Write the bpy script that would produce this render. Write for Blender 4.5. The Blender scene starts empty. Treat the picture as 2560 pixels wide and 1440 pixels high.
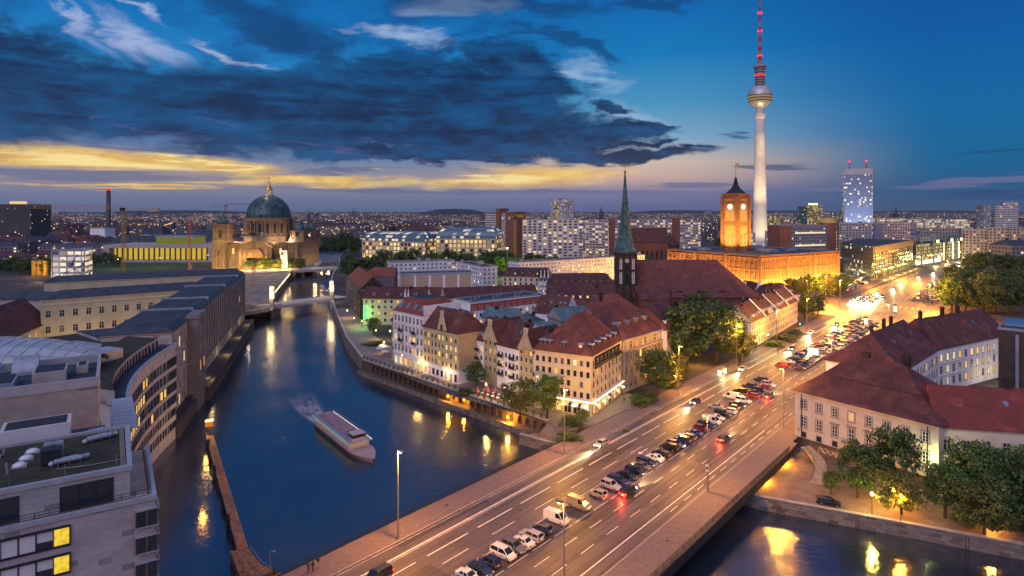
import bpy, bmesh, math, random
from mathutils import Vector, Matrix
from mathutils.geometry import tessellate_polygon
random.seed(7)
RAD = math.radians
S = bpy.context.scene
COL = S.collection
# ------------------------------------------------------------------ camera
FPX, HC, HY = 1540.0, 57.0, 527.0
cd = bpy.data.cameras.new('camera'); cam = bpy.data.objects.new('camera', cd); COL.objects.link(cam)
cam.location = (0, 0, HC); cam.rotation_euler = (RAD(90), 0, 0)
cd.sensor_width = 36.0; cd.lens = 36.0 * FPX / 2560.0
cd.shift_y = -(720 - HY) / 2560.0
cd.clip_start = 1.0; cd.clip_end = 60000.0
S.camera = cam
# ------------------------------------------------------------------ render look
S.view_settings.view_transform = 'Standard'
S.view_settings.look = 'None'
S.view_settings.exposure = 0.0
S.view_settings.gamma = 1.0
S.view_settings.use_curve_mapping = False
cy = S.cycles
cy.use_denoising = True
cy.max_bounces = 4; cy.diffuse_bounces = 2; cy.glossy_bounces = 3; cy.transmission_bounces = 2
cy.transparent_max_bounces = 8; cy.volume_bounces = 0
cy.caustics_reflective = False; cy.caustics_refractive = False
cy.sample_clamp_indirect = 4.0
cy.use_light_tree = True
# ------------------------------------------------------------------ small node language
def srgb(r, g, b, k=1.0):
 f = lambda c: (c / 255.0 / 12.92) if c <= 10.31 else ((c / 255.0 + 0.055) / 1.055) ** 2.4
 return (f(r) * k, f(g) * k, f(b) * k, 1.0)
class G:
 def __init__(s, nt):
  s.nt = nt; s.nt.nodes.clear()
 def n(s, t, **kw):
  x = s.nt.nodes.new(t)
  for k, v in kw.items(): setattr(x, k, v)
  return x
 def put(s, sock, v):
  if isinstance(v, bpy.types.NodeSocket): s.nt.links.new(v, sock)
  elif v is not None: sock.default_value = v
 def m(s, op, a, b=None, c=None, clamp=False):
  x = s.n('ShaderNodeMath', operation=op, use_clamp=clamp)
  for i, v in enumerate((a, b, c)):
   if v is not None: s.put(x.inputs[i], v)
  return x.outputs[0]
 def v(s, op, a, b=None):
  x = s.n('ShaderNodeVectorMath', operation=op)
  s.put(x.inputs[0], a)
  if b is not None: s.put(x.inputs[1], b)
  return x.outputs['Value'] if op in ('LENGTH', 'DOT_PRODUCT') else x.outputs[0]
 def xyz(s, a, b, c):
  x = s.n('ShaderNodeCombineXYZ')
  for i, v in enumerate((a, b, c)): s.put(x.inputs[i], v)
  return x.outputs[0]
 def sep(s, a):
  x = s.n('ShaderNodeSeparateXYZ'); s.put(x.inputs[0], a); return x.outputs
 def mix(s, f, a, b, blend='MIX'):
  x = s.n('ShaderNodeMix', data_type='RGBA', blend_type=blend, clamp_factor=True)
  s.put(x.inputs[0], f); s.put(x.inputs[6], a); s.put(x.inputs[7], b); return x.outputs[2]
 def ss(s, x, lo, hi, a=0.0, b=1.0):
  y = s.n('ShaderNodeMapRange', interpolation_type='SMOOTHSTEP', clamp=True)
  for i, v in enumerate((x, lo, hi, a, b)): s.put(y.inputs[i], v)
  return y.outputs[0]
 def lin(s, x, lo, hi, a=0.0, b=1.0):
  y = s.n('ShaderNodeMapRange', clamp=True)
  for i, v in enumerate((x, lo, hi, a, b)): s.put(y.inputs[i], v)
  return y.outputs[0]
 def noise(s, vec, scale, detail=4.0, rough=0.55, dist=0.0):
  x = s.n('ShaderNodeTexNoise'); s.put(x.inputs['Vector'], vec)
  x.inputs['Scale'].default_value = scale; x.inputs['Detail'].default_value = detail
  x.inputs['Roughness'].default_value = rough; x.inputs['Distortion'].default_value = dist
  return x.outputs
 def white(s, vec):
  x = s.n('ShaderNodeTexWhiteNoise', noise_dimensions='3D'); s.put(x.inputs['Vector'], vec); return x.outputs
 def ramp(s, f, stops, interp='LINEAR'):
  x = s.n('ShaderNodeValToRGB'); s.put(x.inputs[0], f); r = x.color_ramp; r.interpolation = interp
  while len(r.elements) < len(stops): r.elements.new(0.5)
  for e, (p, c) in zip(r.elements, stops): e.position = p; e.color = c
  return x.outputs[0]
# ------------------------------------------------------------------ the dusk sky
W = bpy.data.worlds.new('World'); S.world = W; W.use_nodes = True
g = G(W.node_tree)
gen = g.n('ShaderNodeTexCoord').outputs['Generated']
dx, dy, dz = g.sep(gen)
hyp = g.m('MAXIMUM', g.m('SQRT', g.m('ADD', g.m('MULTIPLY', dx, dx), g.m('MULTIPLY', dy, dy))), 0.001)
el = g.m('DIVIDE', dz, hyp)
az = g.m('ARCTAN2', dx, dy)
AE = g.xyz(az, el, 0.0)
def ae(px, py):
 a = math.atan((px - 1280) / 1540.0); return a, (527 - py) / 1540.0 * math.cos(a)
# sky noise fields: billows, and long streaks drawn out along the horizon
nb = g.noise(g.v('MULTIPLY', AE, (5.0, 12.5, 1.0)), 1.0, 7.0, 0.62, 0.6)
ns = g.noise(g.v('MULTIPLY', AE, (3.2, 46.0, 1.0)), 1.0, 6.0, 0.6, 0.8)
nf = g.noise(g.v('MULTIPLY', AE, (15.0, 36.0, 3.0)), 1.0, 7.0, 0.66, 0.4)
nbv = g.m('SUBTRACT', nb[0], 0.5); nsv = g.m('SUBTRACT', ns[0], 0.5); nfv = g.m('SUBTRACT', nf[0], 0.5)
warp = g.v('MULTIPLY', g.v('SUBTRACT', nb[1], (0.5, 0.5, 0.5)), (0.28, 0.085, 0.0))
AEW = g.v('ADD', AE, warp)
swarp = g.v('MULTIPLY', g.v('SUBTRACT', ns[1], (0.5, 0.5, 0.5)), (0.30, 0.035, 0.0))
AES = g.v('ADD', AE, swarp)
def blob(px, py, rx, ry, rot=0.0, vec=None):
 a, e = ae(px, py); ca = math.cos(a)
 mp = g.n('ShaderNodeMapping', vector_type='TEXTURE')
 g.put(mp.inputs['Vector'], vec if vec is not None else AEW)
 mp.inputs['Location'].default_value = (a, e, 0)
 mp.inputs['Rotation'].default_value = (0, 0, RAD(rot))
 mp.inputs['Scale'].default_value = (rx / 1540.0 * ca * ca, ry / 1540.0 * ca, 1)
 return g.m('SUBTRACT', 1.0, g.v('LENGTH', mp.outputs[0]))
def union(bs):
 r = bs[0]
 for b in bs[1:]: r = g.m('MAXIMUM', r, b)
 return r
t_el = g.m('MULTIPLY', el, 2.5)          # 0 at the horizon, 1 at about 22 degrees
left = g.ramp(t_el, [(0.0, srgb(86, 102, 138)), (0.05, srgb(106, 118, 150)), (0.12, srgb(150, 142, 150)), (0.20, srgb(104, 128, 164)),
     (0.30, srgb(40, 96, 158)), (0.45, srgb(36, 132, 192)), (0.68, srgb(6, 116, 188)), (1.0, srgb(4, 84, 158))])
midc = g.ramp(t_el, [(0.0, srgb(88, 96, 140)), (0.07, srgb(122, 120, 155)), (0.13, srgb(196, 166, 160)), (0.19, srgb(206, 186, 170)),
     (0.28, srgb(128, 166, 196)), (0.42, srgb(72, 146, 190)), (0.62, srgb(10, 120, 186)), (1.0, srgb(2, 84, 164))])
right = g.ramp(t_el, [(0.0, srgb(56, 80, 112)), (0.06, srgb(30, 84, 124)), (0.16, srgb(0, 98, 146)), (0.34, srgb(0, 102, 162)),
     (0.62, srgb(0, 88, 162)), (1.0, srgb(4, 70, 152))])
sky = g.mix(g.ss(az, -0.16, 0.14), left, midc)
sky = g.mix(g.ss(az, 0.22, 0.62), sky, right)
# veils of thin cloud over the upper left
upl = g.m('MULTIPLY', g.ss(az, 0.22, -0.02), g.ss(el, 0.10, 0.2))
sky = g.mix(g.m('MULTIPLY', upl, g.ss(g.m('ADD', nbv, g.m('MULTIPLY', nfv, 0.5)), -0.14, 0.2)), sky, srgb(2, 84, 148))
# afterglow: yellow breaks between low bands
yb = union([blob(140, 388, 660, 46, -2, AES), blob(560, 408, 220, 26, -6, AES), blob(760, 452, 420, 26, 0, AES), blob(1330, 442, 330, 36, 2, AES), blob(330, 466, 300, 9, 0, AES)])
sky = g.mix(g.m('MULTIPLY', g.ss(g.m('ADD', g.m('ADD', yb, g.m('MULTIPLY', nsv, 1.9)), g.m('MULTIPLY', nfv, 0.5)), 0.0, 0.75), 0.92), sky, g.mix(g.ss(nfv, -0.15, 0.15), srgb(226, 174, 84), srgb(246, 212, 120)))
hot = union([blob(260, 400, 420, 20, -4, AES), blob(560, 405, 140, 12, -14, AES), blob(1260, 448, 190, 14, 0, AES)])
sky = g.mix(g.m('MULTIPLY', g.ss(g.m('ADD', hot, g.m('MULTIPLY', nsv, 1.2)), 0.15, 0.7), 0.8), sky, srgb(255, 232, 160))
# low grey violet strips in front of the glow
gb = union([blob(200, 437, 560, 16, 0, AES), blob(880, 424, 170, 9, 4, AES), blob(420, 372, 260, 5, -3, AES), blob(1150, 478, 700, 8, 0, AES), blob(1700, 462, 160, 9, 0, AES), blob(1950, 478, 260, 10, 0, AES)])
sky = g.mix(g.m('MULTIPLY', g.ss(g.m('ADD', gb, g.m('MULTIPLY', nsv, 0.9)), 0.05, 0.45), 0.75), sky, srgb(96, 106, 144))
# pink bands low on the right
pk = union([blob(2500, 452, 330, 18, 4, AES), blob(2080, 472, 130, 8, 0, AES), blob(1620, 485, 200, 9, 0, AES)])
sky = g.mix(g.m('MULTIPLY', g.ss(g.m('ADD', pk, g.m('MULTIPLY', nsv, 0.9)), 0.05, 0.6), 0.65), sky, srgb(112, 110, 152))
dk = union([blob(2420, 372, 190, 11, 3, AES), blob(1990, 415, 110, 7, 2, AES), blob(1840, 341, 36, 9, 0, AES), blob(2500, 490, 300, 12, 0, AES)])
sky = g.mix(g.m('MULTIPLY', g.ss(g.m('ADD', dk, g.m('MULTIPLY', nsv, 0.8)), 0.05, 0.6), 0.65), sky, srgb(12, 62, 112))
# bright torn edges along the top of the bank
wb = union([blob(150, 40, 230, 34, -30), blob(320, 85, 260, 44, -24), blob(560, 130, 240, 14, -14), blob(1010, 76, 170, 26, -6), blob(330, 20, 130, 16, -20), blob(1180, 20, 190, 34, 0), blob(1330, 160, 80, 16, -20), blob(1480, 180, 120, 50, -35), blob(1560, 300, 200, 60, -20), blob(1460, 352, 190, 22, -4), blob(1450, 404, 120, 9, 0)])
sky = g.mix(g.m('MULTIPLY', g.ss(g.m('ADD', g.m('ADD', wb, g.m('MULTIPLY', nbv, 1.2)), g.m('MULTIPLY', nfv, 1.3)), 0.1, 1.0), 0.85), sky, g.mix(g.ss(az, -0.5, 0.15), srgb(168, 182, 222), srgb(150, 182, 214)))
# the big dark cloud bank
bk = union([blob(-60, 200, 600, 168, -6), blob(420, 262, 660, 118, -4), blob(760, 280, 580, 126, -3), blob(1130, 272, 400, 158, -8), blob(1330, 335, 330, 88, -5), blob(1290, 170, 210, 70, -20),
   blob(1500, 318, 210, 26, -3), blob(1640, 320, 60, 12, 2), blob(1560, 392, 230, 24, 3), blob(1560, 362, 120, 9, 4), blob(1700, 376, 70, 7, 4), blob(1510, 270, 90, 20, -10), blob(1060, 396, 360, 26, -2)])
bkd = g.m('ADD', g.m('ADD', bk, g.m('MULTIPLY', nbv, 0.6)), g.m('MULTIPLY', nfv, 1.05))
bcol = g.mix(g.ss(g.m('ADD', g.m('ADD', nbv, g.m('MULTIPLY', nsv, 0.8)), g.m('MULTIPLY', nfv, 1.0)), -0.24, 0.3), srgb(2, 32, 74), srgb(4, 80, 134))
sky = g.mix(g.m('MULTIPLY', g.ss(bkd, -0.04, 0.36), 0.96), sky, bcol)
ub = union([blob(1250, 15, 380, 40, -4), blob(700, 60, 330, 60, -14), blob(1640, 6, 170, 26, -3), blob(1420, 110, 190, 26, -14)])
sky = g.mix(g.m('MULTIPLY', g.ss(g.m('ADD', g.m('ADD', ub, g.m('MULTIPLY', nbv, 0.8)), g.m('MULTIPLY', nfv, 1.0)), 0.05, 0.6), 0.7), sky, srgb(4, 60, 112))
pr = union([blob(260, 292, 46, 5, 0), blob(620, 316, 60, 6, -6), blob(360, 328, 110, 4, -5), blob(850, 372, 260, 5, -8, AES)])
sky = g.mix(g.m('MULTIPLY', g.ss(g.m('ADD', pr, g.m('MULTIPLY', nfv, 0.8)), 0.1, 0.6), 0.4), sky, srgb(92, 84, 146))
# bright mauve sky behind the viewer and overhead, added to light the scene
back = g.m('MULTIPLY', g.ss(dy, 0.15, -0.5), g.ss(el, -0.02, 0.25))
SKY_BACK = 1.0
sky = g.mix(back, sky, srgb(206, 188, 220, 1.0))
sky = g.mix(g.ss(dz, 0.45, 0.85), sky, srgb(150, 160, 214, 0.9))
sky = g.mix(g.ss(el, 0.0, -0.02), sky, srgb(40, 42, 66))
# a faint physical twilight component under the cloud colours
nish = g.n('ShaderNodeTexSky', sky_type='NISHITA', sun_disc=False)
nish.sun_elevation = RAD(-2.0); nish.sun_rotation = RAD(-35.0)
sky = g.mix(1.0, sky, g.mix(1.0, nish.outputs[0], (0.02, 0.02, 0.02, 1), 'MULTIPLY'), 'ADD')
bg = g.n('ShaderNodeBackground'); g.put(bg.inputs[0], sky); bg.inputs[1].default_value = 1.0
wo = g.n('ShaderNodeOutputWorld'); W.node_tree.links.new(bg.outputs[0], wo.inputs[0])
W.cycles.sampling_method = 'MANUAL'; W.cycles.sample_map_resolution = 512
# ------------------------------------------------------------------ wide soft fill lamp added from behind the viewer
sl = bpy.data.lights.new('fill_sun', 'SUN'); fill_sun = bpy.data.objects.new('fill_sun', sl); COL.objects.link(fill_sun)
sl.energy = 1.1; sl.angle = RAD(50); sl.color = (0.90, 0.82, 0.98)
fill_sun.rotation_euler = (RAD(48), 0, RAD(-28))
# ------------------------------------------------------------------ places
def P(px, py, z=0.0):
 """a surveyed point of the photograph brought down to height z"""
 Y = (HC - z) * FPX / (py - HY); return Vector(((px - 1280) * Y / FPX, Y, z))
def PD(px, py, Y): return Vector(((px - 1280) * Y / FPX, Y, HC - (py - HY) * Y / FPX))
RO = Vector((-19.3, 106.3, 0)); RD = Vector((0.652, 0.758, 0)); RN = Vector((0.758, -0.652, 0))
RANG = math.atan2(0.758, 0.652)
def ST(s, t, z=0.0):
 """along and across the avenue"""
 v = RO + RD * s + RN * t; v.z = z; return v
def st_of(v): d = Vector((v.x, v.y, 0)) - RO; return d.dot(RD), d.dot(RN)
# ------------------------------------------------------------------ mesh builder
class MB:
 def __init__(s): s.v = []; s.f = []; s.mi = []; s.uv = []
 def face(s, pts, m=0, uv=None):
  i = len(s.v); s.v += [tuple(p) for p in pts]; s.f.append(tuple(range(i, i + len(pts)))); s.mi.append(m); s.uv.append(uv)
 def hexa(s, p, m=0):
  i = len(s.v); s.v += [tuple(q) for q in p]
  for a in ((3, 2, 1, 0), (4, 5, 6, 7), (0, 1, 5, 4), (1, 2, 6, 5), (2, 3, 7, 6), (3, 0, 4, 7)):
   s.f.append(tuple(i + k for k in a)); s.mi.append(m); s.uv.append(None)
 def box(s, x0, y0, z0, x1, y1, z1, m=0):
  s.hexa([(x0, y0, z0), (x1, y0, z0), (x1, y1, z0), (x0, y1, z0), (x0, y0, z1), (x1, y0, z1), (x1, y1, z1), (x0, y1, z1)], m)
 def fbox(s, fr, u0, v0, z0, u1, v1, z1, m=0):
  """box in a frame fr(u, v, z) -> point"""
  s.hexa([fr(u0, v0, z0), fr(u1, v0, z0), fr(u1, v1, z0), fr(u0, v1, z0), fr(u0, v0, z1), fr(u1, v0, z1), fr(u1, v1, z1), fr(u0, v1, z1)], m)
 def bar(s, a, b, w, h=None, m=0):
  """square bar from a to b"""
  a = Vector(a); b = Vector(b); d = (b - a).normalized(); h = h or w
  x = d.cross(Vector((0, 0, 1)));
  if x.length < 1e-3: x = Vector((1, 0, 0))
  x.normalize(); y = x.cross(d).normalized(); x *= w / 2; y *= h / 2
  s.hexa([a - x - y, a + x - y, a + x + y, a - x + y, b - x - y, b + x - y, b + x + y, b - x + y], m)
 def tube(s, a, b, r0, r1=None, n=8, m=0, caps=True):
  a = Vector(a); b = Vector(b); r1 = r0 if r1 is None else r1
  d = (b - a).normalized(); x = d.orthogonal().normalized(); y = d.cross(x)
  i = len(s.v)
  for c, r in ((a, r0), (b, r1)):
   for k in range(n):
    t = 2 * math.pi * k / n; s.v.append(tuple(c + x * (r * math.cos(t)) + y * (r * math.sin(t))))
  for k in range(n):
   l = (k + 1) % n; s.f.append((i + k, i + l, i + n + l, i + n + k)); s.mi.append(m); s.uv.append(None)
  if caps:
   s.f.append(tuple(i + k for k in reversed(range(n)))); s.mi.append(m); s.uv.append(None)
   s.f.append(tuple(i + n + k for k in range(n))); s.mi.append(m); s.uv.append(None)
 def path(s, pts, r, n=6, m=0):
  for a, b in zip(pts, pts[1:]): s.tube(a, b, r, r, n, m)
 def lathe(s, prof, c=(0, 0, 0), n=24, m=0, mf=None):
  i = len(s.v)
  for r, z in prof:
   for k in range(n):
    t = 2 * math.pi * (k + .5) / n; s.v.append((c[0] + r * math.cos(t), c[1] + r * math.sin(t), c[2] + z))
  for j in range(len(prof) - 1):
   for k in range(n):
    l = (k + 1) % n
    s.f.append((i + j * n + k, i + j * n + l, i + (j + 1) * n + l, i + (j + 1) * n + k)); s.mi.append(mf(j, k) if mf else m); s.uv.append(None)
  s.f.append(tuple(i + (len(prof) - 1) * n + k for k in range(n))); s.mi.append(m); s.uv.append(None)
  s.f.append(tuple(i + k for k in reversed(range(n)))); s.mi.append(m); s.uv.append(None)
 def prism(s, poly, z0, z1, m=0, mtop=None, u0=0.0):
  """vertical walls over a counter-clockwise footprint, uv in metres, with top and bottom"""
  n = len(poly); u = u0
  for k in range(n):
   a = poly[k]; b = poly[(k + 1) % n]; L = math.hypot(b[0] - a[0], b[1] - a[1])
   s.face([(a[0], a[1], z0), (b[0], b[1], z0), (b[0], b[1], z1), (a[0], a[1], z1)], m, [(u, 0), (u + L, 0), (u + L, z1 - z0), (u, z1 - z0)])
   u += math.ceil(L / 6.0) * 6.0
  s.flat(poly, z1, m if mtop is None else mtop)
  s.flat(poly, z0, m if mtop is None else mtop, True)
 def flat(s, poly, z, m=0, down=False):
  vs = [Vector((p[0], p[1], 0)) for p in poly]
  i = len(s.v); s.v += [(p[0], p[1], z) for p in poly]
  for t in tessellate_polygon([vs]):
   a, b, c = t
   if ((vs[b] - vs[a]).cross(vs[c] - vs[a])).z < 0: a, c = c, a
   if down: a, c = c, a
   s.f.append((i + a, i + b, i + c)); s.mi.append(m); s.uv.append(None)
 def mesh(s, name, mats, org=(0, 0, 0), smooth=False):
  me = bpy.data.meshes.new(name)
  o = Vector(org)
  me.from_pydata([tuple(Vector(p) - o) for p in s.v], [], s.f)
  for m_ in (mats if isinstance(mats, (list, tuple)) else [mats]): me.materials.append(m_)
  me.polygons.foreach_set('material_index', s.mi)
  if any(u is not None for u in s.uv):
   ul = me.uv_layers.new(name='uv'); k = 0; flat = []
   for f, u in zip(s.f, s.uv):
    for j in range(len(f)):
     flat += (u[j] if u is not None else (0.0, 0.0))
   ul.data.foreach_set('uv', flat)
  if smooth: me.polygons.foreach_set('use_smooth', [True] * len(me.polygons))
  me.update()
  return me
 def build(s, name, mats, parent=None, org=None, smooth=False):
  o_ = org if org is not None else (parent.location if parent is not None else (0, 0, 0))
  if parent is not None and parent.parent is not None and org is None: o_ = parent.parent.location + parent.location
  ob = bpy.data.objects.new(name, s.mesh(name, mats, o_, smooth)); COL.objects.link(ob)
  if parent is not None: ob.parent = parent
  elif org is not None: ob.location = org
  return ob
def tag(o, label, cat, group=None):
 o['label'] = label; o['category'] = cat
 if group: o['group'] = group
 return o
def thing(name, label, cat, loc=(0, 0, 0), rz=0.0, group=None):
 o = bpy.data.objects.new(name, None); COL.objects.link(o); o.empty_display_size = 0.5
 o.location = loc; o.rotation_euler = (0, 0, rz); return tag(o, label, cat, group)
def inst(name, me, parent, loc=(0, 0, 0), rz=0.0, scale=None):
 o = bpy.data.objects.new(name, me); COL.objects.link(o); o.parent = parent; o.location = loc; o.rotation_euler = (0, 0, rz)
 if scale: o.scale = scale
 return o
def struct(o): o['kind'] = 'structure'; return o
def stuff(o, label=None):
 o['kind'] = 'stuff'
 if label: o['label'] = label
 return o
KIDS = {}
def copy_tree(o, parent=None):
 if not KIDS.get('n') == len(COL.objects):
  pass
 c = o.copy(); COL.objects.link(c)
 if parent is not None: c.parent = parent
 for ch in CH.get(o.name, []): copy_tree(ch, c)
 return c
CH = {}
def remember(root):
 """note the children of a finished thing so that it can be copied"""
 def rec(o):
  CH[o.name] = [c for c in BYP.get(o.name, [])]
  for c in CH[o.name]: rec(c)
 BYP = {}
 for o in COL.objects:
  if o.parent is not None: BYP.setdefault(o.parent.name, []).append(o)
 rec(root)
# ------------------------------------------------------------------ materials
MATS = {}
def pbr(name, col, rough=0.7, var=0.25, scale=0.6, metal=0.0, spec=0.35, bump=0.0, bscale=None, col2=None, coat=0.0):
 """plain surface whose colour wanders a little"""
 if name in MATS: return MATS[name]
 m = bpy.data.materials.new(name); m.use_nodes = True; g = G(m.node_tree)
 b = g.n('ShaderNodeBsdfPrincipled'); o = g.n('ShaderNodeOutputMaterial'); g.nt.links.new(b.outputs[0], o.inputs[0])
 tc = g.n('ShaderNodeTexCoord').outputs['Object']
 if var > 0:
  nz = g.noise(tc, scale, 5.0, 0.6)
  c2 = col2 or tuple(c * (1 - var) for c in col[:3])
  hi = tuple(min(1, c * (1 + var * .6)) for c in col[:3]) if not col2 else col[:3]
  c = g.mix(g.ss(nz[0], 0.3, 0.7), (*c2, 1), (*hi, 1))
  g.put(b.inputs['Base Color'], c)
 else: b.inputs['Base Color'].default_value = (*col[:3], 1)
 b.inputs['Roughness'].default_value = rough; b.inputs['Metallic'].default_value = metal
 b.inputs['Specular IOR Level'].default_value = spec
 if coat: b.inputs['Coat Weight'].default_value = coat; b.inputs['Coat Roughness'].default_value = 0.08
 if bump > 0:
  bp = g.n('ShaderNodeBump'); bp.inputs['Strength'].default_value = bump; bp.inputs['Distance'].default_value = 0.1
  g.put(bp.inputs['Height'], g.noise(tc, bscale or 4.0, 4.0)[0]); g.put(b.inputs['Normal'], bp.outputs[0])
 MATS[name] = m; return m
def glow(name, col, strength, var=0.0, sample=False):
 """something that gives off light: a lamp, a lit window, a screen"""
 if name in MATS: return MATS[name]
 m = bpy.data.materials.new(name); m.use_nodes = True; g = G(m.node_tree)
 e = g.n('ShaderNodeEmission'); o = g.n('ShaderNodeOutputMaterial'); g.nt.links.new(e.outputs[0], o.inputs[0])
 e.inputs[0].default_value = (*col[:3], 1)
 if var > 0:
  r = g.n('ShaderNodeObjectInfo').outputs['Random']
  nz = g.noise(g.n('ShaderNodeTexCoord').outputs['Object'], 1.7, 2.0)[0]
  g.put(e.inputs[1], g.m('MULTIPLY', g.m('MULTIPLY_ADD', r, var * strength, strength * (1 - var * .6)), g.ss(nz, 0.2, 0.6, 0.55, 1.15)))
 else: e.inputs[1].default_value = strength
 if not sample: m.cycles.emission_sampling = 'NONE'
 MATS[name] = m; return m
def tiles(name, col, col2, course=0.34, rough=0.75):
 """clay tile roof: courses, weathered patches, single odd tiles"""
 if name in MATS: return MATS[name]
 m = bpy.data.materials.new(name); m.use_nodes = True; g = G(m.node_tree)
 b = g.n('ShaderNodeBsdfPrincipled'); o = g.n('ShaderNodeOutputMaterial'); g.nt.links.new(b.outputs[0], o.inputs[0])
 tc = g.n('ShaderNodeTexCoord').outputs['Object']; x, y, z = g.sep(tc)
 rowv = g.m('MULTIPLY', z, 1 / course)
 fr = g.m('FRACT', rowv)
 cell = g.white(g.xyz(g.m('FLOOR', g.m('MULTIPLY', g.m('ADD', x, y), 2.4)), g.m('FLOOR', g.m('MULTIPLY', g.m('SUBTRACT', x, y), 2.4)), g.m('FLOOR', rowv)))
 nz = g.noise(tc, 0.3, 7.0, 0.72)[0]
 c = g.mix(g.ss(nz, 0.36, 0.64), (*col2, 1), (*col, 1))
 c = g.mix(g.m('MULTIPLY', g.ss(cell[0], 0.55, 1.0), 0.45), c, tuple(k * .55 for k in col) + (1,))
 c = g.mix(g.m('MULTIPLY', g.ss(fr, 0.16, 0.0), 0.45), c, tuple(k * .35 for k in col) + (1,))
 big = g.white(g.xyz(g.m('FLOOR', g.m('MULTIPLY', g.m('ADD', x, y), .3)), g.m('FLOOR', g.m('MULTIPLY', g.m('SUBTRACT', x, y), .3)), g.m('FLOOR', g.m('MULTIPLY', z, .7))))
 c = g.mix(g.m('MULTIPLY', g.m('GREATER_THAN', big[0], .93), .4), c, tuple(min(1, k * 1.5) for k in col) + (1,))
 g.put(b.inputs['Base Color'], c); b.inputs['Roughness'].default_value = rough; b.inputs['Specular IOR Level'].default_value = 0.3
 bp = g.n('ShaderNodeBump'); bp.inputs['Strength'].default_value = 0.5; bp.inputs['Distance'].default_value = 0.06
 g.put(bp.inputs['Height'], fr); g.put(b.inputs['Normal'], bp.outputs[0])
 MATS[name] = m; return m
def blocks(name, col, bw, bh, rough=0.7, var=0.25, gap=0.02, odd=0.1, uv=True):
 """ashlar or slab cladding laid in courses (uv in metres)"""
 if name in MATS: return MATS[name]
 m = bpy.data.materials.new(name); m.use_nodes = True; g = G(m.node_tree)
 b = g.n('ShaderNodeBsdfPrincipled'); o = g.n('ShaderNodeOutputMaterial'); g.nt.links.new(b.outputs[0], o.inputs[0])
 t = g.n('ShaderNodeTexCoord'); u, v, _ = g.sep(t.outputs['UV'])
 rw = g.m('MULTIPLY', v, 1 / bh); r = g.m('FLOOR', rw)
 cu = g.m('ADD', g.m('MULTIPLY', u, 1 / bw), g.m('MULTIPLY', g.white(g.xyz(0.0, 0.0, r))[0], 0.9)); cl = g.m('FLOOR', cu)
 w = g.white(g.xyz(cl, r, 3.0))
 nz = g.noise(t.outputs['Object'], 0.5, 5.0, 0.6)[0]
 k = g.m('MULTIPLY', g.m('MULTIPLY_ADD', w[0], var, 1 - var * .5), g.ss(nz, 0.2, 0.8, 0.8, 1.12))
 k = g.m('MULTIPLY', k, g.m('SUBTRACT', 1.0, g.m('MULTIPLY', g.m('GREATER_THAN', g.sep(w[1])[1], 1 - odd), 0.4)))
 e1 = g.m('LESS_THAN', g.m('FRACT', cu), gap / bw); e2 = g.m('LESS_THAN', g.m('FRACT', rw), gap / bh)
 k = g.m('MULTIPLY', k, g.m('SUBTRACT', 1.0, g.m('MULTIPLY', g.m('MAXIMUM', e1, e2), 0.55)))
 c = g.mix(1.0, (*col, 1), g.xyz(k, k, k), 'MULTIPLY')
 g.put(b.inputs['Base Color'], c); b.inputs['Roughness'].default_value = rough; b.inputs['Specular IOR Level'].default_value = 0.3
 MATS[name] = m; return m
def facade(name, wall, cw, fh, ww, wh, lit=0.25, lc=(1.0, 0.62, 0.25), st=1.0, glass=(0.03, 0.04, 0.06), band=None, rough=0.7, top=0.0, lc2=None):
 """far facade: storeys and window bays laid out in metres, some rooms lit"""
 if name in MATS: return MATS[name]
 m = bpy.data.materials.new(name); m.use_nodes = True; g = G(m.node_tree)
 b = g.n('ShaderNodeBsdfPrincipled'); o = g.n('ShaderNodeOutputMaterial'); g.nt.links.new(b.outputs[0], o.inputs[0])
 t = g.n('ShaderNodeTexCoord'); u, v, _ = g.sep(t.outputs['UV'])
 cu = g.m('MULTIPLY', u, 1 / cw); cv = g.m('MULTIPLY', v, 1 / fh)
 mu = g.m('LESS_THAN', g.m('ABSOLUTE', g.m('SUBTRACT', g.m('FRACT', cu), 0.5)), ww / 2)
 mv = g.m('LESS_THAN', g.m('ABSOLUTE', g.m('SUBTRACT', g.m('FRACT', cv), 0.5)), wh / 2)
 msk = g.m('MULTIPLY', g.m('MULTIPLY', mu, mv), g.m('GREATER_THAN', v, 0.01))
 rnd = g.n('ShaderNodeObjectInfo').outputs['Random']
 w = g.white(g.xyz(g.m('FLOOR', cu), g.m('FLOOR', cv), g.m('MULTIPLY', rnd, 97.0)))
 wv = g.sep(w[1])
 on = g.m('MULTIPLY', msk, g.m('LESS_THAN', w[0], lit))
 geo = g.noise(t.outputs['Object'], 0.15, 4.0, 0.6)[0]
 wk = g.ss(geo, 0.25, 0.75, 0.78, 1.1)
 wc = g.mix(1.0, (*wall, 1), g.xyz(wk, wk, wk), 'MULTIPLY')
 if band: wc = g.mix(g.m('LESS_THAN', g.m('FRACT', cv), 0.16), wc, (*band, 1))
 c = g.mix(msk, wc, (*glass, 1))
 g.put(b.inputs['Base Color'], c); g.put(b.inputs['Roughness'], g.m('MULTIPLY_ADD', msk, 0.15 - rough, rough))
 lcol = g.mix(wv[2], (*lc, 1), (*(lc2 or (1.0, 0.8, 0.5)), 1))
 g.put(b.inputs['Emission Color'], lcol)
 g.put(b.inputs['Emission Strength'], g.m('MULTIPLY', on, g.m('MULTIPLY_ADD', wv[1], st, st * 0.25)))
 b.inputs['Specular IOR Level'].default_value = 0.4
 m.cycles.emission_sampling = 'NONE'
 MATS[name] = m; return m
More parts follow.
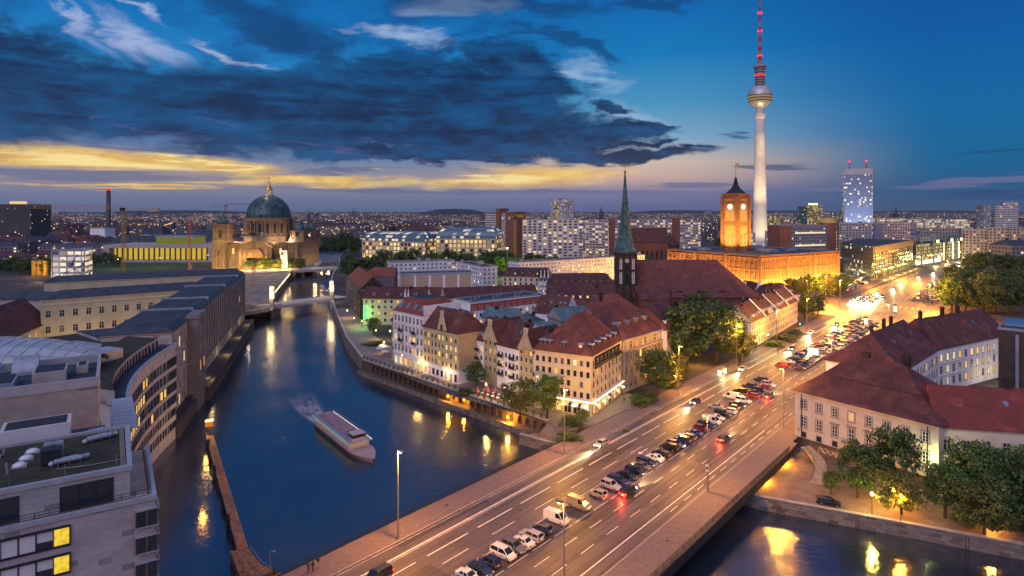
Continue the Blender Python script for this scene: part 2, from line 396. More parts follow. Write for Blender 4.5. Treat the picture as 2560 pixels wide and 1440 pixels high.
def plight(loc, power, col, parent=None, r=0.25, kind='POINT', spot=None, blend=0.5, aim=None, name='lamp_light'):
 l = bpy.data.lights.new(name, kind); l.energy = power; l.color = col[:3]; l.shadow_soft_size = r
 o = bpy.data.objects.new(name, l); COL.objects.link(o)
 if spot: l.spot_size = RAD(spot); l.spot_blend = blend
 o.location = loc
 if aim is not None:
  d = Vector(aim) - Vector(loc); o.rotation_euler = d.to_track_quat('-Z', 'Y').to_euler()
 if parent is not None:
  o.parent = parent; o.location = Vector(loc) - parent.location
 return o
SOD = (1.0, 0.40, 0.045); WARM = (1.0, 0.66, 0.28)
# ------------------------------------------------------------------ shared materials
M_DARKGLASS = pbr('dark_window_glass', (0.022, 0.028, 0.04), 0.12, 0.0, spec=0.6)
M_LIT = [glow('lit_window_yellow', (1.0, 0.60, 0.14), 1.25, 0.6), glow('lit_window_amber', (1.0, 0.46, 0.13), 1.0, 0.6), glow('lit_window_pale', (1.0, 0.78, 0.42), 0.9, 0.6)]
M_WHITE = pbr('white_paint', (0.72, 0.70, 0.68), 0.6, 0.1, 1.5)
M_FRAME = pbr('grey_stone_trim', (0.27, 0.25, 0.235), 0.7, 0.2, 1.5)
M_CREAM = pbr('cream_render', (0.56, 0.49, 0.34), 0.85, 0.12, 0.35)
M_YELL = pbr('yellow_render', (0.52, 0.43, 0.24), 0.85, 0.12, 0.35)
M_TAN = pbr('tan_render', (0.42, 0.34, 0.21), 0.85, 0.14, 0.35)
M_WREND = pbr('white_render', (0.76, 0.75, 0.78), 0.85, 0.12, 0.35)
M_PINK = pbr('pale_pink_render', (0.60, 0.47, 0.42), 0.85, 0.14, 0.35)
M_REDW = pbr('red_render', (0.36, 0.08, 0.07), 0.85, 0.14, 0.35)
M_GREYW = pbr('grey_render', (0.34, 0.32, 0.30), 0.85, 0.2, 0.4)
M_STONE = blocks('dark_sandstone', (0.37, 0.345, 0.35), 1.4, 0.6, 0.8, 0.4, 0.05, 0.12)
M_TILE = tiles('red_clay_tiles', (0.140, 0.050, 0.040), (0.070, 0.026, 0.026))
M_TILE2 = tiles('orange_clay_tiles', (0.24, 0.070, 0.042), (0.15, 0.045, 0.034))
M_TILE3 = tiles('brown_clay_tiles', (0.105, 0.038, 0.034), (0.055, 0.022, 0.024))
M_DARKROOF = pbr('dark_roof_felt', (0.035, 0.05, 0.068), 0.8, 0.4, 0.25, bump=0.2)
M_TEAL = pbr('patina_sheet_roof', (0.075, 0.145, 0.155), 0.55, 0.3, 0.4)
M_ZINC = pbr('zinc_sheet', (0.30, 0.34, 0.40), 0.45, 0.2, 0.7, metal=0.4)
M_BRICK = blocks('red_brick', (0.20, 0.075, 0.05), 0.5, 0.16, 0.85, 0.5, 0.02, 0.1)
M_DKBRICK = blocks('dark_brick', (0.085, 0.055, 0.048), 0.5, 0.16, 0.85, 0.5, 0.02, 0.1)
M_IRON = pbr('dark_iron', (0.02, 0.021, 0.026), 0.5, 0.2, 2.0)
M_STEEL = pbr('galvanised_steel', (0.22, 0.22, 0.22), 0.5, 0.15, 1.5, metal=0.3)
M_COPPER = pbr('green_copper', (0.065, 0.16, 0.155), 0.55, 0.55, 0.5, col2=(0.015, 0.035, 0.04))
M_GOLD = pbr('gilding', (0.60, 0.36, 0.08), 0.35, 0.1, metal=0.8)
M_CONC = pbr('concrete', (0.33, 0.31, 0.29), 0.85, 0.2, 0.5, bump=0.1)
M_RUB = pbr('tyre_rubber', (0.012, 0.012, 0.013), 0.8, 0.0)
# ------------------------------------------------------------------ windows
WIN = {}
def win_mesh(w, h, lit, frame, style=1, dep=0.09):
 """one window: raised surround, glass, glazing bars; outward is -y, origin bottom centre"""
 key = (round(w, 2), round(h, 2), lit, frame.name, style)
 if key in WIN: return WIN[key]
 b = MB(); fw = 0.13 if style else 0.08
 gm = 1
 b.box(-w / 2, -0.03, 0, w / 2, 0.02, h, gm)
 b.box(-w / 2 - fw, -dep, 0, -w / 2, 0.02, h, 0); b.box(w / 2, -dep, 0, w / 2 + fw, 0.02, h, 0)
 b.box(-w / 2 - fw, -dep, h, w / 2 + fw, 0.02, h + fw, 0)
 b.box(-w / 2 - fw - .06, -dep - .08, -0.12, w / 2 + fw + .06, 0.02, 0, 0)
 if style in (1, 2):
  b.box(-0.045, -0.06, 0, 0.045, -0.032, h, 2); b.box(-w / 2, -0.06, h * .62, -0.045, -0.032, h * .62 + .08, 2); b.box(0.045, -0.06, h * .62, w / 2, -0.032, h * .62 + .08, 2)
 if style == 2:
  b.box(-w / 2 - fw - .12, -dep - .14, h + fw, w / 2 + fw + .12, 0.02, h + fw + .16, 0)
 WIN[key] = b.mesh('window', [frame, (M_DARKGLASS, M_CURT)[-1 - lit] if lit < 0 else M_LIT[lit], M_WHITE]); return WIN[key]
M_CURT = pbr('curtained_glass', (.13, .135, .15), .25, .5, 1.3, spec=.5)
def pick_lit(p): return random.randrange(3) if random.random() < p else random.choice((-1, -1, -1, -2))
def win_row(root, A, B, zs, cols, w, h, lit=0.2, frame=None, style=1, m0=0.5, skip=None, name='window', off=0.0):
 A = Vector((A[0], A[1], 0)); B = Vector((B[0], B[1], 0)); d = B - A; L = d.length; d.normalize()
 nrm = Vector((d.y, -d.x, 0)); ang = math.atan2(d.y, d.x); out = []
 for r, z in enumerate(zs):
  for c in range(cols):
   if skip and skip(r, c): continue
   f = (c + m0) / (cols - 1 + 2 * m0)
   p = A + d * (L * f) + nrm * off; p.z = z
   out.append(inst(name, win_mesh(w, h, pick_lit(lit), frame or M_FRAME, style), root, p - root.location, ang))
 return out
# ------------------------------------------------------------------ houses
def frame_of(A, B):
 A = Vector((A[0], A[1], 0)); B = Vector((B[0], B[1], 0)); d = (B - A); L = d.length; d.normalize(); bk = Vector((-d.y, d.x, 0))
 def fr(u, v, z): q = A + d * u + bk * v; return Vector((q.x, q.y, z))
 return fr, L, math.atan2(d.y, d.x)
def roof_mesh(b, fr, L, D, z, kind, rh, ov=0.45, hip=None, inner=None):
 """pitched roofs over a rectangle; slot 0 covering, slot 1 gable wall"""
 t = 0.18
 u0, u1, v0, v1 = -ov, L + ov, -ov, D + ov
 if kind in ('gable', 'hip', 'lhip', 'rhip'):
  hl = (D / 2 if hip is None else hip) if kind in ('hip', 'lhip') else 0
  hr = (D / 2 if hip is None else hip) if kind in ('hip', 'rhip') else 0
  r0 = fr(u0 + hl, D / 2, z + rh); r1 = fr(u1 - hr, D / 2, z + rh)
  a, b_, c, d = fr(u0, v0, z), fr(u1, v0, z), fr(u1, v1, z), fr(u0, v1, z)
  b.face([a, b_, r1, r0]); b.face([c, d, r0, r1])
  b.face([d, a, r0], 0 if hl else 1); b.face([b_, c, r1], 0 if hr else 1)
  dn = Vector((0, 0, -t))
  for p, q in ((a, b_), (b_, c), (c, d), (d, a)): b.face([p + dn, q + dn, q, p])
  b.face([d + dn, c + dn, b_ + dn, a + dn], 1)
 elif kind == 'cross':     # ridge runs back from the front
  r0 = fr(L / 2, v0, z + rh); r1 = fr(L / 2, v1, z + rh)
  a, b_, c, d = fr(u0, v0, z), fr(u1, v0, z), fr(u1, v1, z), fr(u0, v1, z)
  b.face([a, r0, r1, d]); b.face([b_, c, r1, r0]); b.face([a, b_, r0], 1); b.face([c, d, r1], 1); b.face([d, c, b_, a], 1)
 elif kind == 'mansard':
  i = inner or 2.2
  lo = [fr(u0, v0, z), fr(u1, v0, z), fr(u1, v1, z), fr(u0, v1, z)]
  hi = [fr(u0 + i, v0 + i, z + rh), fr(u1 - i, v0 + i, z + rh), fr(u1 - i, v1 - i, z + rh), fr(u0 + i, v1 - i, z + rh)]
  for k in range(4): b.face([lo[k], lo[(k + 1) % 4], hi[(k + 1) % 4], hi[k]])
  b.face(hi, 2); b.face(list(reversed(lo)), 1)
 elif kind == 'shed':
  a, b_, c, d = fr(u0, v0, z), fr(u1, v0, z), fr(u1, v1, z + rh), fr(u0, v1, z + rh)
  b.face([a, b_, c, d]); b.face([b_, fr(u1, v1, z), c], 1); b.face([fr(u0, v1, z), a, d], 1); b.face([fr(u1, v1, z), fr(u0, v1, z), d, c], 1); b.face([fr(u0, v1, z), fr(u1, v1, z), b_, a], 1)
 elif kind == 'flat':
  p = 0.35; ph = 0.7
  b.fbox(fr, 0.3, 0.3, z, L - 0.3, D - 0.3, z + 0.12, 0)
  for q in ((-.12, -.12, L + .12, p), (-.12, D - p, L + .12, D + .12), (-.12, p, p, D - p), (L - p, p, L + .12, D - p)):
   b.fbox(fr, q[0], q[1], z, q[2], q[3], z + ph, 2)
DORM = {}
def dormer_mesh(w, h, lit, wall, cap, kind='flat'):
 key = (w, h, lit, wall.name, cap.name, kind)
 if key in DORM: return DORM[key]
 b = MB(); dp = 2.2
 b.box(-w / 2, 0, 0, w / 2, dp, h, 0)
 b.box(-w / 2 + .16, -0.03, .2, w / 2 - .16, 0.0, h - .15, 1)
 b.box(-.04, -.06, .2, .04, -.032, h - .15, 3)
 if kind == 'flat': b.box(-w / 2 - .15, -.25, h, w / 2 + .15, dp, h + .14, 2)
 else:
  n = 6
  for k in range(n):
   t0 = math.pi * k / n; t1 = math.pi * (k + 1) / n; r = w / 2 + .18
   b.face([(r * math.cos(t0), -.25, h + .5 * math.sin(t0)), (r * math.cos(t0), dp, h + .5 * math.sin(t0)), (r * math.cos(t1), dp, h + .5 * math.sin(t1)), (r * math.cos(t1), -.25, h + .5 * math.sin(t1))], 2)
  b.face([((w / 2 + .18) * math.cos(math.pi * k / n), -.25, h + .5 * math.sin(math.pi * k / n)) for k in range(n + 1)], 2)
 DORM[key] = b.mesh('dormer', [wall, M_DARKGLASS if lit < 0 else M_LIT[lit], cap, M_WHITE]); return DORM[key]
SKYL = {}
def skylight_mesh():
 if 'k' not in SKYL:
  b = MB(); b.box(-.45, -.7, 0, .45, .7, .1, 0); b.box(-.36, -.6, .1, .36, .6, .13, 1); SKYL['k'] = b.mesh('skylight', [M_ZINC, pbr('roof_glass', (0.12, 0.2, 0.27), 0.08, 0.0, spec=0.8)])
 return SKYL['k']
def chimney(root, p, w, d, h, ang, mat=None, cap=True):
 b = MB(); b.box(-w / 2, -d / 2, -2.5, w / 2, d / 2, h)
 if cap:
  b.box(-w / 2 - .12, -d / 2 - .12, h, w / 2 + .12, d / 2 + .12, h + .2)
  for x in (-w / 4, w / 4): b.tube((x, 0, h + .2), (x, 0, h + .6), .14, .14, 6)
 o = inst('chimney', b.mesh('chimney', mat or M_DKBRICK), root, Vector(p) - root.location, ang); return o
def bld(name, label, A, B, D, z1, roof='gable', wall=None, rmat=None, z0=0.0, rh=5.0, zs=(), cols=0, win=(1.1, 1.6), sides=0, sidecols=3, lit=0.2, frame=None, style=1, cat='house', group=None, hip=None, inner=None, ov=0.45, cornice=True, dorm=0, dormz=1.0, dkind='flat', dcap=None, skyl=0, chims=(), plinth=None, backwin=0):
 """house on a rectangle: A, B are the front corners (left, right as one faces it), D its depth"""
 fr, L, ang = frame_of(A, B)
 c = fr(L / 2, D / 2, z0)
 root = thing(name, label, cat, c, 0, group)
 wall = wall or M_CREAM; rmat = rmat or M_TILE
 w = MB(); poly = [fr(0, 0, 0), fr(L, 0, 0), fr(L, D, 0), fr(0, D, 0)]
 w.prism(poly, z0, z1, 0); w.build('wall', [wall], root)
 r = MB(); roof_mesh(r, fr, L, D, z1 + .02, roof, rh, ov, hip, inner)
 ro = r.build('roof', [rmat, wall, M_ZINC if roof == 'flat' else M_DARKROOF], root)
 if cornice:
  k = MB()
  for (u0, v0, u1, v1) in ((-.25, -.25, L + .25, 0), (L, 0, L + .25, D), (-.25, D, L + .25, D + .25), (-.25, 0, 0, D)): k.fbox(fr, u0, v0, z1 - .55, u1, v1, z1 - .2, 0)
  k.build('cornice', [frame or M_FRAME], root)
 if plinth:
  k = MB(); hgt, pm = plinth
  for (u0, v0, u1, v1) in ((-.08, -.08, L + .08, 0), (L, 0, L + .08, D), (-.08, D, L + .08, D + .08), (-.08, 0, 0, D)): k.fbox(fr, u0, v0, z0, u1, v1, z0 + hgt, 0)
  k.build('plinth', [pm], root)
 if cols: win_row(root, A, B, zs, cols, win[0], win[1], lit, frame, style)
 if sides & 1: win_row(root, fr(L, 0, 0), fr(L, D, 0), zs, sidecols, win[0], win[1], lit, frame, style)
 if sides & 2: win_row(root, fr(0, D, 0), fr(0, 0, 0), zs, sidecols, win[0], win[1], lit, frame, style)
 if dorm:
  slope = rh / (D / 2) if roof != 'mansard' else rh / (inner or 2.2)
  for k in range(dorm):
   u = L * (k + .7) / (dorm + .4)
   p = fr(u, dormz / slope - .1 if slope else 0, z1 + dormz)
   inst('dormer', dormer_mesh(1.3, 1.35, pick_lit(lit), wall if dkind == 'flat' else M_TILE3, dcap or M_ZINC, dkind), root, p - root.location, ang)
 if skyl:
  sl_ = math.atan2(rh, D / 2)
  for k in range(skyl):
   u = L * (k + .6 + random.uniform(-.15, .15)) / (skyl + .2); f = random.choice((.35, .45, .6))
   p = fr(u, D / 2 * f, z1 + .02 + rh * f + .03)
   o = inst('skylight', skylight_mesh(), root, p - root.location, ang); o.rotation_euler = (sl_, 0, ang)
 if not chims and roof in ('gable', 'hip', 'cross') and L < 45 and 'house' in name:
  chims = [(random.uniform(.1, .9), random.choice((.4, .62)), random.uniform(.7, 1.5)) for _ in range(1 + int(L > 14))]
  b = MB(); u = L * random.uniform(.25, .75); p = fr(u, D * .5, z1 + rh * .8); b.tube(p, p + Vector((0, 0, rh * .2 + 2.2)), .05, .04, 5)
  for j in range(3): q = p + Vector((0, 0, rh * .2 + 1.3 + j * .4)); b.bar(q - Vector((.7 - j * .15, 0, 0)), q + Vector((.7 - j * .15, 0, 0)), .05)
  b.build('aerial', [M_STEEL], root)
 for (fu, fv, h) in chims:
  zc = z1 + rh * (1 - abs(fv - .5) * 2 if roof != 'flat' else 0)
  chimney(root, fr(L * fu, D * fv, zc), 1.3, .7, h, ang)
 return root, fr, L, ang
# ------------------------------------------------------------------ ground, river, quays
ZW = -5.0
WEST = [(-30, -200), (-38.6, 66.5), (-49.5, 84), (-66, 108), (-75.6, 120.5), (-83.5, 135), (-87.5, 148.5), (-92, 168), (-100.5, 198), (-107, 231), (-121, 275), (-137, 315), (-146, 333), (-137, 350), (-139, 366), (-150, 385), (-168, 440), (-200, 552), (-258, 760), (-318, 960)]
EAST = [(-256, 974), (-217, 776), (-180, 640), (-161, 552), (-128, 430), (-115, 393), (-104, 360), (-92, 326), (-74, 275), (-57, 235), (-18, 189.5), (3, 172), (12, 164.5)]
NOTCH = [tuple(ST(70, -6.3)[:2]), tuple(ST(88, -6.1)[:2]), tuple(ST(88, 38.5)[:2]), (71.4, 155.6), (89.7, 129.6), (112, 121), (170, 96), (420, -200)]
wat = MB(); wat.flat([(-700, -250), (700, -250), (700, 1150), (-700, 1150)], ZW)
mw = bpy.data.materials.new('river_water'); mw.use_nodes = True; g = G(mw.node_tree)
b_ = g.n('ShaderNodeBsdfPrincipled'); o_ = g.n('ShaderNodeOutputMaterial'); g.nt.links.new(b_.outputs[0], o_.inputs[0])
tc_ = g.n('ShaderNodeTexCoord').outputs['Object']
b_.inputs['Base Color'].default_value = (0.014, 0.024, 0.042, 1); b_.inputs['Roughness'].default_value = 0.13
b_.inputs['IOR'].default_value = 1.8; b_.inputs['Specular IOR Level'].default_value = 1.0
n1 = g.noise(tc_, 0.8, 5.0, 0.6, 0.4)[0]; n2 = g.noise(g.v('MULTIPLY', tc_, (1, 1, 1)), 0.06, 3.0)[0]
bp_ = g.n('ShaderNodeBump'); bp_.inputs['Strength'].default_value = 0.26; bp_.inputs['Distance'].default_value = 0.25
g.put(bp_.inputs['Height'], g.m('ADD', n1, g.m('MULTIPLY', n2, 1.5))); g.put(b_.inputs['Normal'], bp_.outputs[0])
g.put(b_.inputs['Roughness'], g.ss(n2, 0.3, 0.7, 0.10, 0.22))
struct(wat.build('river', [mw]))
M_GROUND = pbr('city_ground', (0.055, 0.050, 0.050), 0.9, 0.5, 0.05)
M_PAVE = pbr('paving', (0.20, 0.165, 0.15), 0.85, 0.2, 0.9, bump=0.05)
M_SAND = pbr('bare_sand', (0.22, 0.18, 0.15), 0.95, 0.45, 0.12, bump=0.4, bscale=0.4)
M_LAWN = pbr('lawn', (0.035, 0.075, 0.022), 0.9, 0.4, 0.2)
gr = MB(); FAR = 30000.0
gr.flat([(-FAR, -200)] + WEST + EAST + NOTCH + [(FAR, -200), (FAR, FAR), (-FAR, FAR)], 0.0)
struct(gr.build('ground', [M_GROUND]))
def strip_wall(name, label, pts, z0, z1, th, mat, cap=None, side=1, cat='quay wall', capw=0.9, group=None):
 """stone wall along a line with a coping on top"""
 root = thing(name, label, cat, (pts[0][0], pts[0][1], z0), 0, group)
 b = MB(); c = MB(); u = 0.0
 pv = [Vector((p[0], p[1], 0)) for p in pts]
 off = []
 for i, p in enumerate(pv):
  d = Vector((0, 0, 0))
  if i > 0: d += (p - pv[i - 1]).normalized()
  if i < len(pv) - 1: d += (pv[i + 1] - p).normalized()
  d.normalize(); off.append(Vector((-d.y, d.x, 0)) * side)
 for i in range(len(pv) - 1):
  a, e = pv[i], pv[i + 1]; L = (e - a).length
  A0, A1 = a, e; B0, B1 = a + off[i] * th, e + off[i + 1] * th
  q = [A0, A1, A1, A0]
  b.face([(A0.x, A0.y, z0), (A1.x, A1.y, z0), (A1.x, A1.y, z1), (A0.x, A0.y, z1)], 0, [(u, 0), (u + L, 0), (u + L, z1 - z0), (u, z1 - z0)])
  b.face([(B1.x, B1.y, z0), (B0.x, B0.y, z0), (B0.x, B0.y, z1), (B1.x, B1.y, z1)], 0, [(u, 0), (u + L, 0), (u + L, z1 - z0), (u, z1 - z0)])
  b.face([(A0.x, A0.y, z1), (A1.x, A1.y, z1), (B1.x, B1.y, z1), (B0.x, B0.y, z1)])
  u += L
  C0, C1 = a - off[i] * .12, e - off[i + 1] * .12; D0, D1 = a + off[i] * capw, e + off[i + 1] * capw
  c.hexa([(C0.x, C0.y, z1 + .003), (C1.x, C1.y, z1 + .003), (D1.x, D1.y, z1 + .003), (D0.x, D0.y, z1 + .003), (C0.x, C0.y, z1 + .22), (C1.x, C1.y, z1 + .22), (D1.x, D1.y, z1 + .22), (D0.x, D0.y, z1 + .22)])
 b.build('wall', [mat], root); c.build('coping', [cap or M_CONC], root)
 return root
M_QUAY = blocks('quay_stone', (0.19, 0.16, 0.145), 1.6, 0.55, 0.85, 0.4, 0.05, 0.12)
strip_wall('quay_wall', 'grey stone embankment wall along the far west bank by the sandy building site', WEST[13:], -6, 0.35, 1.0, M_QUAY, side=1)
strip_wall('quay_wall', 'curved brown embankment wall under the promenade, upstream of the arcaded wall', EAST[4:10][::1], -6, 0.55, 0.8, M_QUAY, side=1)
strip_wall('quay_wall', 'distant stone embankment wall along the tree lined east bank', EAST[:5], -6, 0.3, 0.8, M_QUAY, side=1)
# ---- arcaded embankment below the riverside houses
def arcade():
 A = Vector((-57, 235, 0)); Bp = Vector((9.5, 166.5, 0)); d = (Bp - A); L = d.length; d.normalize(); out = Vector((-d.y, d.x, 0)) * -1
 root = thing('arcaded_quay_wall', 'brown brick embankment wall with a long row of arched niches below the riverside houses', 'quay wall', A + Vector((0, 0, -5)))
 fr = lambda u, v, z: Vector(((A + d * u - out * v).x, (A + d * u - out * v).y, z))
 mb = blocks('arcade_brick', (0.21, 0.135, 0.115), 0.5, 0.2, 0.85, 0.45, 0.02, 0.1)
 low = MB(); low.prism([fr(0, -2.2, 0), fr(L, -2.6, 0), fr(L, 0.2, 0), fr(0, 0.2, 0)], -6.0, -3.4); low.build('lower_ledge', [M_QUAY], root)
 w = MB(); n = 30; st = (L - 6) / n; zb, zs_, zt = -3.4, -1.6, 0.1
 w.fbox(fr, 0, 0.2, zb, 6, 1.2, zt, 0)
 w.fbox(fr, 0, 1.15, -6, L, 1.9, zt - .01, 1)
 for k in range(n):
  u = 6 + k * st; pw = st * .17
  w.fbox(fr, u, 0.2, zb, u + pw, 1.15, zt, 0); w.fbox(fr, u + st - pw, 0.2, zb, u + st, 1.15, zt, 0)
  r = st / 2 - pw; m = 7
  for j in range(m):      # the arch head, filled up to the coping
   a0 = math.pi * j / m; a1 = math.pi * (j + 1) / m; c = u + st / 2
   x0, x1 = c + r * math.cos(a1), c + r * math.cos(a0); y = zs_ + r * .8 * min(math.sin(a0), math.sin(a1))
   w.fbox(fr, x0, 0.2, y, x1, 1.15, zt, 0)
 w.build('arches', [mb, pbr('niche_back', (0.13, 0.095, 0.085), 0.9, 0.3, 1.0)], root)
 c = MB(); c.fbox(fr, 0, -0.1, zt + .003, L, 1.9, zt + .3); c.build('coping', [M_CONC], root)
 # railing standing on the coping
 rl = thing('promenade_railing', 'dark iron railing with stone posts along the promenade above the arched wall', 'railing', fr(L / 2, .5, zt + .3))
 rb = MB()
 for zz in (.55, 1.0): rb.bar(fr(0, .5, zt + .3 + zz), fr(L, .5, zt + .3 + zz), .06)
 for k in range(int(L / .55)): rb.bar(fr(k * .55, .5, zt + .3), fr(k * .55, .5, zt + 1.3), .04)
 for k in range(int(L / 2.9) + 1): rb.fbox(fr, k * 2.9 - .16, .3, zt + .3, k * 2.9 + .16, .7, zt + 1.5, 1)
 rb.build('bars', [M_IRON, pbr('railing_post_stone', (0.10, 0.07, 0.065), 0.8, 0.2)], rl)
 return fr, L, root
afr, AL, ARC = arcade()
# fenders along the low mooring ledge
for k in range(9):
 u = AL - 30 + k * 3.1; b = MB(); b.fbox(afr, u, -2.75, -5.6, u + .35, -2.5, -3.1)
 o = b.build('mooring_fender', [pbr('mooring_timber', (0.16, 0.11, 0.07), 0.8, 0.3)], None, afr(u, -2.6, -5))
 tag(o, 'timber fender post against the orange lit low quay under the arched wall', 'fender', 'fender posts on the low quay')
# ---- promenade paving on the east bank and the small stair down to the lower quay
pv = MB(); pv.flat([(-104, 360), (-92, 326), (-74, 275), (-57, 235), (9.5, 166.5), (12, 164.6), tuple(ST(70.2, -6.3)[:2]), tuple(ST(99, -6)[:2]), tuple(ST(102, -16)[:2]), (8, 200), (-12, 212), (-44, 245), (-62, 280), (-80, 326), (-94, 360)], 0.006)
struct(pv.build('promenade', [M_PAVE]))
lq = MB(); lq.prism([tuple(v) for v in ((2, 164), (7, 160), (51.6, 128), (91, 109.6), (150, 84), (200, 90), (112, 122), (89.7, 131), (72.5, 157), tuple(ST(89, 20)[:2]), tuple(ST(89, -7)[:2]), (12, 166.5))], -7.0, -2.6)
struct(lq.build('lower_quay', [pbr('quay_paving', (0.19, 0.13, 0.105), 0.85, 0.3, 0.35)]))
strip_wall('quay_wall', 'low stone quay wall with ladders below the red roofed corner house', [(2, 163.6), (7, 159.7), (51.6, 127.6), (91, 109.2), (150, 83.6)], -6, -2.35, 0.9, M_QUAY, side=1, capw=0.7)
for (px, py) in ((2143, 1320), (2417, 1376)):
 p = P(px, py, -4.4); d = Vector((39.4, -18.4, 0)).normalized(); o = Vector((-d.y, d.x, 0)) * -1
 b = MB()
 for s_ in (-.25, .25): b.bar(p + d * s_ + o * .25 + Vector((0, 0, -1.4)), p + d * s_ + o * .25 + Vector((0, 0, 2.6)), .07)
 for k in range(9): b.bar(p + d * -.25 + o * .25 + Vector((0, 0, -1.2 + k * .38)), p + d * .25 + o * .25 + Vector((0, 0, -1.2 + k * .38)), .05)
 tag(b.build('quay_ladder', [M_IRON], None, p), 'iron ladder down the low quay wall, ' + ('below the spiral stair side' if px < 2300 else 'the one farther right below the big trees'), 'ladder')
# retaining wall closing the higher ground towards the lower quay
rw = MB(); rp = [tuple(ST(88, -7)[:2]), tuple(ST(88, 38.5)[:2])]
rw.prism([rp[1], rp[0], tuple(ST(89, -7)[:2]), tuple(ST(89, 38.5)[:2])][::-1] if False else [rp[0], rp[1], tuple(ST(89, 38.5)[:2]), tuple(ST(89, -7)[:2])], -3, -1.25)
tag(rw.build('bridge_abutment', [M_QUAY], None, ST(88, 15, -3)), 'stone abutment in the orange light under the road bridge', 'abutment')
rw2 = MB(); rw2.prism([(9.5, 166.5), (12.2, 164.4), tuple(ST(70, -6.3)[:2]), tuple(ST(71, -6.6)[:2])], -3.2, 0.0)
tag(rw2.build('stair_side_wall', [M_QUAY], None, (14, 168, -3)), 'graffiti marked stone wall beside the steps from promenade to quay', 'wall')
sw = thing('quay_steps', 'broad stone steps from the promenade down beside the bridge', 'steps', (14, 163, -2.6))
b = MB(); a0 = Vector((8.5, 166.0, 0)); d = Vector((17.0 - 8.5, 159 - 166.0, 0)); d.normalize(); q = Vector((-d.y, d.x, 0))
for k in range(15):
 z = -0.05 - k * .17
 p = a0 + q * (3.0 - k * .36)
 b.hexa([(p.x, p.y, -2.6), ((p + d * 9).x, (p + d * 9).y, -2.6), ((p + d * 9 + q * .36).x, (p + d * 9 + q * .36).y, -2.6), ((p + q * .36).x, (p + q * .36).y, -2.6),
   (p.x, p.y, z), ((p + d * 9).x, (p + d * 9).y, z), ((p + d * 9 + q * .36).x, (p + d * 9 + q * .36).y, z), ((p + q * .36).x, (p + q * .36).y, z)])
b.build('treads', [pbr('stair_stone', (0.22, 0.19, 0.18), 0.85, 0.25, 0.8)], sw)
b = MB()
for s_ in (0.1, 4.5, 8.9): b.bar(a0 + d * s_ + q * 3.2 + Vector((0, 0, .95)), a0 + d * s_ + q * -2.4 + Vector((0, 0, -1.5)), .07); b.bar(a0 + d * s_ + q * 3.1, a0 + d * s_ + q * 3.1 + Vector((0, 0, .95)), .07); b.bar(a0 + d * s_ + q * -2.3 + Vector((0, 0, -2.5)), a0 + d * s_ + q * -2.3 + Vector((0, 0, -1.5)), .07)
b.build('handrail', [M_IRON], sw)
# ------------------------------------------------------------------ the avenue and its bridge
def stpoly(q): return [tuple(ST(s, t)[:2]) for s, t in q]
br = thing('road_bridge', 'wide road bridge carrying the avenue across the river', 'bridge', ST(30, 16, -1.3))
b = MB(); b.prism(stpoly([(-60, -6.2), (-60, 38.7), (87.9, 38.7), (87.9, -6.2)])[::1], -1.3, -0.02); b.build('deck', [pbr('bridge_concrete', (0.16, 0.135, 0.125), 0.85, 0.25, 0.5)], br)
b = MB()
for t in (-6.35, 38.72): b.prism(stpoly([(-60, t), (-60, t + .15), (87.9, t + .15), (87.9, t)]), -1.7, 0.1)
b.build('edge_beam', [M_IRON], br)
for s in (8, 50):
 for t in (0, 11, 22, 33): b = MB(); b.prism(stpoly([(s - .8, t - .8), (s - .8, t + .8), (s + .8, t + .8), (s + .8, t - .8)]), -6, -1.3); b.build('pier', [M_QUAY], br)
def asphalt():
 m = bpy.data.materials.new('asphalt'); m.use_nodes = True; g = G(m.node_tree)
 b = g.n('ShaderNodeBsdfPrincipled'); o = g.n('ShaderNodeOutputMaterial'); g.nt.links.new(b.outputs[0], o.inputs[0])
 tc = g.n('ShaderNodeTexCoord').outputs['Object']; x, y, z = g.sep(tc)
 t = g.m('ADD', g.m('MULTIPLY', x, RN.x), g.m('MULTIPLY', y, RN.y)); s = g.m('ADD', g.m('MULTIPLY', x, RD.x), g.m('MULTIPLY', y, RD.y))
 wear = g.noise(g.xyz(g.m('MULTIPLY', s, 0.03), g.m('MULTIPLY', t, 0.9), 0.0), 1.0, 4.0, 0.6)[0]     # tracks worn along the lanes
 fine = g.noise(tc, 2.5, 4.0, 0.6)[0]; big = g.noise(tc, 0.12, 3.0)[0]
 k = g.m('MULTIPLY', g.m('MULTIPLY', g.ss(wear, 0.3, 0.7, 0.72, 1.25), g.ss(fine, 0.2, 0.8, 0.85, 1.12)), g.ss(big, 0.3, 0.7, 0.82, 1.12))
 patch = g.white(g.xyz(g.m('FLOOR', g.m('MULTIPLY', s, 0.045)), g.m('FLOOR', g.m('MULTIPLY', t, 0.28)), 1.0))[0]
 k = g.m('MULTIPLY', k, g.m('SUBTRACT', 1.0, g.m('MULTIPLY', g.m('GREATER_THAN', patch, 0.84), 0.4)))
 g.put(b.inputs['Base Color'], g.mix(1.0, (0.095, 0.074, 0.074, 1), g.xyz(k, k, k), 'MULTIPLY'))
 g.put(b.inputs['Roughness'], g.ss(wear, 0.3, 0.7, 0.62, 0.42)); b.inputs['Specular IOR Level'].default_value = 0.5
 return m
M_ASPH = asphalt()
r = MB(); r.flat(stpoly([(-60, 0), (300, 0), (300, 32), (-60, 32)][::-1]), 0.008)
r.flat(stpoly([(300, -8), (352, -14), (1500, 30), (1500, 76), (352, 42), (300, 34)][::-1]), 0.008)
struct(r.build('avenue', [M_ASPH]))
r = MB(); r.flat(stpoly([(300, -190), (352, -190), (352, -14), (300, -8)][::-1]), 0.009); r.flat(stpoly([(300, 34), (352, 42), (352, 230), (300, 230)][::-1]), 0.009)
r.flat(stpoly([(352, -14), (356, -62), (520, -40), (700, -8)]), 0.009)
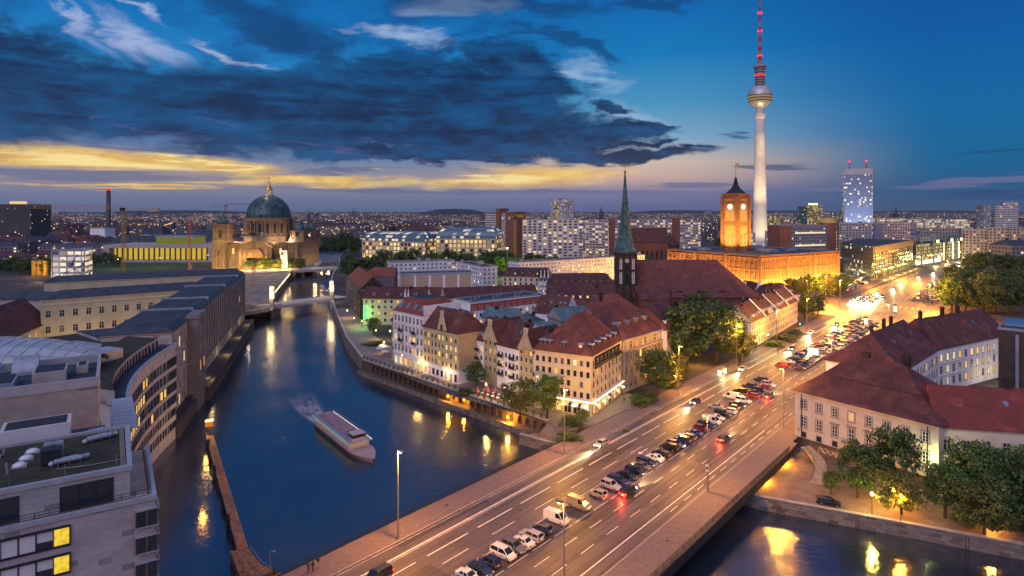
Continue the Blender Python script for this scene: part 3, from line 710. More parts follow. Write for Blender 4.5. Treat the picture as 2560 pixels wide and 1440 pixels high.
struct(r.build('cross_street', [M_ASPH]))
M_SIDE = pbr('sidewalk_slabs', (0.155, 0.115, 0.118), 0.8, 0.16, 1.2)
for nm, q in (('sidewalk', [(-60, -5.95), (300, -5.95), (300, -.18), (-60, -.18)]), ('sidewalk', [(-60, 32.18), (92, 32.18), (92, 38.6), (-60, 38.6)]), ('sidewalk', [(92, 32.18), (292, 32.18), (292, 37.4), (92, 37.4)])):
 b = MB(); b.prism(stpoly(q[::-1]), 0.0, 0.13); struct(b.build(nm, [M_SIDE]))
for q in ([(-60, -.18), (300, -.18), (300, 0.02), (-60, 0.02)], [(-60, 31.98), (292, 31.98), (292, 32.18), (-60, 32.18)]):
 b = MB(); b.prism(stpoly(q[::-1]), 0.0, 0.145); struct(b.build('kerb', [pbr('granite_kerb', (0.33, 0.29, 0.27), 0.7, 0.2, 1.5)]))
# painted markings
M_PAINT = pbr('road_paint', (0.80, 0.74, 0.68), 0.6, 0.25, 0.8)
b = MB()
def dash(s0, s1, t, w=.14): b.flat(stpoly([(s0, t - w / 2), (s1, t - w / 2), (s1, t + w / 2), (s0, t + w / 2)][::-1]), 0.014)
dash(-60, 296, 3.45, .26); dash(-60, 296, 3.95, .1)  # solid lines added in paint to imitate the headlight streaks
for k in range(-4, 24): dash(k * 12.0, k * 12.0 + 9.5, 7.0, .2)  # long dashes, also added to imitate the light streaks
for t in (10.6,):
 for k in range(-4, 24): dash(k * 12.0, k * 12.0 + 6.0, t)
for t in (22.4, 25.9):
 for k in range(-6, 34): dash(k * 8.0 + 1, k * 8.0 + 5.0, t)
for k in range(-4, 22): dash(k * 12.0 + 3, k * 12.0 + 6, 29.4, .12) if k > 8 else None
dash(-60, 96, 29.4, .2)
for k in range(40): dash(40 + k * 6.0, 43.2 + k * 6.0, 30.6, .12)
for q in (14.1, 19.3):
 for k in range(-10, 45): dash(k * 6.2, k * 6.2 + 5.2, q, .12)
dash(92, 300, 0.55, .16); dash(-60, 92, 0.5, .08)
for s, t in ((62, 12.3), (70, 12.3)):        # turn arrow
 if s == 62:
  dash(s, s + 3.2, t, .22); b.flat([tuple(ST(s - 1.4, t)[:2]), tuple(ST(s, t + .6)[:2]), tuple(ST(s, t - .6)[:2])], 0.014)
for k in range(8): dash(297, 299, 1 + k * 1.6, .6)
for k in range(20): dash(-4 + 358, 361, 1 + k * 1.5, .5) if k % 2 else None
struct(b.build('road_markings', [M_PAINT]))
b = MB(); b.lathe([(.36, 0), (.34, .012)], (0, 0, 0), 16); mhm = b.mesh('manhole_cover', [M_IRON])
for s, t, lab in ((14, -3.2, 'iron manhole cover on the pavement near the nearest lamp'), (22, 8.6, 'iron manhole cover in the left roadway by the white van'), (40, 27.5, 'iron manhole cover in the right roadway by the second lamp'), (58, 9.0, 'iron manhole cover in the left roadway near the painted arrow'), (30, 35, 'iron manhole cover on the right bridge pavement')):
 o = bpy.data.objects.new('manhole_cover', mhm); COL.objects.link(o); o.location = ST(s, t, .14 if t < 0 or t > 32 else .012); tag(o, lab, 'manhole cover')
# railings of the bridge
def bridge_railing(t, s0, s1, label):
 root = thing('bridge_railing', label, 'railing', ST((s0 + s1) / 2, t, .13)); b = MB(); z = .13
 for zz in (.18, 1.08): b.bar(ST(s0, t, z + zz), ST(s1, t, z + zz), .07)
 k = 0
 while s0 + k * .16 < s1: b.bar(ST(s0 + k * .16, t, z + .18), ST(s0 + k * .16, t, z + 1.08), .025); k += 1
 k = 0
 while s0 + k * 2.4 < s1: b.bar(ST(s0 + k * 2.4, t, z), ST(s0 + k * 2.4, t, z + 1.14), .08); k += 1
 b.build('bars', [M_IRON], root)
 return root
bridge_railing(-5.85, -60, 62, 'dark bar railing along the river side of the road bridge')
bridge_railing(38.5, -60, 86, 'dark bar railing on the downstream edge of the road bridge')
# ------------------------------------------------------------------ the other two bridges
def small_bridge(name, label, a, b_, z, w, mat, thick=1.2, rail=True):
 root = thing(name, label, 'bridge', (a + b_) / 2 + Vector((0, 0, z - (a + b_).z / 2 - thick)))
 d = (b_ - a); L = d.length; d.normalize(); n = Vector((-d.y, d.x, 0))
 fr = lambda u, v, zz: Vector(((a + d * u + n * v).x, (a + d * u + n * v).y, zz))
 m = MB(); N = 12
 for k in range(N):
  f0, f1 = k / N, (k + 1) / N; h0 = 1.1 * math.sin(math.pi * f0); h1 = 1.1 * math.sin(math.pi * f1)
  m.hexa([fr(L * f0, 0, z - thick * (1.5 - h0 * .5)), fr(L * f1, 0, z - thick * (1.5 - h1 * .5)), fr(L * f1, w, z - thick * (1.5 - h1 * .5)), fr(L * f0, w, z - thick * (1.5 - h0 * .5)),
    fr(L * f0, 0, z + h0 * .4), fr(L * f1, 0, z + h1 * .4), fr(L * f1, w, z + h1 * .4), fr(L * f0, w, z + h0 * .4)])
 m.build('deck', [mat], root)
 if rail:
  for v in (.2, w - .2):
   m = MB()
   for k in range(N):
    f0, f1 = k / N, (k + 1) / N; h0 = .44 * math.sin(math.pi * f0); h1 = .44 * math.sin(math.pi * f1)
    for zz in (.5, 1.1): m.bar(fr(L * f0, v, z + h0 + zz), fr(L * f1, v, z + h1 + zz), .09)
   for k in range(int(L / 1.2)): m.bar(fr(k * 1.2, v, z + .1), fr(k * 1.2, v, z + 1.3), .05)
   m.build('handrail', [M_STEEL], root)
 return root, fr, L
SB, sfr, SL = small_bridge('footbridge', 'pale arched bridge with lit pylons at both ends across the middle of the river', P(655, 772, .4) * 1.0, P(872, 742, .4), 0.4, 14.0, pbr('pale_bridge_concrete', (0.42, 0.38, 0.36), 0.8, 0.15, 0.4))
LB, lfr, LL = small_bridge('far_road_bridge', 'far stone road bridge with piers and lamps beside the domed church', P(610, 686, 0), P(870, 671, 0), 0.3, 26.0, M_CONC, 1.6)
b = MB()
for u in (.38, .66): b.fbox(lfr, LL * u - 1.5, -1.5, -6, LL * u + 1.5, 27, -1.6)
b.build('pier', [M_QUAY], LB)
for i, (px, py, lab) in enumerate(((680, 772, 'lit stone pylon at the west bank end of the pale arched bridge, nearer one'), (830, 752, 'lit stone pylon at the east bank end of the pale arched bridge, nearer one'), (680, 757, 'lit stone pylon at the west bank end of the pale arched bridge, farther one'), (829, 741, 'lit stone pylon at the east bank end of the pale arched bridge, farther one'))):
 p = P(px, py, .2); root = thing('bridge_pylon', lab, 'pylon', p, 0, 'pylons of the arched bridge')
 m = MB(); m.box(-1.1, -1.1, -5.5, 1.1, 1.1, 6.0); inst('shaft', m.mesh('shaft', [M_CONC]), root)
 m = MB(); m.box(-.95, -.95, 6.003, .95, .95, 10.0, 0);
 for x in (-1, 1):
  for y in (-1, 1): m.box(x * .9 - .15, y * .9 - .15, 6.003, x * .9 + .15, y * .9 + .15, 10.2, 1)
 m.box(-1.1, -1.1, 10.2, 1.1, 1.1, 10.5, 1)
 inst('lantern', m.mesh('lantern', [glow('pylon_lantern', (1.0, 0.72, 0.4), 2.2), M_CONC]), root)
 plight(p + Vector((0, -2, 8)), 2500, WARM, root, 1.0)
# rounded abutment of the arched bridge on the west bank
b = MB(); c = P(655, 790, -5) + Vector((0, 6, 0))
b.lathe([(8.5, -6), (8.5, .2), (8.7, .2), (8.7, 1.3), (8.2, 1.3), (8.2, .25), (0.1, .25)], (c.x, c.y, 0), 28); tag(b.build('bridge_bastion', [M_CONC], None, (c.x, c.y, -6)), 'rounded pale bastion carrying the west end of the arched bridge', 'abutment')
# lamps strung along the west bank wall
i = 0
for k in range(15):
 f = k / 14; a = P(676, 750, .8); e = P(724, 690, .8); p = a.lerp(e, f)
 m = MB(); m.tube((0, 0, -.5), (0, 0, 1.0), .06, .06, 6, 1); m.lathe([(.1, 1.0), (.3, 1.2), (.3, 1.55), (.1, 1.75)], (0, 0, 0), 8, 0)
 me = m.mesh('bank_light', [glow('bank_bulb', (1.0, 0.72, 0.36), 8.0), M_IRON]) if k == 0 else me
 o = bpy.data.objects.new('bank_light', me); COL.objects.link(o); o.location = p
 tag(o, 'small warm light on the west bank wall beside the sandy site, one of a string', 'lamp', 'string of lights on the bank wall')
 if k % 4 == 1: plight(p + Vector((1.5, -1, 1.5)), 700, WARM, o, .4); bpy.data.objects[-1] if False else None
# ------------------------------------------------------------------ riverside houses
def stepped_gable(root, fr, u0, u1, z0, h, mat, trim, ang, lit=-1):
 """curved and stepped gable rising above the eaves, one hatch window in it"""
 b = MB(); c = (u0 + u1) / 2; w = (u1 - u0) / 2
 prof = [(1.0, 0), (1.0, .06), (.80, .08), (.66, .2), (.5, .42), (.36, .5), (.36, .62), (.24, .66), (.2, .9), (.26, .92), (.26, .97), (.0, 1.0)]
 pts = [(c + w * x, z0 + h * y) for x, y in prof] + [(c - w * x, z0 + h * y) for x, y in reversed(prof[:-1])]
 f = [fr(u, -.35, z) for u, z in pts]; k = [fr(u, .1, z) for u, z in pts]
 vs = [Vector((u, z, 0)) for u, z in pts]
 for t in tessellate_polygon([vs]):
  b.face([f[i] for i in t], 0); b.face([k[i] for i in reversed(t)], 0)
 for i in range(len(pts)):
  j = (i + 1) % len(pts); b.face([f[i], f[j], k[j], k[i]], 1)
 for i in range(len(pts) - 1):
  if abs(pts[i][0] - pts[i + 1][0]) + abs(pts[i][1] - pts[i + 1][1]) > .05: b.bar(f[i] + Vector((0, 0, .05)), f[i + 1] + Vector((0, 0, .05)), .16, .16, 1)
 b.build('gable', [mat, trim], root)
 p = fr(c, -.36, z0 + h * .12); inst('window', win_mesh(.9, 1.9, lit, M_DKBRICK, 0), root, p - root.location, ang)
def balconies(root, fr, us, zs, ang):
 if 'bal' not in WIN:
  b = MB(); b.box(-1.3, -1.1, -.15, 1.3, 0, 0, 0)
  for x in [i * .2 - 1.3 for i in range(14)]: b.box(x - .02, -1.08, 0, x + .02, -1.04, 1.0, 1)
  b.box(-1.3, -1.1, .95, 1.3, -1.03, 1.03, 1); b.box(-1.3, -1.1, .95, -1.24, 0, 1.03, 1); b.box(1.24, -1.1, .95, 1.3, 0, 1.03, 1)
  b.box(-1.25, -1.03, .25, 1.25, -1.0, .9, 1)
  WIN['bal'] = b.mesh('balcony', [M_CONC, M_IRON])
 for u in us:
  for z in zs: inst('balcony', WIN['bal'], root, fr(u, 0, z) - root.location, ang)
# ornate white town house with cafe below
A = (-44.0, 229.8); B = (-31.1, 216.7)
wt, fr, L, ang = bld('town_house', 'ornate white town house with an orange tiled attic and a lit cafe at its foot', A, B, 17, 20, 'mansard', M_WREND, M_TILE2, rh=5.0, zs=(5.6, 9.4, 13.0, 16.4), cols=8, win=(1.15, 2.1), style=2, frame=M_WHITE, inner=4.2, lit=.06, sides=0)
b = MB()
for k in range(9): b.fbox(fr, L * k / 8.0 - .22 if k else 0, -.28, 4.6, L * k / 8.0 + .22 if k < 8 else L, -.02, 19.4)
for z in (4.4, 8.4, 12.2, 15.8): b.fbox(fr, -.1, -.42, z, L + .1, -.29, z + .35)
b.build('pilasters', [M_WREND], wt)
balconies(wt, fr, (L * .28, L * .72), (9.2, 12.8), ang)
b = MB(); b.fbox(fr, L + .01, 0, 0, L + .4, 17, 23.5); b.build('fire_wall', [M_WREND], wt)
win_row(wt, A, B, (0.7,), 6, 1.9, 2.6, 0.9, M_FRAME, 1)
for k in range(4):
 o = inst('skylight', skylight_mesh(), wt, fr(L * (.14 + .24 * k), 1.55, 22.2) - wt.location, ang, (2.2, 1.9, 1)); o.rotation_euler = (math.atan2(5, 4.2), 0, ang)
A0 = fr(-4.5, 2, 0); bld('town_house', 'narrow plain beige house squeezed left of the ornate white town house', A0, fr(-.05, 2, 0), 12, 15.5, 'gable', M_TAN, M_TILE, rh=4, zs=(4, 7.4, 10.8), cols=2, lit=.2, style=0)
# yellow gabled house and its hipped neighbour
Y0 = (-31.0, 216.3); Y1 = (-21.2, 206.1); Y2 = (-17.6, 202.3)
yh, fr, L, ang = bld('town_house', 'pale yellow house with a white stepped gable over the eaves beside the white town house', Y0, Y1, 12, 16.5, 'gable', M_YELL, M_TILE, rh=6.5, zs=(4.8, 7.6, 10.4, 13.2), cols=7, win=(.85, 1.5), lit=.22, frame=M_CREAM, style=0, skyl=3)
stepped_gable(yh, fr, L * .54, L * .98, 15.6, 7.6, M_YELL, M_CREAM, ang)
b = MB(); b.fbox(fr, 0, -.12, 0, L, -.01, 4.2, 0); b.build('ground_storey', [M_WREND], yh); win_row(yh, fr(0, -.14, 0), fr(L, -.14, 0), (1.0,), 6, 1.0, 1.8, .4, M_DKBRICK, 0)
y2, fr, L, ang = bld('town_house', 'yellow corner house with a hipped red roof and blank tan side wall', Y1, Y2, 12.5, 16.5, 'rhip', M_YELL, M_TILE, rh=6.5, hip=3.4, zs=(4.8, 7.6, 10.4, 13.2), cols=2, win=(.85, 1.5), lit=.55, frame=M_CREAM, style=0, skyl=2)
b = MB(); b.fbox(fr, L + .01, 0, 4.5, L + .12, 12.5, 15.9, 0); b.build('side_wall', [M_TAN], y2)
b = MB(); b.fbox(fr, 0, -.12, 0, L + .2, -.01, 4.2, 0); b.fbox(fr, L + .01, 0, 0, L + .2, 12.5, 4.2, 0); b.build('ground_storey', [M_WREND], y2)
win_row(y2, fr(0, -.14, 0), fr(L, -.14, 0), (.6,), 2, 1.0, 2.2, .2, M_DKBRICK, 0)
# terrace line to the corner building
D0 = Vector((-12.7, 208.5, 0)); D1 = Vector((21.9, 170, 0))
def DL(k): return D0.lerp(D1, k)
def terrace(k0, k1, label, kind, wall, z1, rh, **kw):
 r, fr, L, ang = bld('town_house', label, DL(k0), DL(k1), 13, z1, kind, wall, M_TILE, rh=rh, **kw); return r, fr, L, ang
r, fr, L, ang = terrace(0, .098, 'narrow white balcony house just right of the blank tan side wall', 'gable', M_WREND, 13.6, 7, zs=(4.4, 7.3, 10.2), cols=2, win=(.9, 1.5), lit=.1, style=0, frame=M_WHITE, dorm=1)
balconies(r, fr, (L * .45,), (4.3, 7.2, 10.1), ang)
r, fr, L, ang = terrace(.098, .228, 'tan house front with a stepped gable, left of two such gables', 'cross', M_TAN, 14.6, 6.4, zs=(4.6, 7.5, 10.4, 13.0), cols=3, win=(.8, 1.4), lit=.4, style=0, frame=M_CREAM, cornice=False)
stepped_gable(r, fr, -.2, L + .2, 14.4, 7.0, M_YELL, M_CREAM, ang)
r, fr, L, ang = terrace(.228, .432, 'white house with six black balconies between the two stepped gables', 'gable', M_WREND, 13.8, 7.2, zs=(4.4, 7.3, 10.2), cols=6, win=(.9, 1.5), lit=.15, style=0, frame=M_WHITE, skyl=5)
balconies(r, fr, (L * .22, L * .74), (4.3, 7.2, 10.1), ang)
r, fr, L, ang = terrace(.432, .557, 'tan house front with a stepped gable, right of two such gables', 'cross', M_TAN, 14.2, 6.4, zs=(4.6, 7.5, 10.4, 12.8), cols=3, win=(.8, 1.4), lit=.5, style=0, frame=M_CREAM, cornice=False)
stepped_gable(r, fr, -.2, L + .2, 14.0, 7.0, M_YELL, M_CREAM, ang)
r, fr, L, ang = terrace(.557, .662, 'narrow white balcony house beside the big cream corner building', 'gable', M_WREND, 13.8, 7.2, zs=(4.4, 7.3, 10.2), cols=3, win=(.9, 1.5), lit=.1, style=0, frame=M_WHITE, skyl=1)
balconies(r, fr, (L * .35,), (4.3, 7.2), ang)
# corner building: long cream front to the river, short one to the avenue
cb, fr, L, ang = bld('corner_building', 'large cream corner building with a steep red roof and a bright lit ground floor cornice', (21.9, 170), (34.0, 191.5), 17.6, 17, 'hip', M_CREAM, M_TILE, rh=9.5, hip=7.5, zs=(4.9, 7.8, 10.7, 13.7), cols=8, win=(.95, 1.6), lit=.08, style=0, frame=M_CREAM, sides=2, sidecols=9, cat='apartment house', dorm=5, dkind='arc', dcap=M_ZINC, skyl=3)
sfr, sL, sang = frame_of(fr(0, 17.6, 0), fr(0, 0, 0))
for k, u in enumerate((.06, .14, .22, .47, .76)):
 p = sfr(sL * u + .6, .9, 18.2); inst('dormer', dormer_mesh(1.3, 1.35, 0 if k == 4 else -1, M_TILE3, M_ZINC, 'arc'), cb, p - cb.location, sang)
b = MB(); b.fbox(fr, 3.0, -.9, 4.0, L, -.05, 4.45, 0); b.fbox(sfr, sL * .3, -.9, 4.0, sL + .9, -.05, 4.45, 0); b.build('shop_canopy', [M_WREND], cb)
b = MB(); b.fbox(fr, -.8, -.98, 4.06, L, -.91, 4.4, 0); b.fbox(sfr, sL * .3, -.98, 4.06, sL + .9, -.91, 4.4, 0); b.build('light_band', [glow('canopy_light', (1.0, 0.82, 0.45), 3.0)], cb)
b = MB(); b.fbox(fr, 2.2, -.06, 12.9, L - 1.2, -.01, 16.1, 0); b.build('loggia', [M_DARKGLASS], cb); b = MB(); b.fbox(fr, 2.2, -.5, 12.9, L - 1.2, -.07, 13.9, 0); b.build('loggia_parapet', [M_IRON], cb)
win_row(cb, (21.9, 170), (34.0, 191.5), (0.5,), 6, 1.8, 2.7, .8, M_DKBRICK, 1); win_row(cb, sfr(sL * .35, 0, 0), sfr(sL, 0, 0), (0.5,), 4, 1.8, 2.7, .5, M_DKBRICK, 1)
for k in range(6):
 for f_, LL_ in ((fr, L), (sfr, sL)):
  if f_ is sfr and k < 3: continue
  u = LL_ * (k + .55) / 6.1; b = MB(); b.face([f_(u - 1, -.05, 3.5), f_(u + 1, -.05, 3.5), f_(u + 1, -1.4, 2.9), f_(u - 1, -1.4, 2.9)], 0); b.face([f_(u - 1, -1.4, 2.9), f_(u + 1, -1.4, 2.9), f_(u + 1, -1.4, 2.6), f_(u - 1, -1.4, 2.6)], 0); b.build('awning', [M_WHITE], cb)
for u in (2, 7, 12, 18, 23): plight(fr(u, -1.6, 3.0), 260, (1.0, .72, .25), cb, .3)
for u in (9, 13, 16.5): plight(sfr(u, -1.6, 3.0), 260, (1.0, .72, .25), cb, .3)
# grey palace with columns, white house behind it
gp, fr, L, ang = bld('grey_palace', 'grey stone palace with tall columns and a curved cornice on the avenue', (34.6, 192.4), (51, 210.5), 23, 16.4, 'hip', pbr('palace_stone', (0.33, 0.29, 0.26), 0.85, 0.25, 0.5), M_TILE, rh=9.5, hip=9, zs=(1.2, 5.6, 9.8, 13.4), cols=8, win=(1.2, 2.2), lit=.1, style=1, cat='palace', dorm=4, dkind='flat', dormz=3.2)
b = MB()
for k in range(9): b.tube(fr(L * (k + .05) / 8.1, -.35, 5.2), fr(L * (k + .05) / 8.1, -.35, 12.6), .32, .27, 8)
b.fbox(fr, -.2, -.8, 12.6, L + .2, -.05, 13.1); b.fbox(fr, -.2, -.8, 16.2, L + .2, -.05, 16.7); b.build('colonnade', [M_FRAME], gp)
bld('town_house', 'white three storey house with dormers beyond the grey palace', (54, 215), (65, 238), 15, 15.5, 'lhip', M_WREND, M_TILE, rh=7, hip=2, zs=(2, 6, 9.6, 12.6), cols=8, win=(1.1, 2.0), lit=.15, dorm=4, style=1)
# the inner blocks of the quarter
bld('quarter_house', 'red hip roofed house with a big skylight behind the cream corner building', P(1490, 782, 15)[:2], P(1606, 778, 15)[:2], 17, 15, 'hip', M_PINK, M_TILE2, rh=6.5, zs=(8, 11.4), cols=6, skyl=2, dorm=0)
bld('quarter_house', 'house with a row of slit roof lights in its red gable roof', P(1337, 780, 14)[:2], P(1412, 786, 14)[:2], 15, 14, 'gable', M_WREND, M_TILE, rh=6.5, zs=(9.5,), cols=5, skyl=6, lit=.1)
bld('quarter_house', 'courtyard house with a green grey sheet roof beside the red roof with slit lights', P(1405, 803, 14)[:2], P(1478, 797, 14)[:2], 12, 14, 'gable', M_GREYW, M_TEAL, rh=4.5, zs=(9.5,), cols=3, skyl=2)
bld('quarter_house', 'courtyard house with a pale teal sheet roof behind the left stepped gable', P(1205, 792, 13.2)[:2], P(1282, 797, 13.2)[:2], 11, 13.2, 'gable', M_CREAM, M_TEAL, rh=3.5, zs=(7, 10), cols=4, lit=.4)
bld('quarter_house', 'courtyard house with a dark slate coloured roof behind the six balconies', P(1275, 812, 13.2)[:2], P(1345, 815, 13.2)[:2], 12, 13.2, 'hip', M_GREYW, pbr('slate', (0.06, 0.085, 0.095), 0.6, 0.35, 0.5), rh=4.2)
bld('quarter_house', 'courtyard house with glazed roof panels behind the right stepped gable', P(1322, 835, 13.5)[:2], P(1392, 832, 13.5)[:2], 11, 13.5, 'gable', M_TAN, M_TEAL, rh=3.2, skyl=4)
rr, fr, L, ang = bld('quarter_house', 'long white house with a red painted top storey and flat dark roof', (-19, 281), (15.2, 308), 14, 15, 'flat', M_WREND, M_DARKROOF, zs=(4.8, 8.2, 11.8), cols=11, win=(1.5, 1.5), lit=.25, style=0, frame=M_WHITE)
b = MB(); b.fbox(fr, 0, -.06, 11.0, L, -.01, 14.4, 0); b.build('red_storey', [M_REDW], rr)
for k in range(9):
 p = fr(3 + k * 4.4, 4 + (k % 3) * 3, 15.1); b = MB(); b.box(-.5, -.4, 0, .5, .4, .9); b.tube((0, 0, .9), (0, 0, 1.5), .25, .25, 6); inst('roof_vent', b.mesh('roof_vent', [M_ZINC]), rr, p - rr.location, ang)
bld('quarter_house', 'red rendered end house with a flat roof right behind the orange attic', P(1143, 790, 14)[:2], P(1184, 786, 14)[:2], 12, 14.2, 'flat', M_REDW, M_DARKROOF, zs=(4, 7.4, 10.8), cols=3, win=(1.4, 1.4), lit=.3)
bld('quarter_house', 'long low dark red roofed house just behind the house with the red top storey', (-42, 324), (14, 340), 12, 11, 'gable', M_PINK, M_TILE3, rh=4.6, zs=(4, 7.4), cols=12, lit=.2)
ct, fr, L, ang = bld('quarter_house', 'long dark red roofed cream house with a green neon strip at its end', P(908, 746, 13)[:2], P(1098, 748, 13)[:2], 13, 13, 'gable', M_CREAM, M_TILE3, rh=5.2, zs=(1.6, 4.9, 8.1, 10.8), cols=12, win=(1.1, 1.4), lit=.28, style=0, frame=M_CREAM, dorm=5)
b = MB(); b.fbox(fr, .4, -.5, 2.5, 1.5, -.1, 9.5, 0); b.build('neon_strip', [glow('green_neon', (0.03, 1.0, 0.12), 3.5)], ct); plight(fr(1, -2, 6), 1500, (.1, 1, .2), ct, .5)
for u in (L * .55, L * .59, L * .86):
 b = MB(); b.lathe([(.7, 0), (.55, 1), (.12, 4.6), (.02, 5)], fr(u, 1, 13), 6); b.build('spire', [M_WREND], ct)
sc, fr, L, ang = bld('scaffolded_house', 'house wrapped in dark scaffolding above the river promenade', (-103, 387), (-80, 324), 13, 15.5, 'gable', M_DKBRICK, M_TILE2, rh=6.5, zs=(2, 5, 8, 11), cols=9, lit=.08, cat='house')
b = MB()
for k in range(18): b.bar(fr(L * k / 17, -1.3, 0), fr(L * k / 17, -1.3, 16.5), .1)
for z in range(1, 9):
 b.bar(fr(0, -1.3, z * 2), fr(L, -1.3, z * 2), .08); b.fbox(fr, 0, -1.3, z * 2 - .1, L, -.4, z * 2, 1)
b.build('scaffold', [M_STEEL, pbr('scaffold_board', (0.10, 0.075, 0.06), 0.9, 0.3)], sc)
gw, fr, L, ang = bld('fire_wall_house', 'house with a windowless dark wall sprayed with pale graffiti', P(908, 690, 17)[:2], P(984, 690, 17)[:2], 13, 17, 'lhip', pbr('sooty_render', (0.15, 0.12, 0.15), 0.9, 0.3, 0.2), M_TILE2, rh=5, hip=6)
b = MB(); random.seed(3); u = L * .28
for k in range(9):      # looping spray strokes along the foot of the wall
 p0 = None
 for j in range(7):
  p = fr(u + k * 1.5 + .55 * math.cos(j * 1.3 + k), -.06, 6.6 + .9 * math.sin(j * 1.1 + k * 1.7))
  if p0 is not None: b.bar(p0, p, .22, .05)
  p0 = p
b.build('graffiti', [pbr('spray_paint', (0.42, 0.5, 0.62), 0.7, 0.2)], gw)
bb, fr, L, ang = bld('fire_wall_house', 'long flat roofed block showing blank beige panels between white strips', P(1001, 686, 17)[:2], P(1181, 682, 17)[:2], 13, 17, 'flat', M_WREND, M_DARKROOF)
b = MB()
for k in range(5): b.fbox(fr, L * (k * .2 + .015), -.05, 4, L * (k * .2 + .185), -.005, 16.2)
b.build('beige_panels', [pbr('beige_panel', (0.46, 0.33, 0.24), 0.85, 0.1)], bb)
F_PLAT = facade('white_slab_windows', (0.62, 0.62, 0.66), 3.4, 2.9, .38, .46, .07, st=1.2, glass=(.06, .08, .11))
def slab(name, label, A, B, D, z1, mat, cat='apartment block', rmat=None, z0=0, group=None, roofbits=3, flatroof=True):
 """plain block with bays of windows, parapet and plant on the roof"""
 fr, L, ang = frame_of(A, B); root = thing(name, label, cat, fr(L / 2, D / 2, z0), 0, group)
 b = MB(); b.prism([fr(0, 0, 0), fr(L, 0, 0), fr(L, D, 0), fr(0, D, 0)], z0, z1, 0, 1); b.build('wall', [mat, rmat or M_DARKROOF], root)
 b = MB()
 for q in ((-.1, -.1, L + .1, .35), (-.1, D - .35, L + .1, D + .1), (-.1, .35, .35, D - .35), (L - .35, .35, L + .1, D - .35)): b.fbox(fr, q[0], q[1], z1, q[2], q[3], z1 + .7, 0)
 b.build('parapet', [M_CONC], root)
 for k in range(roofbits):
  w = random.uniform(1.5, 4); d = random.uniform(1.5, min(4, D * .4)); h = random.uniform(1, 3); u = random.uniform(1, max(1.2, L - w - 1)); v = random.uniform(1, max(1.2, D - d - 1))
  b = MB(); b.fbox(fr, u, v, z1 + .01, u + w, v + d, z1 + h); b.build('roof_plant', [M_CONC if k % 2 else M_ZINC], root)
 return root, fr, L, ang
random.seed(11)
slab('apartment_slab', 'white slab block with small paired windows behind the beige panels', P(975, 657, 18)[:2], P(1137, 652, 18)[:2], 13, 18, F_PLAT)
slab('apartment_slab', 'short angled white block joining the slab behind the beige panels', P(1139, 655, 18)[:2], P(1205, 668, 18)[:2], 12, 18, F_PLAT)
slab('apartment_slab', 'long white slab block with rows of small windows left of the church tower', P(1294, 657, 18)[:2], P(1548, 643, 18)[:2], 13, 18, F_PLAT, roofbits=6)
slab('apartment_slab', 'far end of the white slab showing right of the church tower', P(1586, 640, 18)[:2], P(1612, 638, 18)[:2], 13, 18, F_PLAT)
bld('quarter_house', 'cream red mansard house with lit attic windows left of the long white slab', P(1256, 690, 13)[:2], P(1375, 692, 13)[:2], 15, 13, 'mansard', M_CREAM, M_TILE3, rh=5, zs=(4, 7.2, 10), cols=9, lit=.3, dorm=6, style=0, inner=3)
for k, px in enumerate((1352, 1361, 1370)):
 A = P(px - 4, 706, 12)[:2]; B = P(px + 4.5, 706, 12)[:2]
 r, fr, L, ang = bld('gabled_house', ('leftmost', 'middle', 'rightmost')[k] + ' of three narrow white gabled houses among dark red roofs', A, B, 12, 12, 'cross', M_WREND, M_TILE3, rh=6, zs=(6, 9), cols=2, lit=.1, win=(.5, 1.2), style=0, cornice=False, ov=.1)
 stepped_gable(r, fr, 0, L, 12, 7.5, M_WREND, M_WHITE, ang)
bld('quarter_house', 'farther of two long dark red mansard roofs left of the church tower', P(1378, 713, 12)[:2], P(1535, 711, 12)[:2], 15, 12, 'mansard', M_PINK, M_TILE3, rh=6, inner=3.5, dorm=8, zs=(7,), cols=10, lit=.2)
bld('quarter_house', 'nearer long dark red roof with a row of dormers left of the church tower', P(1366, 750, 12)[:2], P(1537, 753, 12)[:2], 15, 12, 'gable', M_PINK, M_TILE3, rh=7.5, dorm=9, zs=(4, 7.6), cols=10, lit=.35)
bld('quarter_house', 'brown roofed annex between the nearer dormer roof and the hip roofed house', P(1440, 772, 11)[:2], P(1490, 770, 11)[:2], 9, 11, 'gable', M_PINK, M_TILE, rh=4, zs=(6,), cols=4, lit=.5)
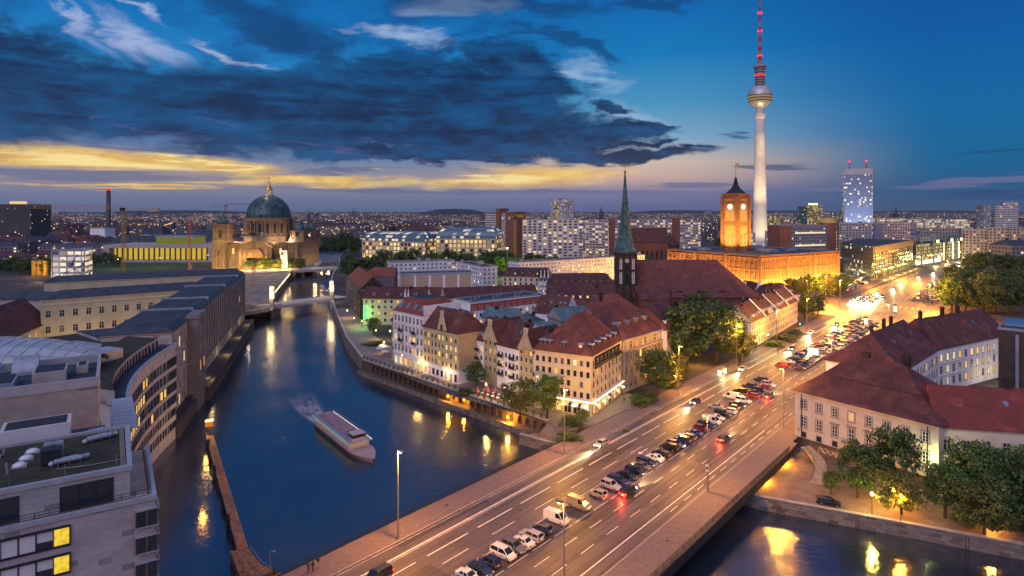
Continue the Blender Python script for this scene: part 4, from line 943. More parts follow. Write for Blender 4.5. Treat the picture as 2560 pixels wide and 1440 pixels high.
# row along the avenue beyond the park trees
ra, rb = P(1878, 806, 11), P(1994, 751, 11)
labs = ('pale avenue house nearest the park trees with a white end wall', 'pediment fronted cream avenue house second from the park trees', 'orange lit avenue house third from the park trees', 'avenue house at the far street corner end of its row')
for k in range(4):
 a = ra.lerp(rb, k / 4 + (.001 if k else 0)); e = ra.lerp(rb, (k + 1) / 4 - .001)
 r, fr, L, ang = bld('avenue_house', labs[k], a[:2], e[:2], 13, 11, 'gable', (M_PINK, M_CREAM, M_CREAM, M_PINK)[k], M_TILE3, rh=6.5, zs=(1.2, 4.6, 7.9), cols=6, win=(1.1, 1.9), lit=.15, frame=M_FRAME, sides=2 if k == 0 else 0, sidecols=3, dorm=4, dkind='flat', ov=.3, group='row of avenue houses')
 b = MB(); b.fbox(fr, L - .2, -.2, 10.8, L + .2, 6.4, 11.5); b.hexa([fr(L - .22, -.5, 10.9), fr(L + .22, -.5, 10.9), fr(L + .22, 6.5, 17.6), fr(L - .22, 6.5, 17.6), fr(L - .22, -.5, 11.5), fr(L + .22, -.5, 11.5), fr(L + .22, 6.5, 18.1), fr(L - .22, 6.5, 18.1)]); b.build('fire_wall', [M_WREND], r)
 if k == 1:
  b = MB(); b.face([fr(L * .3, -.3, 11.1), fr(L * .7, -.3, 11.1), fr(L * .5, -.3, 13.2)]); b.face([fr(L * .3, -.3, 11.1), fr(L * .5, -.3, 13.2), fr(L * .5, 3, 13.2), fr(L * .3, 1, 11.1)]); b.face([fr(L * .7, -.3, 11.1), fr(L * .7, 1, 11.1), fr(L * .5, 3, 13.2), fr(L * .5, -.3, 13.2)]); b.build('pediment', [M_CREAM], r)
bld('quarter_house', 'long red roofed house with one white roof hatch between church and avenue row', P(1745, 800, 9)[:2], P(1868, 790, 9)[:2], 13, 9, 'gable', M_WREND, M_TILE, rh=6, zs=(5,), cols=6, skyl=2)
for k in range(2):
 A = P(1845 + k * 36, 736, 11); B = P(1877 + k * 36, 735, 11)
 r, fr, L, ang = bld('gabled_house', ('left', 'right')[k] + ' of two white gabled houses beside the floodlit orange hall', A[:2], B[:2], 14, 11, 'cross', M_WREND, M_TILE3, rh=6.2, zs=(4.5, 8), cols=3, lit=.5, win=(.8, 1.3), style=0, cornice=False, ov=.2)
 stepped_gable(r, fr, 0, L, 11, 7, M_WREND, M_WHITE, ang)
bld('quarter_house', 'dark red roofed house closing the row before the car park trees', P(1915, 742, 11)[:2], P(2000, 735, 11)[:2], 14, 11, 'hip', M_PINK, M_TILE3, rh=6, zs=(4, 7.5), cols=7, dorm=3)
# ------------------------------------------------------------------ the church with the green spire
ch = thing('parish_church', 'brick parish church with a tall green copper spire and vast red roof', 'church', (59.7, 322, 0))
b = MB(); b.prism([(63, 318), (122, 318), (130, 326), (130, 338), (122, 346), (63, 346)], 0, 12.2); b.build('wall', [M_BRICK], ch)
b = MB(); e = [(62.4, 317.2), (122.3, 317.2), (131, 326), (131, 338), (122.3, 346.8), (62.4, 346.8)]; z = 12.2; rz = 30.8
r0 = (62.4, 332, rz); r1 = (110, 332, rz - .2)
q = [(x, y, z) for x, y in e]
b.face([q[0], q[1], r1, r0]); b.face([q[1], q[2], r1]); b.face([q[2], q[3], r1]); b.face([q[3], q[4], r1]); b.face([q[4], q[5], r0, r1]); b.face([q[5], q[0], r0], 1); b.face(q[::-1], 1)
b.build('roof', [tiles('nave_tiles', (.155, .05, .045), (.10, .036, .036)), M_BRICK], ch)
b = MB()
for k in range(8):
 x = 66 + k * 7.6; b.box(x - .6, 315.6, 0, x + .6, 318, 10.5); b.box(x - .45, 316.2, 10.5, x + .45, 318, 12)
b.build('buttress', [M_BRICK], ch)
for k in range(7):
 x = 69.8 + k * 7.6; m = MB(); m.box(-1.1, -.06, 0, 1.1, .02, 6, 0); m.tube((0, -.06, 6), (0, .02, 6), 1.1, 1.1, 12, 0); inst('window', m.mesh('window', [M_DARKGLASS]), ch, Vector((x, 317.95, 3.5)) - ch.location)
for k in range(4):      # eyebrow dormers in the big roof
 x = 76 + k * 11.0; m = MB(); n = 8
 for j in range(n):
  a0, a1 = math.pi * j / n, math.pi * (j + 1) / n
  m.face([(2.2 * math.cos(a0), 0, .9 * math.sin(a0)), (2.6 * math.cos(a0), 2.4, .9 * math.sin(a0) + .5), (2.6 * math.cos(a1), 2.4, .9 * math.sin(a1) + .5), (2.2 * math.cos(a1), 0, .9 * math.sin(a1))], 0)
 m.face([(2.2 * math.cos(math.pi * j / n), 0, .9 * math.sin(math.pi * j / n)) for j in range(n + 1)], 1)
 inst('eyebrow_dormer', m.mesh('eyebrow_dormer', [M_TILE3, M_DARKGLASS]), ch, Vector((x, 319.2, 14.6)) - ch.location)
b = MB(); b.prism([(64, 312), (80, 312), (80, 318.5), (64, 318.5)], 0, 12.0); b.face([(63.6, 311.5, 12), (80.4, 311.5, 12), (80.4, 318.5, 18.5), (63.6, 318.5, 18.5)], 1); b.face([(80.4, 311.5, 12), (80.4, 318.5, 12), (80.4, 318.5, 18.5)]); b.face([(63.6, 318.5, 12), (63.6, 311.5, 12), (63.6, 318.5, 18.5)])
for x in (63.6, 80.4): b.box(x - .4, 311.2, 0, x + .4, 312.4, 15); b.lathe([(.5, 15), (.3, 16), (.05, 19.5)], (x, 311.8, 0), 6)
b.build('side_chapel', [M_BRICK, M_TILE], ch)
b = MB(); b.prism([(54.9, 320), (64.6, 320), (64.6, 331), (54.9, 331)], 0, 35)
for z in (11, 18.5, 26, 33.8): b.box(54.7, 319.8, z, 64.8, 331.2, z + .5)
for x in (54.9, 58.1, 61.4, 64.6): b.box(x - .35, 319.5, 0, x + .35, 319.99, 33.8)
b.build('tower', [M_DKBRICK], ch)
pale = pbr('blind_window_plaster', (0.55, 0.5, 0.45), 0.85, 0.15)
for x in (56.5, 63.0):
 for z in (18.9, 26.4):
  m = MB()
  for dx_ in (-.42, .42): m.box(dx_ - .3, -.08, 0, dx_ + .3, .02, 5.4 if z > 20 else 6.2, 0); m.tube((dx_, -.08, 5.4 if z > 20 else 6.2), (dx_, .02, 5.4 if z > 20 else 6.2), .3, .3, 10, 0)
  inst('blind_window', m.mesh('blind_window', [pale]), ch, Vector((x, 319.9, z)) - ch.location)
m = MB(); m.tube((0, -.1, 0), (0, .02, 0), 1.1, 1.1, 20, 0); m.bar((0, -.13, 0), (0, -.13, .8), .12, .06, 1); m.bar((0, -.13, 0), (.5, -.13, .3), .12, .06, 1); inst('clock_face', m.mesh('clock_face', [pbr('clock_enamel', (.5, .4, .36), .5, 0), M_GOLD]), ch, Vector((59.75, 319.9, 31.0)) - ch.location)
m = MB(); m.box(-.9, -.06, 0, .9, .02, 5.6); inst('belfry_opening', m.mesh('belfry_opening', [M_DARKGLASS]), ch, Vector((59.75, 319.9, 19.0)) - ch.location)
m = MB(); m.box(-.9, -.06, 0, .9, .02, 4.4); inst('belfry_opening', m.mesh('belfry_opening', [M_DARKGLASS]), ch, Vector((59.75, 319.9, 25.5)) - ch.location)
b = MB(); c = (59.75, 325.5, 0); n = 8
sq = [(54.3, 319.4), (65.2, 319.4), (65.2, 331.6), (54.3, 331.6)]
def ring8(r, z): return [(c[0] + r * math.cos(math.pi / 4 * (k + .5)), c[1] + r * math.sin(math.pi / 4 * (k + .5)), z) for k in range(8)]
R0 = [(65.2, 328, 35), (62.5, 331.6, 35), (57, 331.6, 35), (54.3, 328, 35), (54.3, 323, 35), (57, 319.4, 35), (62.5, 319.4, 35), (65.2, 323, 35)]
b.prism(sq, 35.0, 35.8)
rings = [[(x, y, 35.8) for x, y, _ in R0], ring8(3.4, 44), ring8(2.4, 54), ring8(1.2, 66), ring8(.35, 77)]
for a, e in zip(rings, rings[1:]):
 for k in range(8): b.face([a[k], a[(k + 1) % 8], e[(k + 1) % 8], e[k]])
b.face(rings[-1]); b.build('spire', [M_COPPER], ch)
b = MB(); b.lathe([(.05, -.8), (.7, -.4), (.7, .4), (.05, .8)], (c[0], c[1], 77.6), 12); b.tube((c[0], c[1], 78), (c[0], c[1], 80.5), .1, .08, 6); b.box(c[0] - .9, c[1] - .05, 80.3, c[0] + .9, c[1] + .05, 80.9); b.build('weathercock', [M_GOLD], ch)
b = MB(); b.lathe([(.5, 0), (.35, 1.5), (.03, 4.6)], (100, 332, 30.6), 6); b.build('ridge_turret', [M_COPPER], ch)
# ------------------------------------------------------------------ cream public building at the bridge (right)
M_PLAS = pbr('ivory_plaster', (0.55, 0.48, 0.40), 0.85, 0.12, 0.3)
mz = thing('public_building', 'ivory corner building with a big plain hipped red roof beside the road bridge', 'building', (80, 150, -2.6))
A, B = (71.6, 156.0), (89.9, 129.8)
fr, L, ang = frame_of(A, B); D = 22.5
b = MB(); b.prism([fr(0, 0, 0), fr(L, 0, 0), fr(L, D, 0), fr(0, D, 0)], -3.2, 11.6); b.build('wall', [M_PLAS], mz)
b = MB(); ov = .8; a0, a1, a2, a3 = fr(-ov, -ov, 11.65), fr(L + ov, -ov, 11.65), fr(L + ov, D + ov, 11.65), fr(-ov, D + ov, 11.65); q0, q1 = fr(8.5, D * .52, 20.6), fr(20.5, D * .52, 20.6)
def sag(p, q, n, lift=-.0): return [p.lerp(q, k / n) - Vector((0, 0, .45 * math.sin(math.pi * k / n))) for k in range(n + 1)]
def slope(p0, p1, r0, r1, n=6):
 l = sag(p0, r0, n); r = sag(p1, r1, n)
 for k in range(n):
  if (l[k + 1] - r[k + 1]).length < .01: b.face([l[k], r[k], r[k + 1]])
  else: b.face([l[k], r[k], r[k + 1], l[k + 1]])
slope(a0, a1, q0, q1); slope(a1, a2, q1, q1); slope(a2, a3, q1, q0); slope(a3, a0, q0, q0)
b.face([a3, a2, a1, a0], 1); b.build('roof', [M_TILE, M_FRAME], mz, smooth=False)
b = MB()
for (u0, v0, u1, v1) in ((-.35, -.35, L + .35, 0), (-.35, 0, 0, D)): b.fbox(fr, u0, v0, 11.0, u1, v1, 11.6)
b.build('cornice', [M_PLAS], mz)
b = MB()
for (u0, v0, u1, v1) in ((-.15, -.15, L + .15, 0), (-.15, 0, 0, D)): b.fbox(fr, u0, v0, -3.2, u1, v1, .2)
b.build('plinth', [M_QUAY], mz)
def bigwin(w, h, lit, key, hood=False):
 k_ = (w, h, lit, hood)
 me_f = WIN.get(('f',) + k_)
 if me_f is None:
  f = MB(); t = .28
  f.box(-w / 2 - t, -.14, -.1, -w / 2, .02, h + t, 0); f.box(w / 2, -.14, -.1, w / 2 + t, .02, h + t, 0); f.box(-w / 2, -.14, h, w / 2, .02, h + t, 0); f.box(-w / 2 - t - .08, -.24, -.3, w / 2 + t + .08, .02, -.1, 0)
  if hood: f.box(-w / 2 - t - .25, -.45, h + t + .25, w / 2 + t + .25, .02, h + t + .45, 0); f.box(-w / 2 - t, -.2, h + t, w / 2 + t, .02, h + t + .25, 0)
  s = MB()
  for x0, x1 in ((-w / 2, -w / 2 + .09), (-.06, .06), (w / 2 - .09, w / 2)): s.box(x0, -.09, 0, x1, -.045, h)
  for z in (0, h * .3, h * .62, h - .09): s.box(-w / 2 + .09, -.088, z, -.06, -.046, z + .08); s.box(.06, -.088, z, w / 2 - .09, -.046, z + .08)
  p = MB(); p.box(-w / 2, -.04, 0, w / 2, .02, h)
  WIN[('f',) + k_] = me_f = (p.mesh('window', [M_DARKGLASS if lit < 0 else M_LIT[lit]]), f.mesh('surround', [M_FRAME]), s.mesh('sash', [M_WHITE]))
 return me_f
def put_bigwin(root, p, ang, w, h, lit=-1, hood=False):
 me = bigwin(w, h, lit, 0, hood); o = inst('window', me[0], root, p - root.location, ang); inst('surround', me[1], o); inst('sash', me[2], o); return o
for k in range(8):
 u = L * (k + .62) / 8.25
 put_bigwin(mz, fr(u, 0, 7.6), ang, 1.25, 2.1, 1 if k == 3 else -1)
 put_bigwin(mz, fr(u, 0, 2.9 if 2 <= k <= 5 else 3.1), ang, 1.25, 2.9 if k in (3, 4) else 2.5, -1, 2 <= k <= 5)
 if k < 6: inst('cellar_window', win_mesh(1.2, 1.3, -1, M_FRAME, 0), mz, fr(u, 0, .45) - mz.location, ang)
gfr, gL, gang = frame_of(fr(0, D, 0), fr(0, 0, 0))
for k in range(6):
 for z in (7.6, 3.1): put_bigwin(mz, gfr(gL * (k + .6) / 6.2, 0, z), gang, 1.25, 2.2)
b = MB(); b.fbox(fr, L * .375, -1.1, 2.3, L * .6, -.02, 2.55);
for k in range(22): b.bar(fr(L * .378 + k * .33, -1.0, 2.55), fr(L * .378 + k * .33, -1.0, 3.4), .06)
b.bar(fr(L * .375, -1.0, 3.4), fr(L * .6, -1.0, 3.4), .1); b.build('balcony', [M_FRAME], mz)
b = MB()
for u in (1.9, L - 2.0): b.tube(fr(u, -.2, -2.6), fr(u, -.2, 11.2), .1, .1, 6)
b.build('downpipe', [M_IRON], mz)
b = MB()
for i in range(70):      # snow guard studs in rows along the roof
 for j in (1, 3): p = fr(-ov, -ov, 11.65).lerp(q0, j / 6).lerp(fr(L + ov, -ov, 11.65).lerp(q1, j / 6), (i + .5) / 70); b.box(p.x - .09, p.y - .09, p.z - .55, p.x + .09, p.y + .09, p.z - .3)
stuff(b.build('roof_studs', [M_TILE3], mz))
for (u, v, z) in ((9.5, D * .75, 18.2), (20.0, D * .62, 19.8)): chimney(mz, fr(u, v, z), 1.7, 1.0, 2.2, ang, M_DKBRICK)
b = MB(); random.seed(5)
pts = [fr(L * .2 + i * .5, -.2, -1.4 + .55 * math.sin(i * 1.9)) for i in range(12)]
for a_, e_ in zip(pts, pts[1:]): b.bar(a_, e_, .28, .06)
for i in range(5):
 c_ = L * .21 + i * 1.25; q = [fr(c_ + .5 * math.cos(a * .9 + i), -.2, -1.3 + .62 * math.sin(a * .9 + i)) for a in range(7)]
 for a_, e_ in zip(q, q[1:]): b.bar(a_, e_, .2, .05)
b.build('graffiti', [pbr('pale_spray', (.55, .5, .48), .8, .2)], mz)
b = MB(); pts = [fr(.6 + .25 * i, -.05, 2.0 + .4 * math.sin(i * 2.2)) for i in range(6)]
for a_, e_ in zip(pts, pts[1:]): b.bar(a_, e_, .3, .05)
b.build('yellow_graffiti', [pbr('yellow_spray', (.55, .42, .05), .8, .2)], mz)
# spiral stair from the bridge pavement to the quay
ss = thing('curved_stair', 'curved concrete outdoor stair from the bridge pavement down to the lower quay', 'stair', P(2030, 1190, -2.6))
b = MB(); c0 = Vector((71.0, 149.3, 0)); c1 = P(2040, 1210, -2.6); c1.z = 0; mid = Vector((73.3, 142, 0)); n = 17
def bez(f): return c0 * (1 - f) ** 2 + mid * 2 * f * (1 - f) + c1 * f * f
for k in range(n):
 f0, f1 = k / n, (k + 1) / n; p0, p1 = bez(f0), bez(f1); d = (p1 - p0).normalized(); q = Vector((-d.y, d.x, 0)) * 1.25; z = -.05 - k * .15
 b.hexa([p0 - q + Vector((0, 0, z - .4)), p1 - q + Vector((0, 0, z - .4)), p1 + q + Vector((0, 0, z - .4)), p0 + q + Vector((0, 0, z - .4)), p0 - q + Vector((0, 0, z)), p1 - q + Vector((0, 0, z)), p1 + q + Vector((0, 0, z)), p0 + q + Vector((0, 0, z))])
b.build('treads', [pbr('stair_concrete', (.28, .24, .22), .85, .2, 1.0)], ss)
b = MB()
for sgn in (-1, 1):
 pr_ = None
 for k in range(n + 1):
  f = k / n; p = bez(f); d = (bez(min(1, f + .02)) - bez(max(0, f - .02))).normalized(); q = Vector((-d.y, d.x, 0)) * 1.25 * sgn; p = p + q + Vector((0, 0, .9 - k * .15))
  if pr_ is not None: b.bar(pr_, p, .07)
  b.bar(p, p - Vector((0, 0, 1)), .04); pr_ = p
b.build('handrail', [M_IRON], ss)
# wings behind it
bld('public_wing', 'long low wing with a bright red roof behind the riverside trees', (90.8, 131.6), (131, 123.5), 15, 11.0, 'lhip', M_PLAS, tiles('fresh_red_tiles', (0.20, 0.045, 0.035), (0.14, 0.035, 0.03)), z0=-2.6, rh=7, hip=1.6, zs=(-1, 3, 6.2), cols=11, win=(1.2, 2.0), lit=.15, cat='building', chims=((.42, .5, 1.8),), skyl=4)
w3, fr, L, ang = bld('public_wing', 'white courtyard wing with a long chimneyed roof along the avenue', (104.0, 164.7), (132.6, 191.8), 19, 14, 'lhip', M_WREND, M_TILE, rh=8, hip=8, zs=(2.2, 6, 9.8), cols=13, win=(1.1, 2.0), lit=.12, cat='building', chims=((.3, .55, 1.8), (.5, .5, 2.2), (.68, .5, 2.0)), skyl=4)
w4, fr, L, ang = bld('public_wing', 'white courtyard wing with many lit windows and a long red roof at the right', (132.9, 192.2), (172, 214), 15, 14, 'lhip', M_WREND, M_TILE, rh=8, hip=1.6, zs=(2.2, 6, 9.8), cols=12, win=(1.2, 2.1), lit=.62, cat='building', chims=((.1, .5, 2.0), (.4, .5, 2.2), (.62, .5, 2.0)), skyl=5)
b = MB(); b.fbox(fr, -.1, -.25, 5.2, L, -.02, 5.5); b.fbox(fr, -.1, -.25, 9.0, L, -.02, 9.3); b.build('string_course', [M_WHITE], w4)
for u in (.55, .75): plight(fr(L * u, -5, 3), 500, (1, .75, .3), w4, .5)
t5, fr, L, ang = bld('brick_stair_tower', 'dark windowless brick tower rising in the courtyard at the right edge', P(2496, 955, 8)[:2], P(2600, 970, 8)[:2], 9, 23, 'flat', M_DKBRICK, M_DARKROOF, cat='tower', cornice=False)
b = MB(); b.fbox(fr, L * .42, -.5, 0, L * .5, -.02, 22, 0); b.build('flue_pipe', [M_ZINC], t5)
bld('blue_roofed_block', 'building with a blue sheet roof and lit top windows at the right edge', P(2518, 835, 15)[:2], P(2620, 845, 15)[:2], 16, 15, 'shed', M_CREAM, pbr('blue_sheet', (0.05, 0.17, 0.30), .45, .15, .5), rh=3.2, zs=(11,), cols=7, lit=.8, cat='building')
# ------------------------------------------------------------------ left bank: the modern block in front
CF = Vector((-39.4, 68, 0)); UF = Vector((.839, .545, 0)); VF = Vector((-.545, .839, 0))
def lf(u, v, z): q = CF + UF * u + VF * v; return Vector((q.x, q.y, z))
ANGF = math.atan2(.545, .839)
M_CLAD = blocks('pinkish_stone_cladding', (0.36, 0.33, 0.345), 1.15, 0.62, 0.6, 0.14, 0.012, 0.10)
M_GREEN = pbr('mossy_roof', (0.045, 0.042, 0.026), 0.95, 0.5, 0.7, bump=0.5, bscale=3.0, col2=(0.02, 0.019, 0.016))
M_PANEL = blocks('pale_metal_panels', (0.34, 0.34, 0.36), 2.6, 0.55, 0.5, 0.1, 0.025, 0.03)
M_COPE = pbr('parapet_sheet', (0.36, 0.38, 0.42), 0.45, 0.12, 0.8, metal=.3)
mo = thing('modern_block', 'stone clad modern block with a mossy flat roof in the near left corner', 'office block', lf(-10, 8, -6))
b = MB(); poly = [lf(-24, 0, 0), lf(0, 0, 0), lf(0, 17, 0), lf(-24, 17, 0)]
b.prism(poly, -6, 25.2, 0, 1); b.build('wall', [M_CLAD, M_CONC], mo)
b = MB()
for q in ((-24.2, -.15, .15, .25), (-.25, .25, .15, 17)): b.fbox(lf, q[0], q[1], 25.2, q[2], q[3], 25.7)
b.build('parapet', [M_COPE], mo)
b = MB(); b.prism([lf(-24, 1.7, 0), lf(-2.3, 1.7, 0), lf(-2.3, 16.9, 0), lf(-24, 16.9, 0)], 25.21, 28.4, 0, 1); b.build('penthouse_wall', [M_PANEL, M_CONC], mo)
b = MB()
for q in ((-24.2, 1.5, -2.1, 2.0), (-2.6, 2.0, -2.1, 16.9), (-24.2, 16.6, -2.6, 17.0)): b.fbox(lf, q[0], q[1], 28.4, q[2], q[3], 28.9)
b.build('roof_edge', [M_COPE], mo)
b = MB(); b.fbox(lf, -24, 2.0, 28.41, -2.6, 16.6, 28.6); b.build('roof', [M_GREEN], mo)
b = MB()     # terrace railing
for z in (.35, .65, .95): b.bar(lf(-24, .6, 25.25 + z), lf(-.6, .6, 25.25 + z), .05); b.bar(lf(-.6, .6, 25.25 + z), lf(-.6, 16.5, 25.25 + z), .05)
for k in range(20): b.bar(lf(-.6 - k * 1.25, .6, 25.2), lf(-.6 - k * 1.25, .6, 26.2), .05)
for k in range(13): b.bar(lf(-.6, .6 + k * 1.25, 25.2), lf(-.6, .6 + k * 1.25, 26.2), .05)
b.build('terrace_railing', [M_IRON], mo)
for u in (-14.3, -6.2):      # terrace doors
 m = MB(); m.box(-2.3, -.03, 0, 2.3, .02, 2.5, 1)
 for x in (-2.35, -.75, .75, 2.3): m.box(x - .05, -.08, 0, x + .05, .0, 2.5, 0)
 m.box(-2.4, -.08, 2.5, 2.4, .02, 2.6, 0); m.box(-2.2, -.025, .1, -.9, -.032, 2.3, 1)
 inst('terrace_door', m.mesh('terrace_door', [M_IRON, M_DARKGLASS]), mo, lf(u, 1.69, 25.3) - mo.location, ANGF)
M_BLIND = pbr('white_blind', (.55, .55, .58), .7, .05)
for r in range(6):
 z = 22.6 - r * 2.85
 w = thing('x', 'x', 'x'); bpy.data.objects.remove(w)
 m = MB(); n = 7
 m.box(-17, -.14, -.2, 0, .02, 0, 0); m.box(-17, -.22, 1.75, 0, .02, 1.95, 0); m.box(-.1, -.12, 0, 0, .02, 1.75, 0)
 for k in range(12):
  x0 = -17 + k * 1.417; x1 = x0 + 1.417
  kind = (1, 1, 1, 1, 1, 1, 2, 3, 1, 1, 3, 3)[k] if r < 2 else random.choice((1, 1, 1, 2, 3))
  if k in (8, 9, 10) and r < 2: kind = 2
  if k == 11 and r < 2: kind = 3
  m.box(x0 + .06, -.03, 0, x1 - .06, .02, 1.75, kind); m.box(x1 - .06, -.1, 0, x1 + .06, .02, 1.75, 4 if k > 9 else 0)
  if k == 10: m.box(x0 + .06, -.034, 0, x1 - .06, -.031, .7, 1)
 inst('window_band', m.mesh('window_band', [M_IRON, M_DARKGLASS, M_BLIND, glow('office_yellow', (1.0, .68, .06), .95, .2), pbr('oak_frame', (.22, .12, .05), .6, .2)]), mo, lf(-7.6, 0, z) - mo.location, ANGF)
 m = MB(); m.box(-1.9, -.55, -.1, .3, .1, 0, 0); m.box(-1.9, -.55, 1.75, .3, .1, 1.95, 0); m.box(-1.8, -.45, 0, .2, .1, 1.75, 1)
 for x in (-1.85, -.8, .2): m.box(x - .05, -.5, 0, x + .05, -.44, 1.75, 2)
 m.box(.2, -.5, 0, .26, 2.2, 1.75, 1); m.box(.15, -.55, -.1, .4, 2.4, 0, 0); m.box(.15, -.55, 1.75, .4, 2.4, 1.95, 0)
 inst('corner_bay', m.mesh('corner_bay', [M_COPE, M_DARKGLASS, pbr('oak_frame', (.22, .12, .05), .6, .2)]), mo, lf(0, 0, z) - mo.location, ANGF)
def on_roof(name, label, cat, u, v, z, mesh, group=None, rz=0):
 o = bpy.data.objects.new(name, mesh); COL.objects.link(o); o.location = lf(u, v, z); o.rotation_euler = (0, 0, ANGF + rz); return tag(o, label, cat, group)
# roof lights
m = MB(); m.box(-.7, -.55, 0, .7, .55, .18, 0); m.lathe([(.62, .18), (.58, .32), (.4, .45), (.02, .5)], (0, 0, 0), 14, 1); dome = m.mesh('roof_light', [M_COPE, pbr('milky_acrylic', (.6, .62, .66), .25, .05, spec=.6)])
for i in range(3):
 on_roof('roof_light', ('front', 'middle', 'back')[i] + ' domed roof light of the left column on the mossy roof', 'roof light', -16.4 + i * .5, 8.8 + i * 2.1, 28.6, dome, 'domed roof lights')
 on_roof('roof_light', ('front', 'middle', 'back')[i] + ' domed roof light of the right column on the mossy roof', 'roof light', -12.6 + i * .4, 8.6 + i * 2.1, 28.6, dome, 'domed roof lights')
ac = thing('air_conditioner', 'tall cooling unit with a round fan on the mossy roof', 'air conditioner', lf(-9.6, 9.2, 28.6), ANGF)
m = MB(); m.box(-.9, -.5, .3, .9, .5, 1.9); inst('casing', m.mesh('casing', [M_ZINC]), ac)
m = MB(); m.tube((0, -.5, 1.2), (0, -.56, 1.2), .55, .55, 16, 0); m.tube((0, -.56, 1.2), (0, -.6, 1.2), .15, .15, 10, 1); inst('fan', m.mesh('fan', [M_IRON, M_ZINC]), ac)
m = MB(); [m.bar((x, y, 0), (x, y, .3), .08) for x in (-.8, .8) for y in (-.4, .4)]; m.box(-1.0, -2.2, .2, .8, -.6, 1.7, 1); inst('base_frame', m.mesh('base_frame', [M_STEEL, M_IRON]), ac)
def ductset(u, v, label, rz):
 d = thing('air_duct', label, 'duct', lf(u, v, 28.6), ANGF + rz); d.scale = (.75, .75, .7)
 m = MB(); m.tube((-1.9, 0, .7), (1.6, 0, .7), .42, .42, 12); m.tube((1.6, 0, .7), (2.4, .3, .7), .42, .36, 12); m.tube((-1.9, 0, .7), (-2.3, 0, .35), .42, .42, 12); m.tube((-1.6, .95, .6), (1.2, .95, .6), .34, .34, 12); inst('pipes', m.mesh('pipes', [M_ZINC]), d)
 m = MB()
 for x in (-1.4, 0, 1.3): m.bar((x, -.5, 0), (x, -.5, .7), .07); m.bar((x, 1.4, 0), (x, 1.4, .7), .07); m.bar((x, -.5, .3), (x, 1.4, .3), .07)
 inst('stand', m.mesh('stand', [M_STEEL]), d)
ductset(-8.0, 6.6, 'pair of silver air ducts beside the tall cooling unit on the mossy roof', .1)
ductset(-5.2, 13.0, 'pair of silver air ducts at the back corner of the mossy roof', .3)
b = MB()
for q in ((-24, 2.0, -2.7, 2.5), (-3.2, 2.5, -2.7, 16.2), (-24, 16.2, -2.7, 16.6)): b.fbox(lf, q[0], q[1], 28.6, q[2], q[3], 28.66)
b.build('gravel_strip', [pbr('roof_gravel', (.17, .165, .16), .95, .5, 6.0)], mo)
b = MB()
for k in range(5): b.tube(lf(-22 + k * 4.6, 2.3, 28.6), lf(-22 + k * 4.6, 2.3, 30.1), .03, .02, 5)
for k in range(4): b.tube(lf(-3.0, 4 + k * 3.8, 28.6), lf(-3.0, 4 + k * 3.8, 30.1), .03, .02, 5)
b.path([lf(-22, 2.3, 28.75), lf(-3.0, 2.3, 28.75), lf(-3.0, 15.8, 28.75)], .025, 5); b.path([lf(-9.0, 8.2, 28.7), lf(-9.0, 5.2, 28.7), lf(-6, 4.6, 28.7), lf(-3.2, 4.6, 28.7)], .05, 5); b.build('lightning_wires', [M_STEEL], mo)
b = MB(); rnd_ = random.Random(2)
for k in range(9): u, v = rnd_.uniform(-21, -4), rnd_.uniform(4, 15); b.tube(lf(u, v, 28.6), lf(u, v, 29.0 + rnd_.random() * .5), .1, .1, 7)
b.build('vent_pipes', [M_ZINC], mo)
# the tall windowless block behind
gb = thing('windowless_block', 'tall grey block with blank walls and machinery on its roof at the left edge', 'office block', lf(-20, 30, -2))
f2 = lambda u, v, z: Vector(((Vector((-59.1, 88, 0)) + UF * u + VF * v).x, (Vector((-59.1, 88, 0)) + UF * u + VF * v).y, z))
b = MB(); b.prism([f2(-34, 0, 0), f2(0, 0, 0), f2(0, 17, 0), f2(-34, 17, 0)], -2, 32.0, 0, 1); b.build('wall', [blocks('grey_slab_cladding', (.27, .25, .25), 2.4, 1.2, .7, .08, .015, .03), M_DARKROOF], gb)
b = MB()
for q in ((-34, -.1, .1, .3), (-.3, .3, .1, 17), (-34, 16.7, -.3, 17)): b.fbox(f2, q[0], q[1], 32.0, q[2], q[3], 33.3)
b.build('parapet', [M_COPE], gb)
for k in range(6): inst('slot_window', win_mesh(.7, 2.6, -1, M_IRON, 0), gb, f2(0, 3 + k * 2.3, 14) - gb.location, math.atan2(VF.y, VF.x)); inst('slot_window', win_mesh(.7, 2.6, -1, M_IRON, 0), gb, f2(0, 3 + k * 2.3, 20) - gb.location, math.atan2(VF.y, VF.x))
random.seed(4)
for k, (u, v, w, d, h) in enumerate(((-6, 8, 4, 5, 1.6), (-12, 6, 4.5, 6, 1.2), (-17, 9, 5, 5, 2.0), (-24, 7, 5, 7, 1.4), (-2.2, 11, 1.5, 3, 1.2))):
 b = MB(); b.box(-w / 2, -d / 2, 0, w / 2, d / 2, h, 0); b.box(-w / 2 + .3, -d / 2 + .3, h, w / 2 - .3, d / 2 - .3, h + .1, 1)
 for j in range(4): b.box(-w / 2 - .02, -d / 2 + .4 + j * .9, .3, -w / 2 + .05, -d / 2 + 1.0 + j * .9, h - .3, 1)
 o = b.build('roof_machine', [M_ZINC if k % 2 else M_CONC, M_IRON], None); o.location = f2(u, v, 32.02); o.rotation_euler = (0, 0, ANGF)
 tag(o, ('flat grey plant box nearest the corner of the tall blank block', 'long low metal air handler on the tall blank block', 'boxy concrete plant room amid machinery on the tall blank block', 'wide metal plant box farthest left on the tall blank block', 'small vent box by the right parapet of the tall blank block')[k], 'plant box')
b = MB(); b.lathe([(1.7, 0), (1.5, .7), (.8, 1.3), (.05, 1.5)], (0, 0, 0), 16); o = b.build('roof_cowl', [M_ZINC], None); o.location = f2(-13.5, 13, 33.2); tag(o, 'round metal cowl on the tall blank block before the glass vault', 'roof cowl')
b = MB(); n = 8
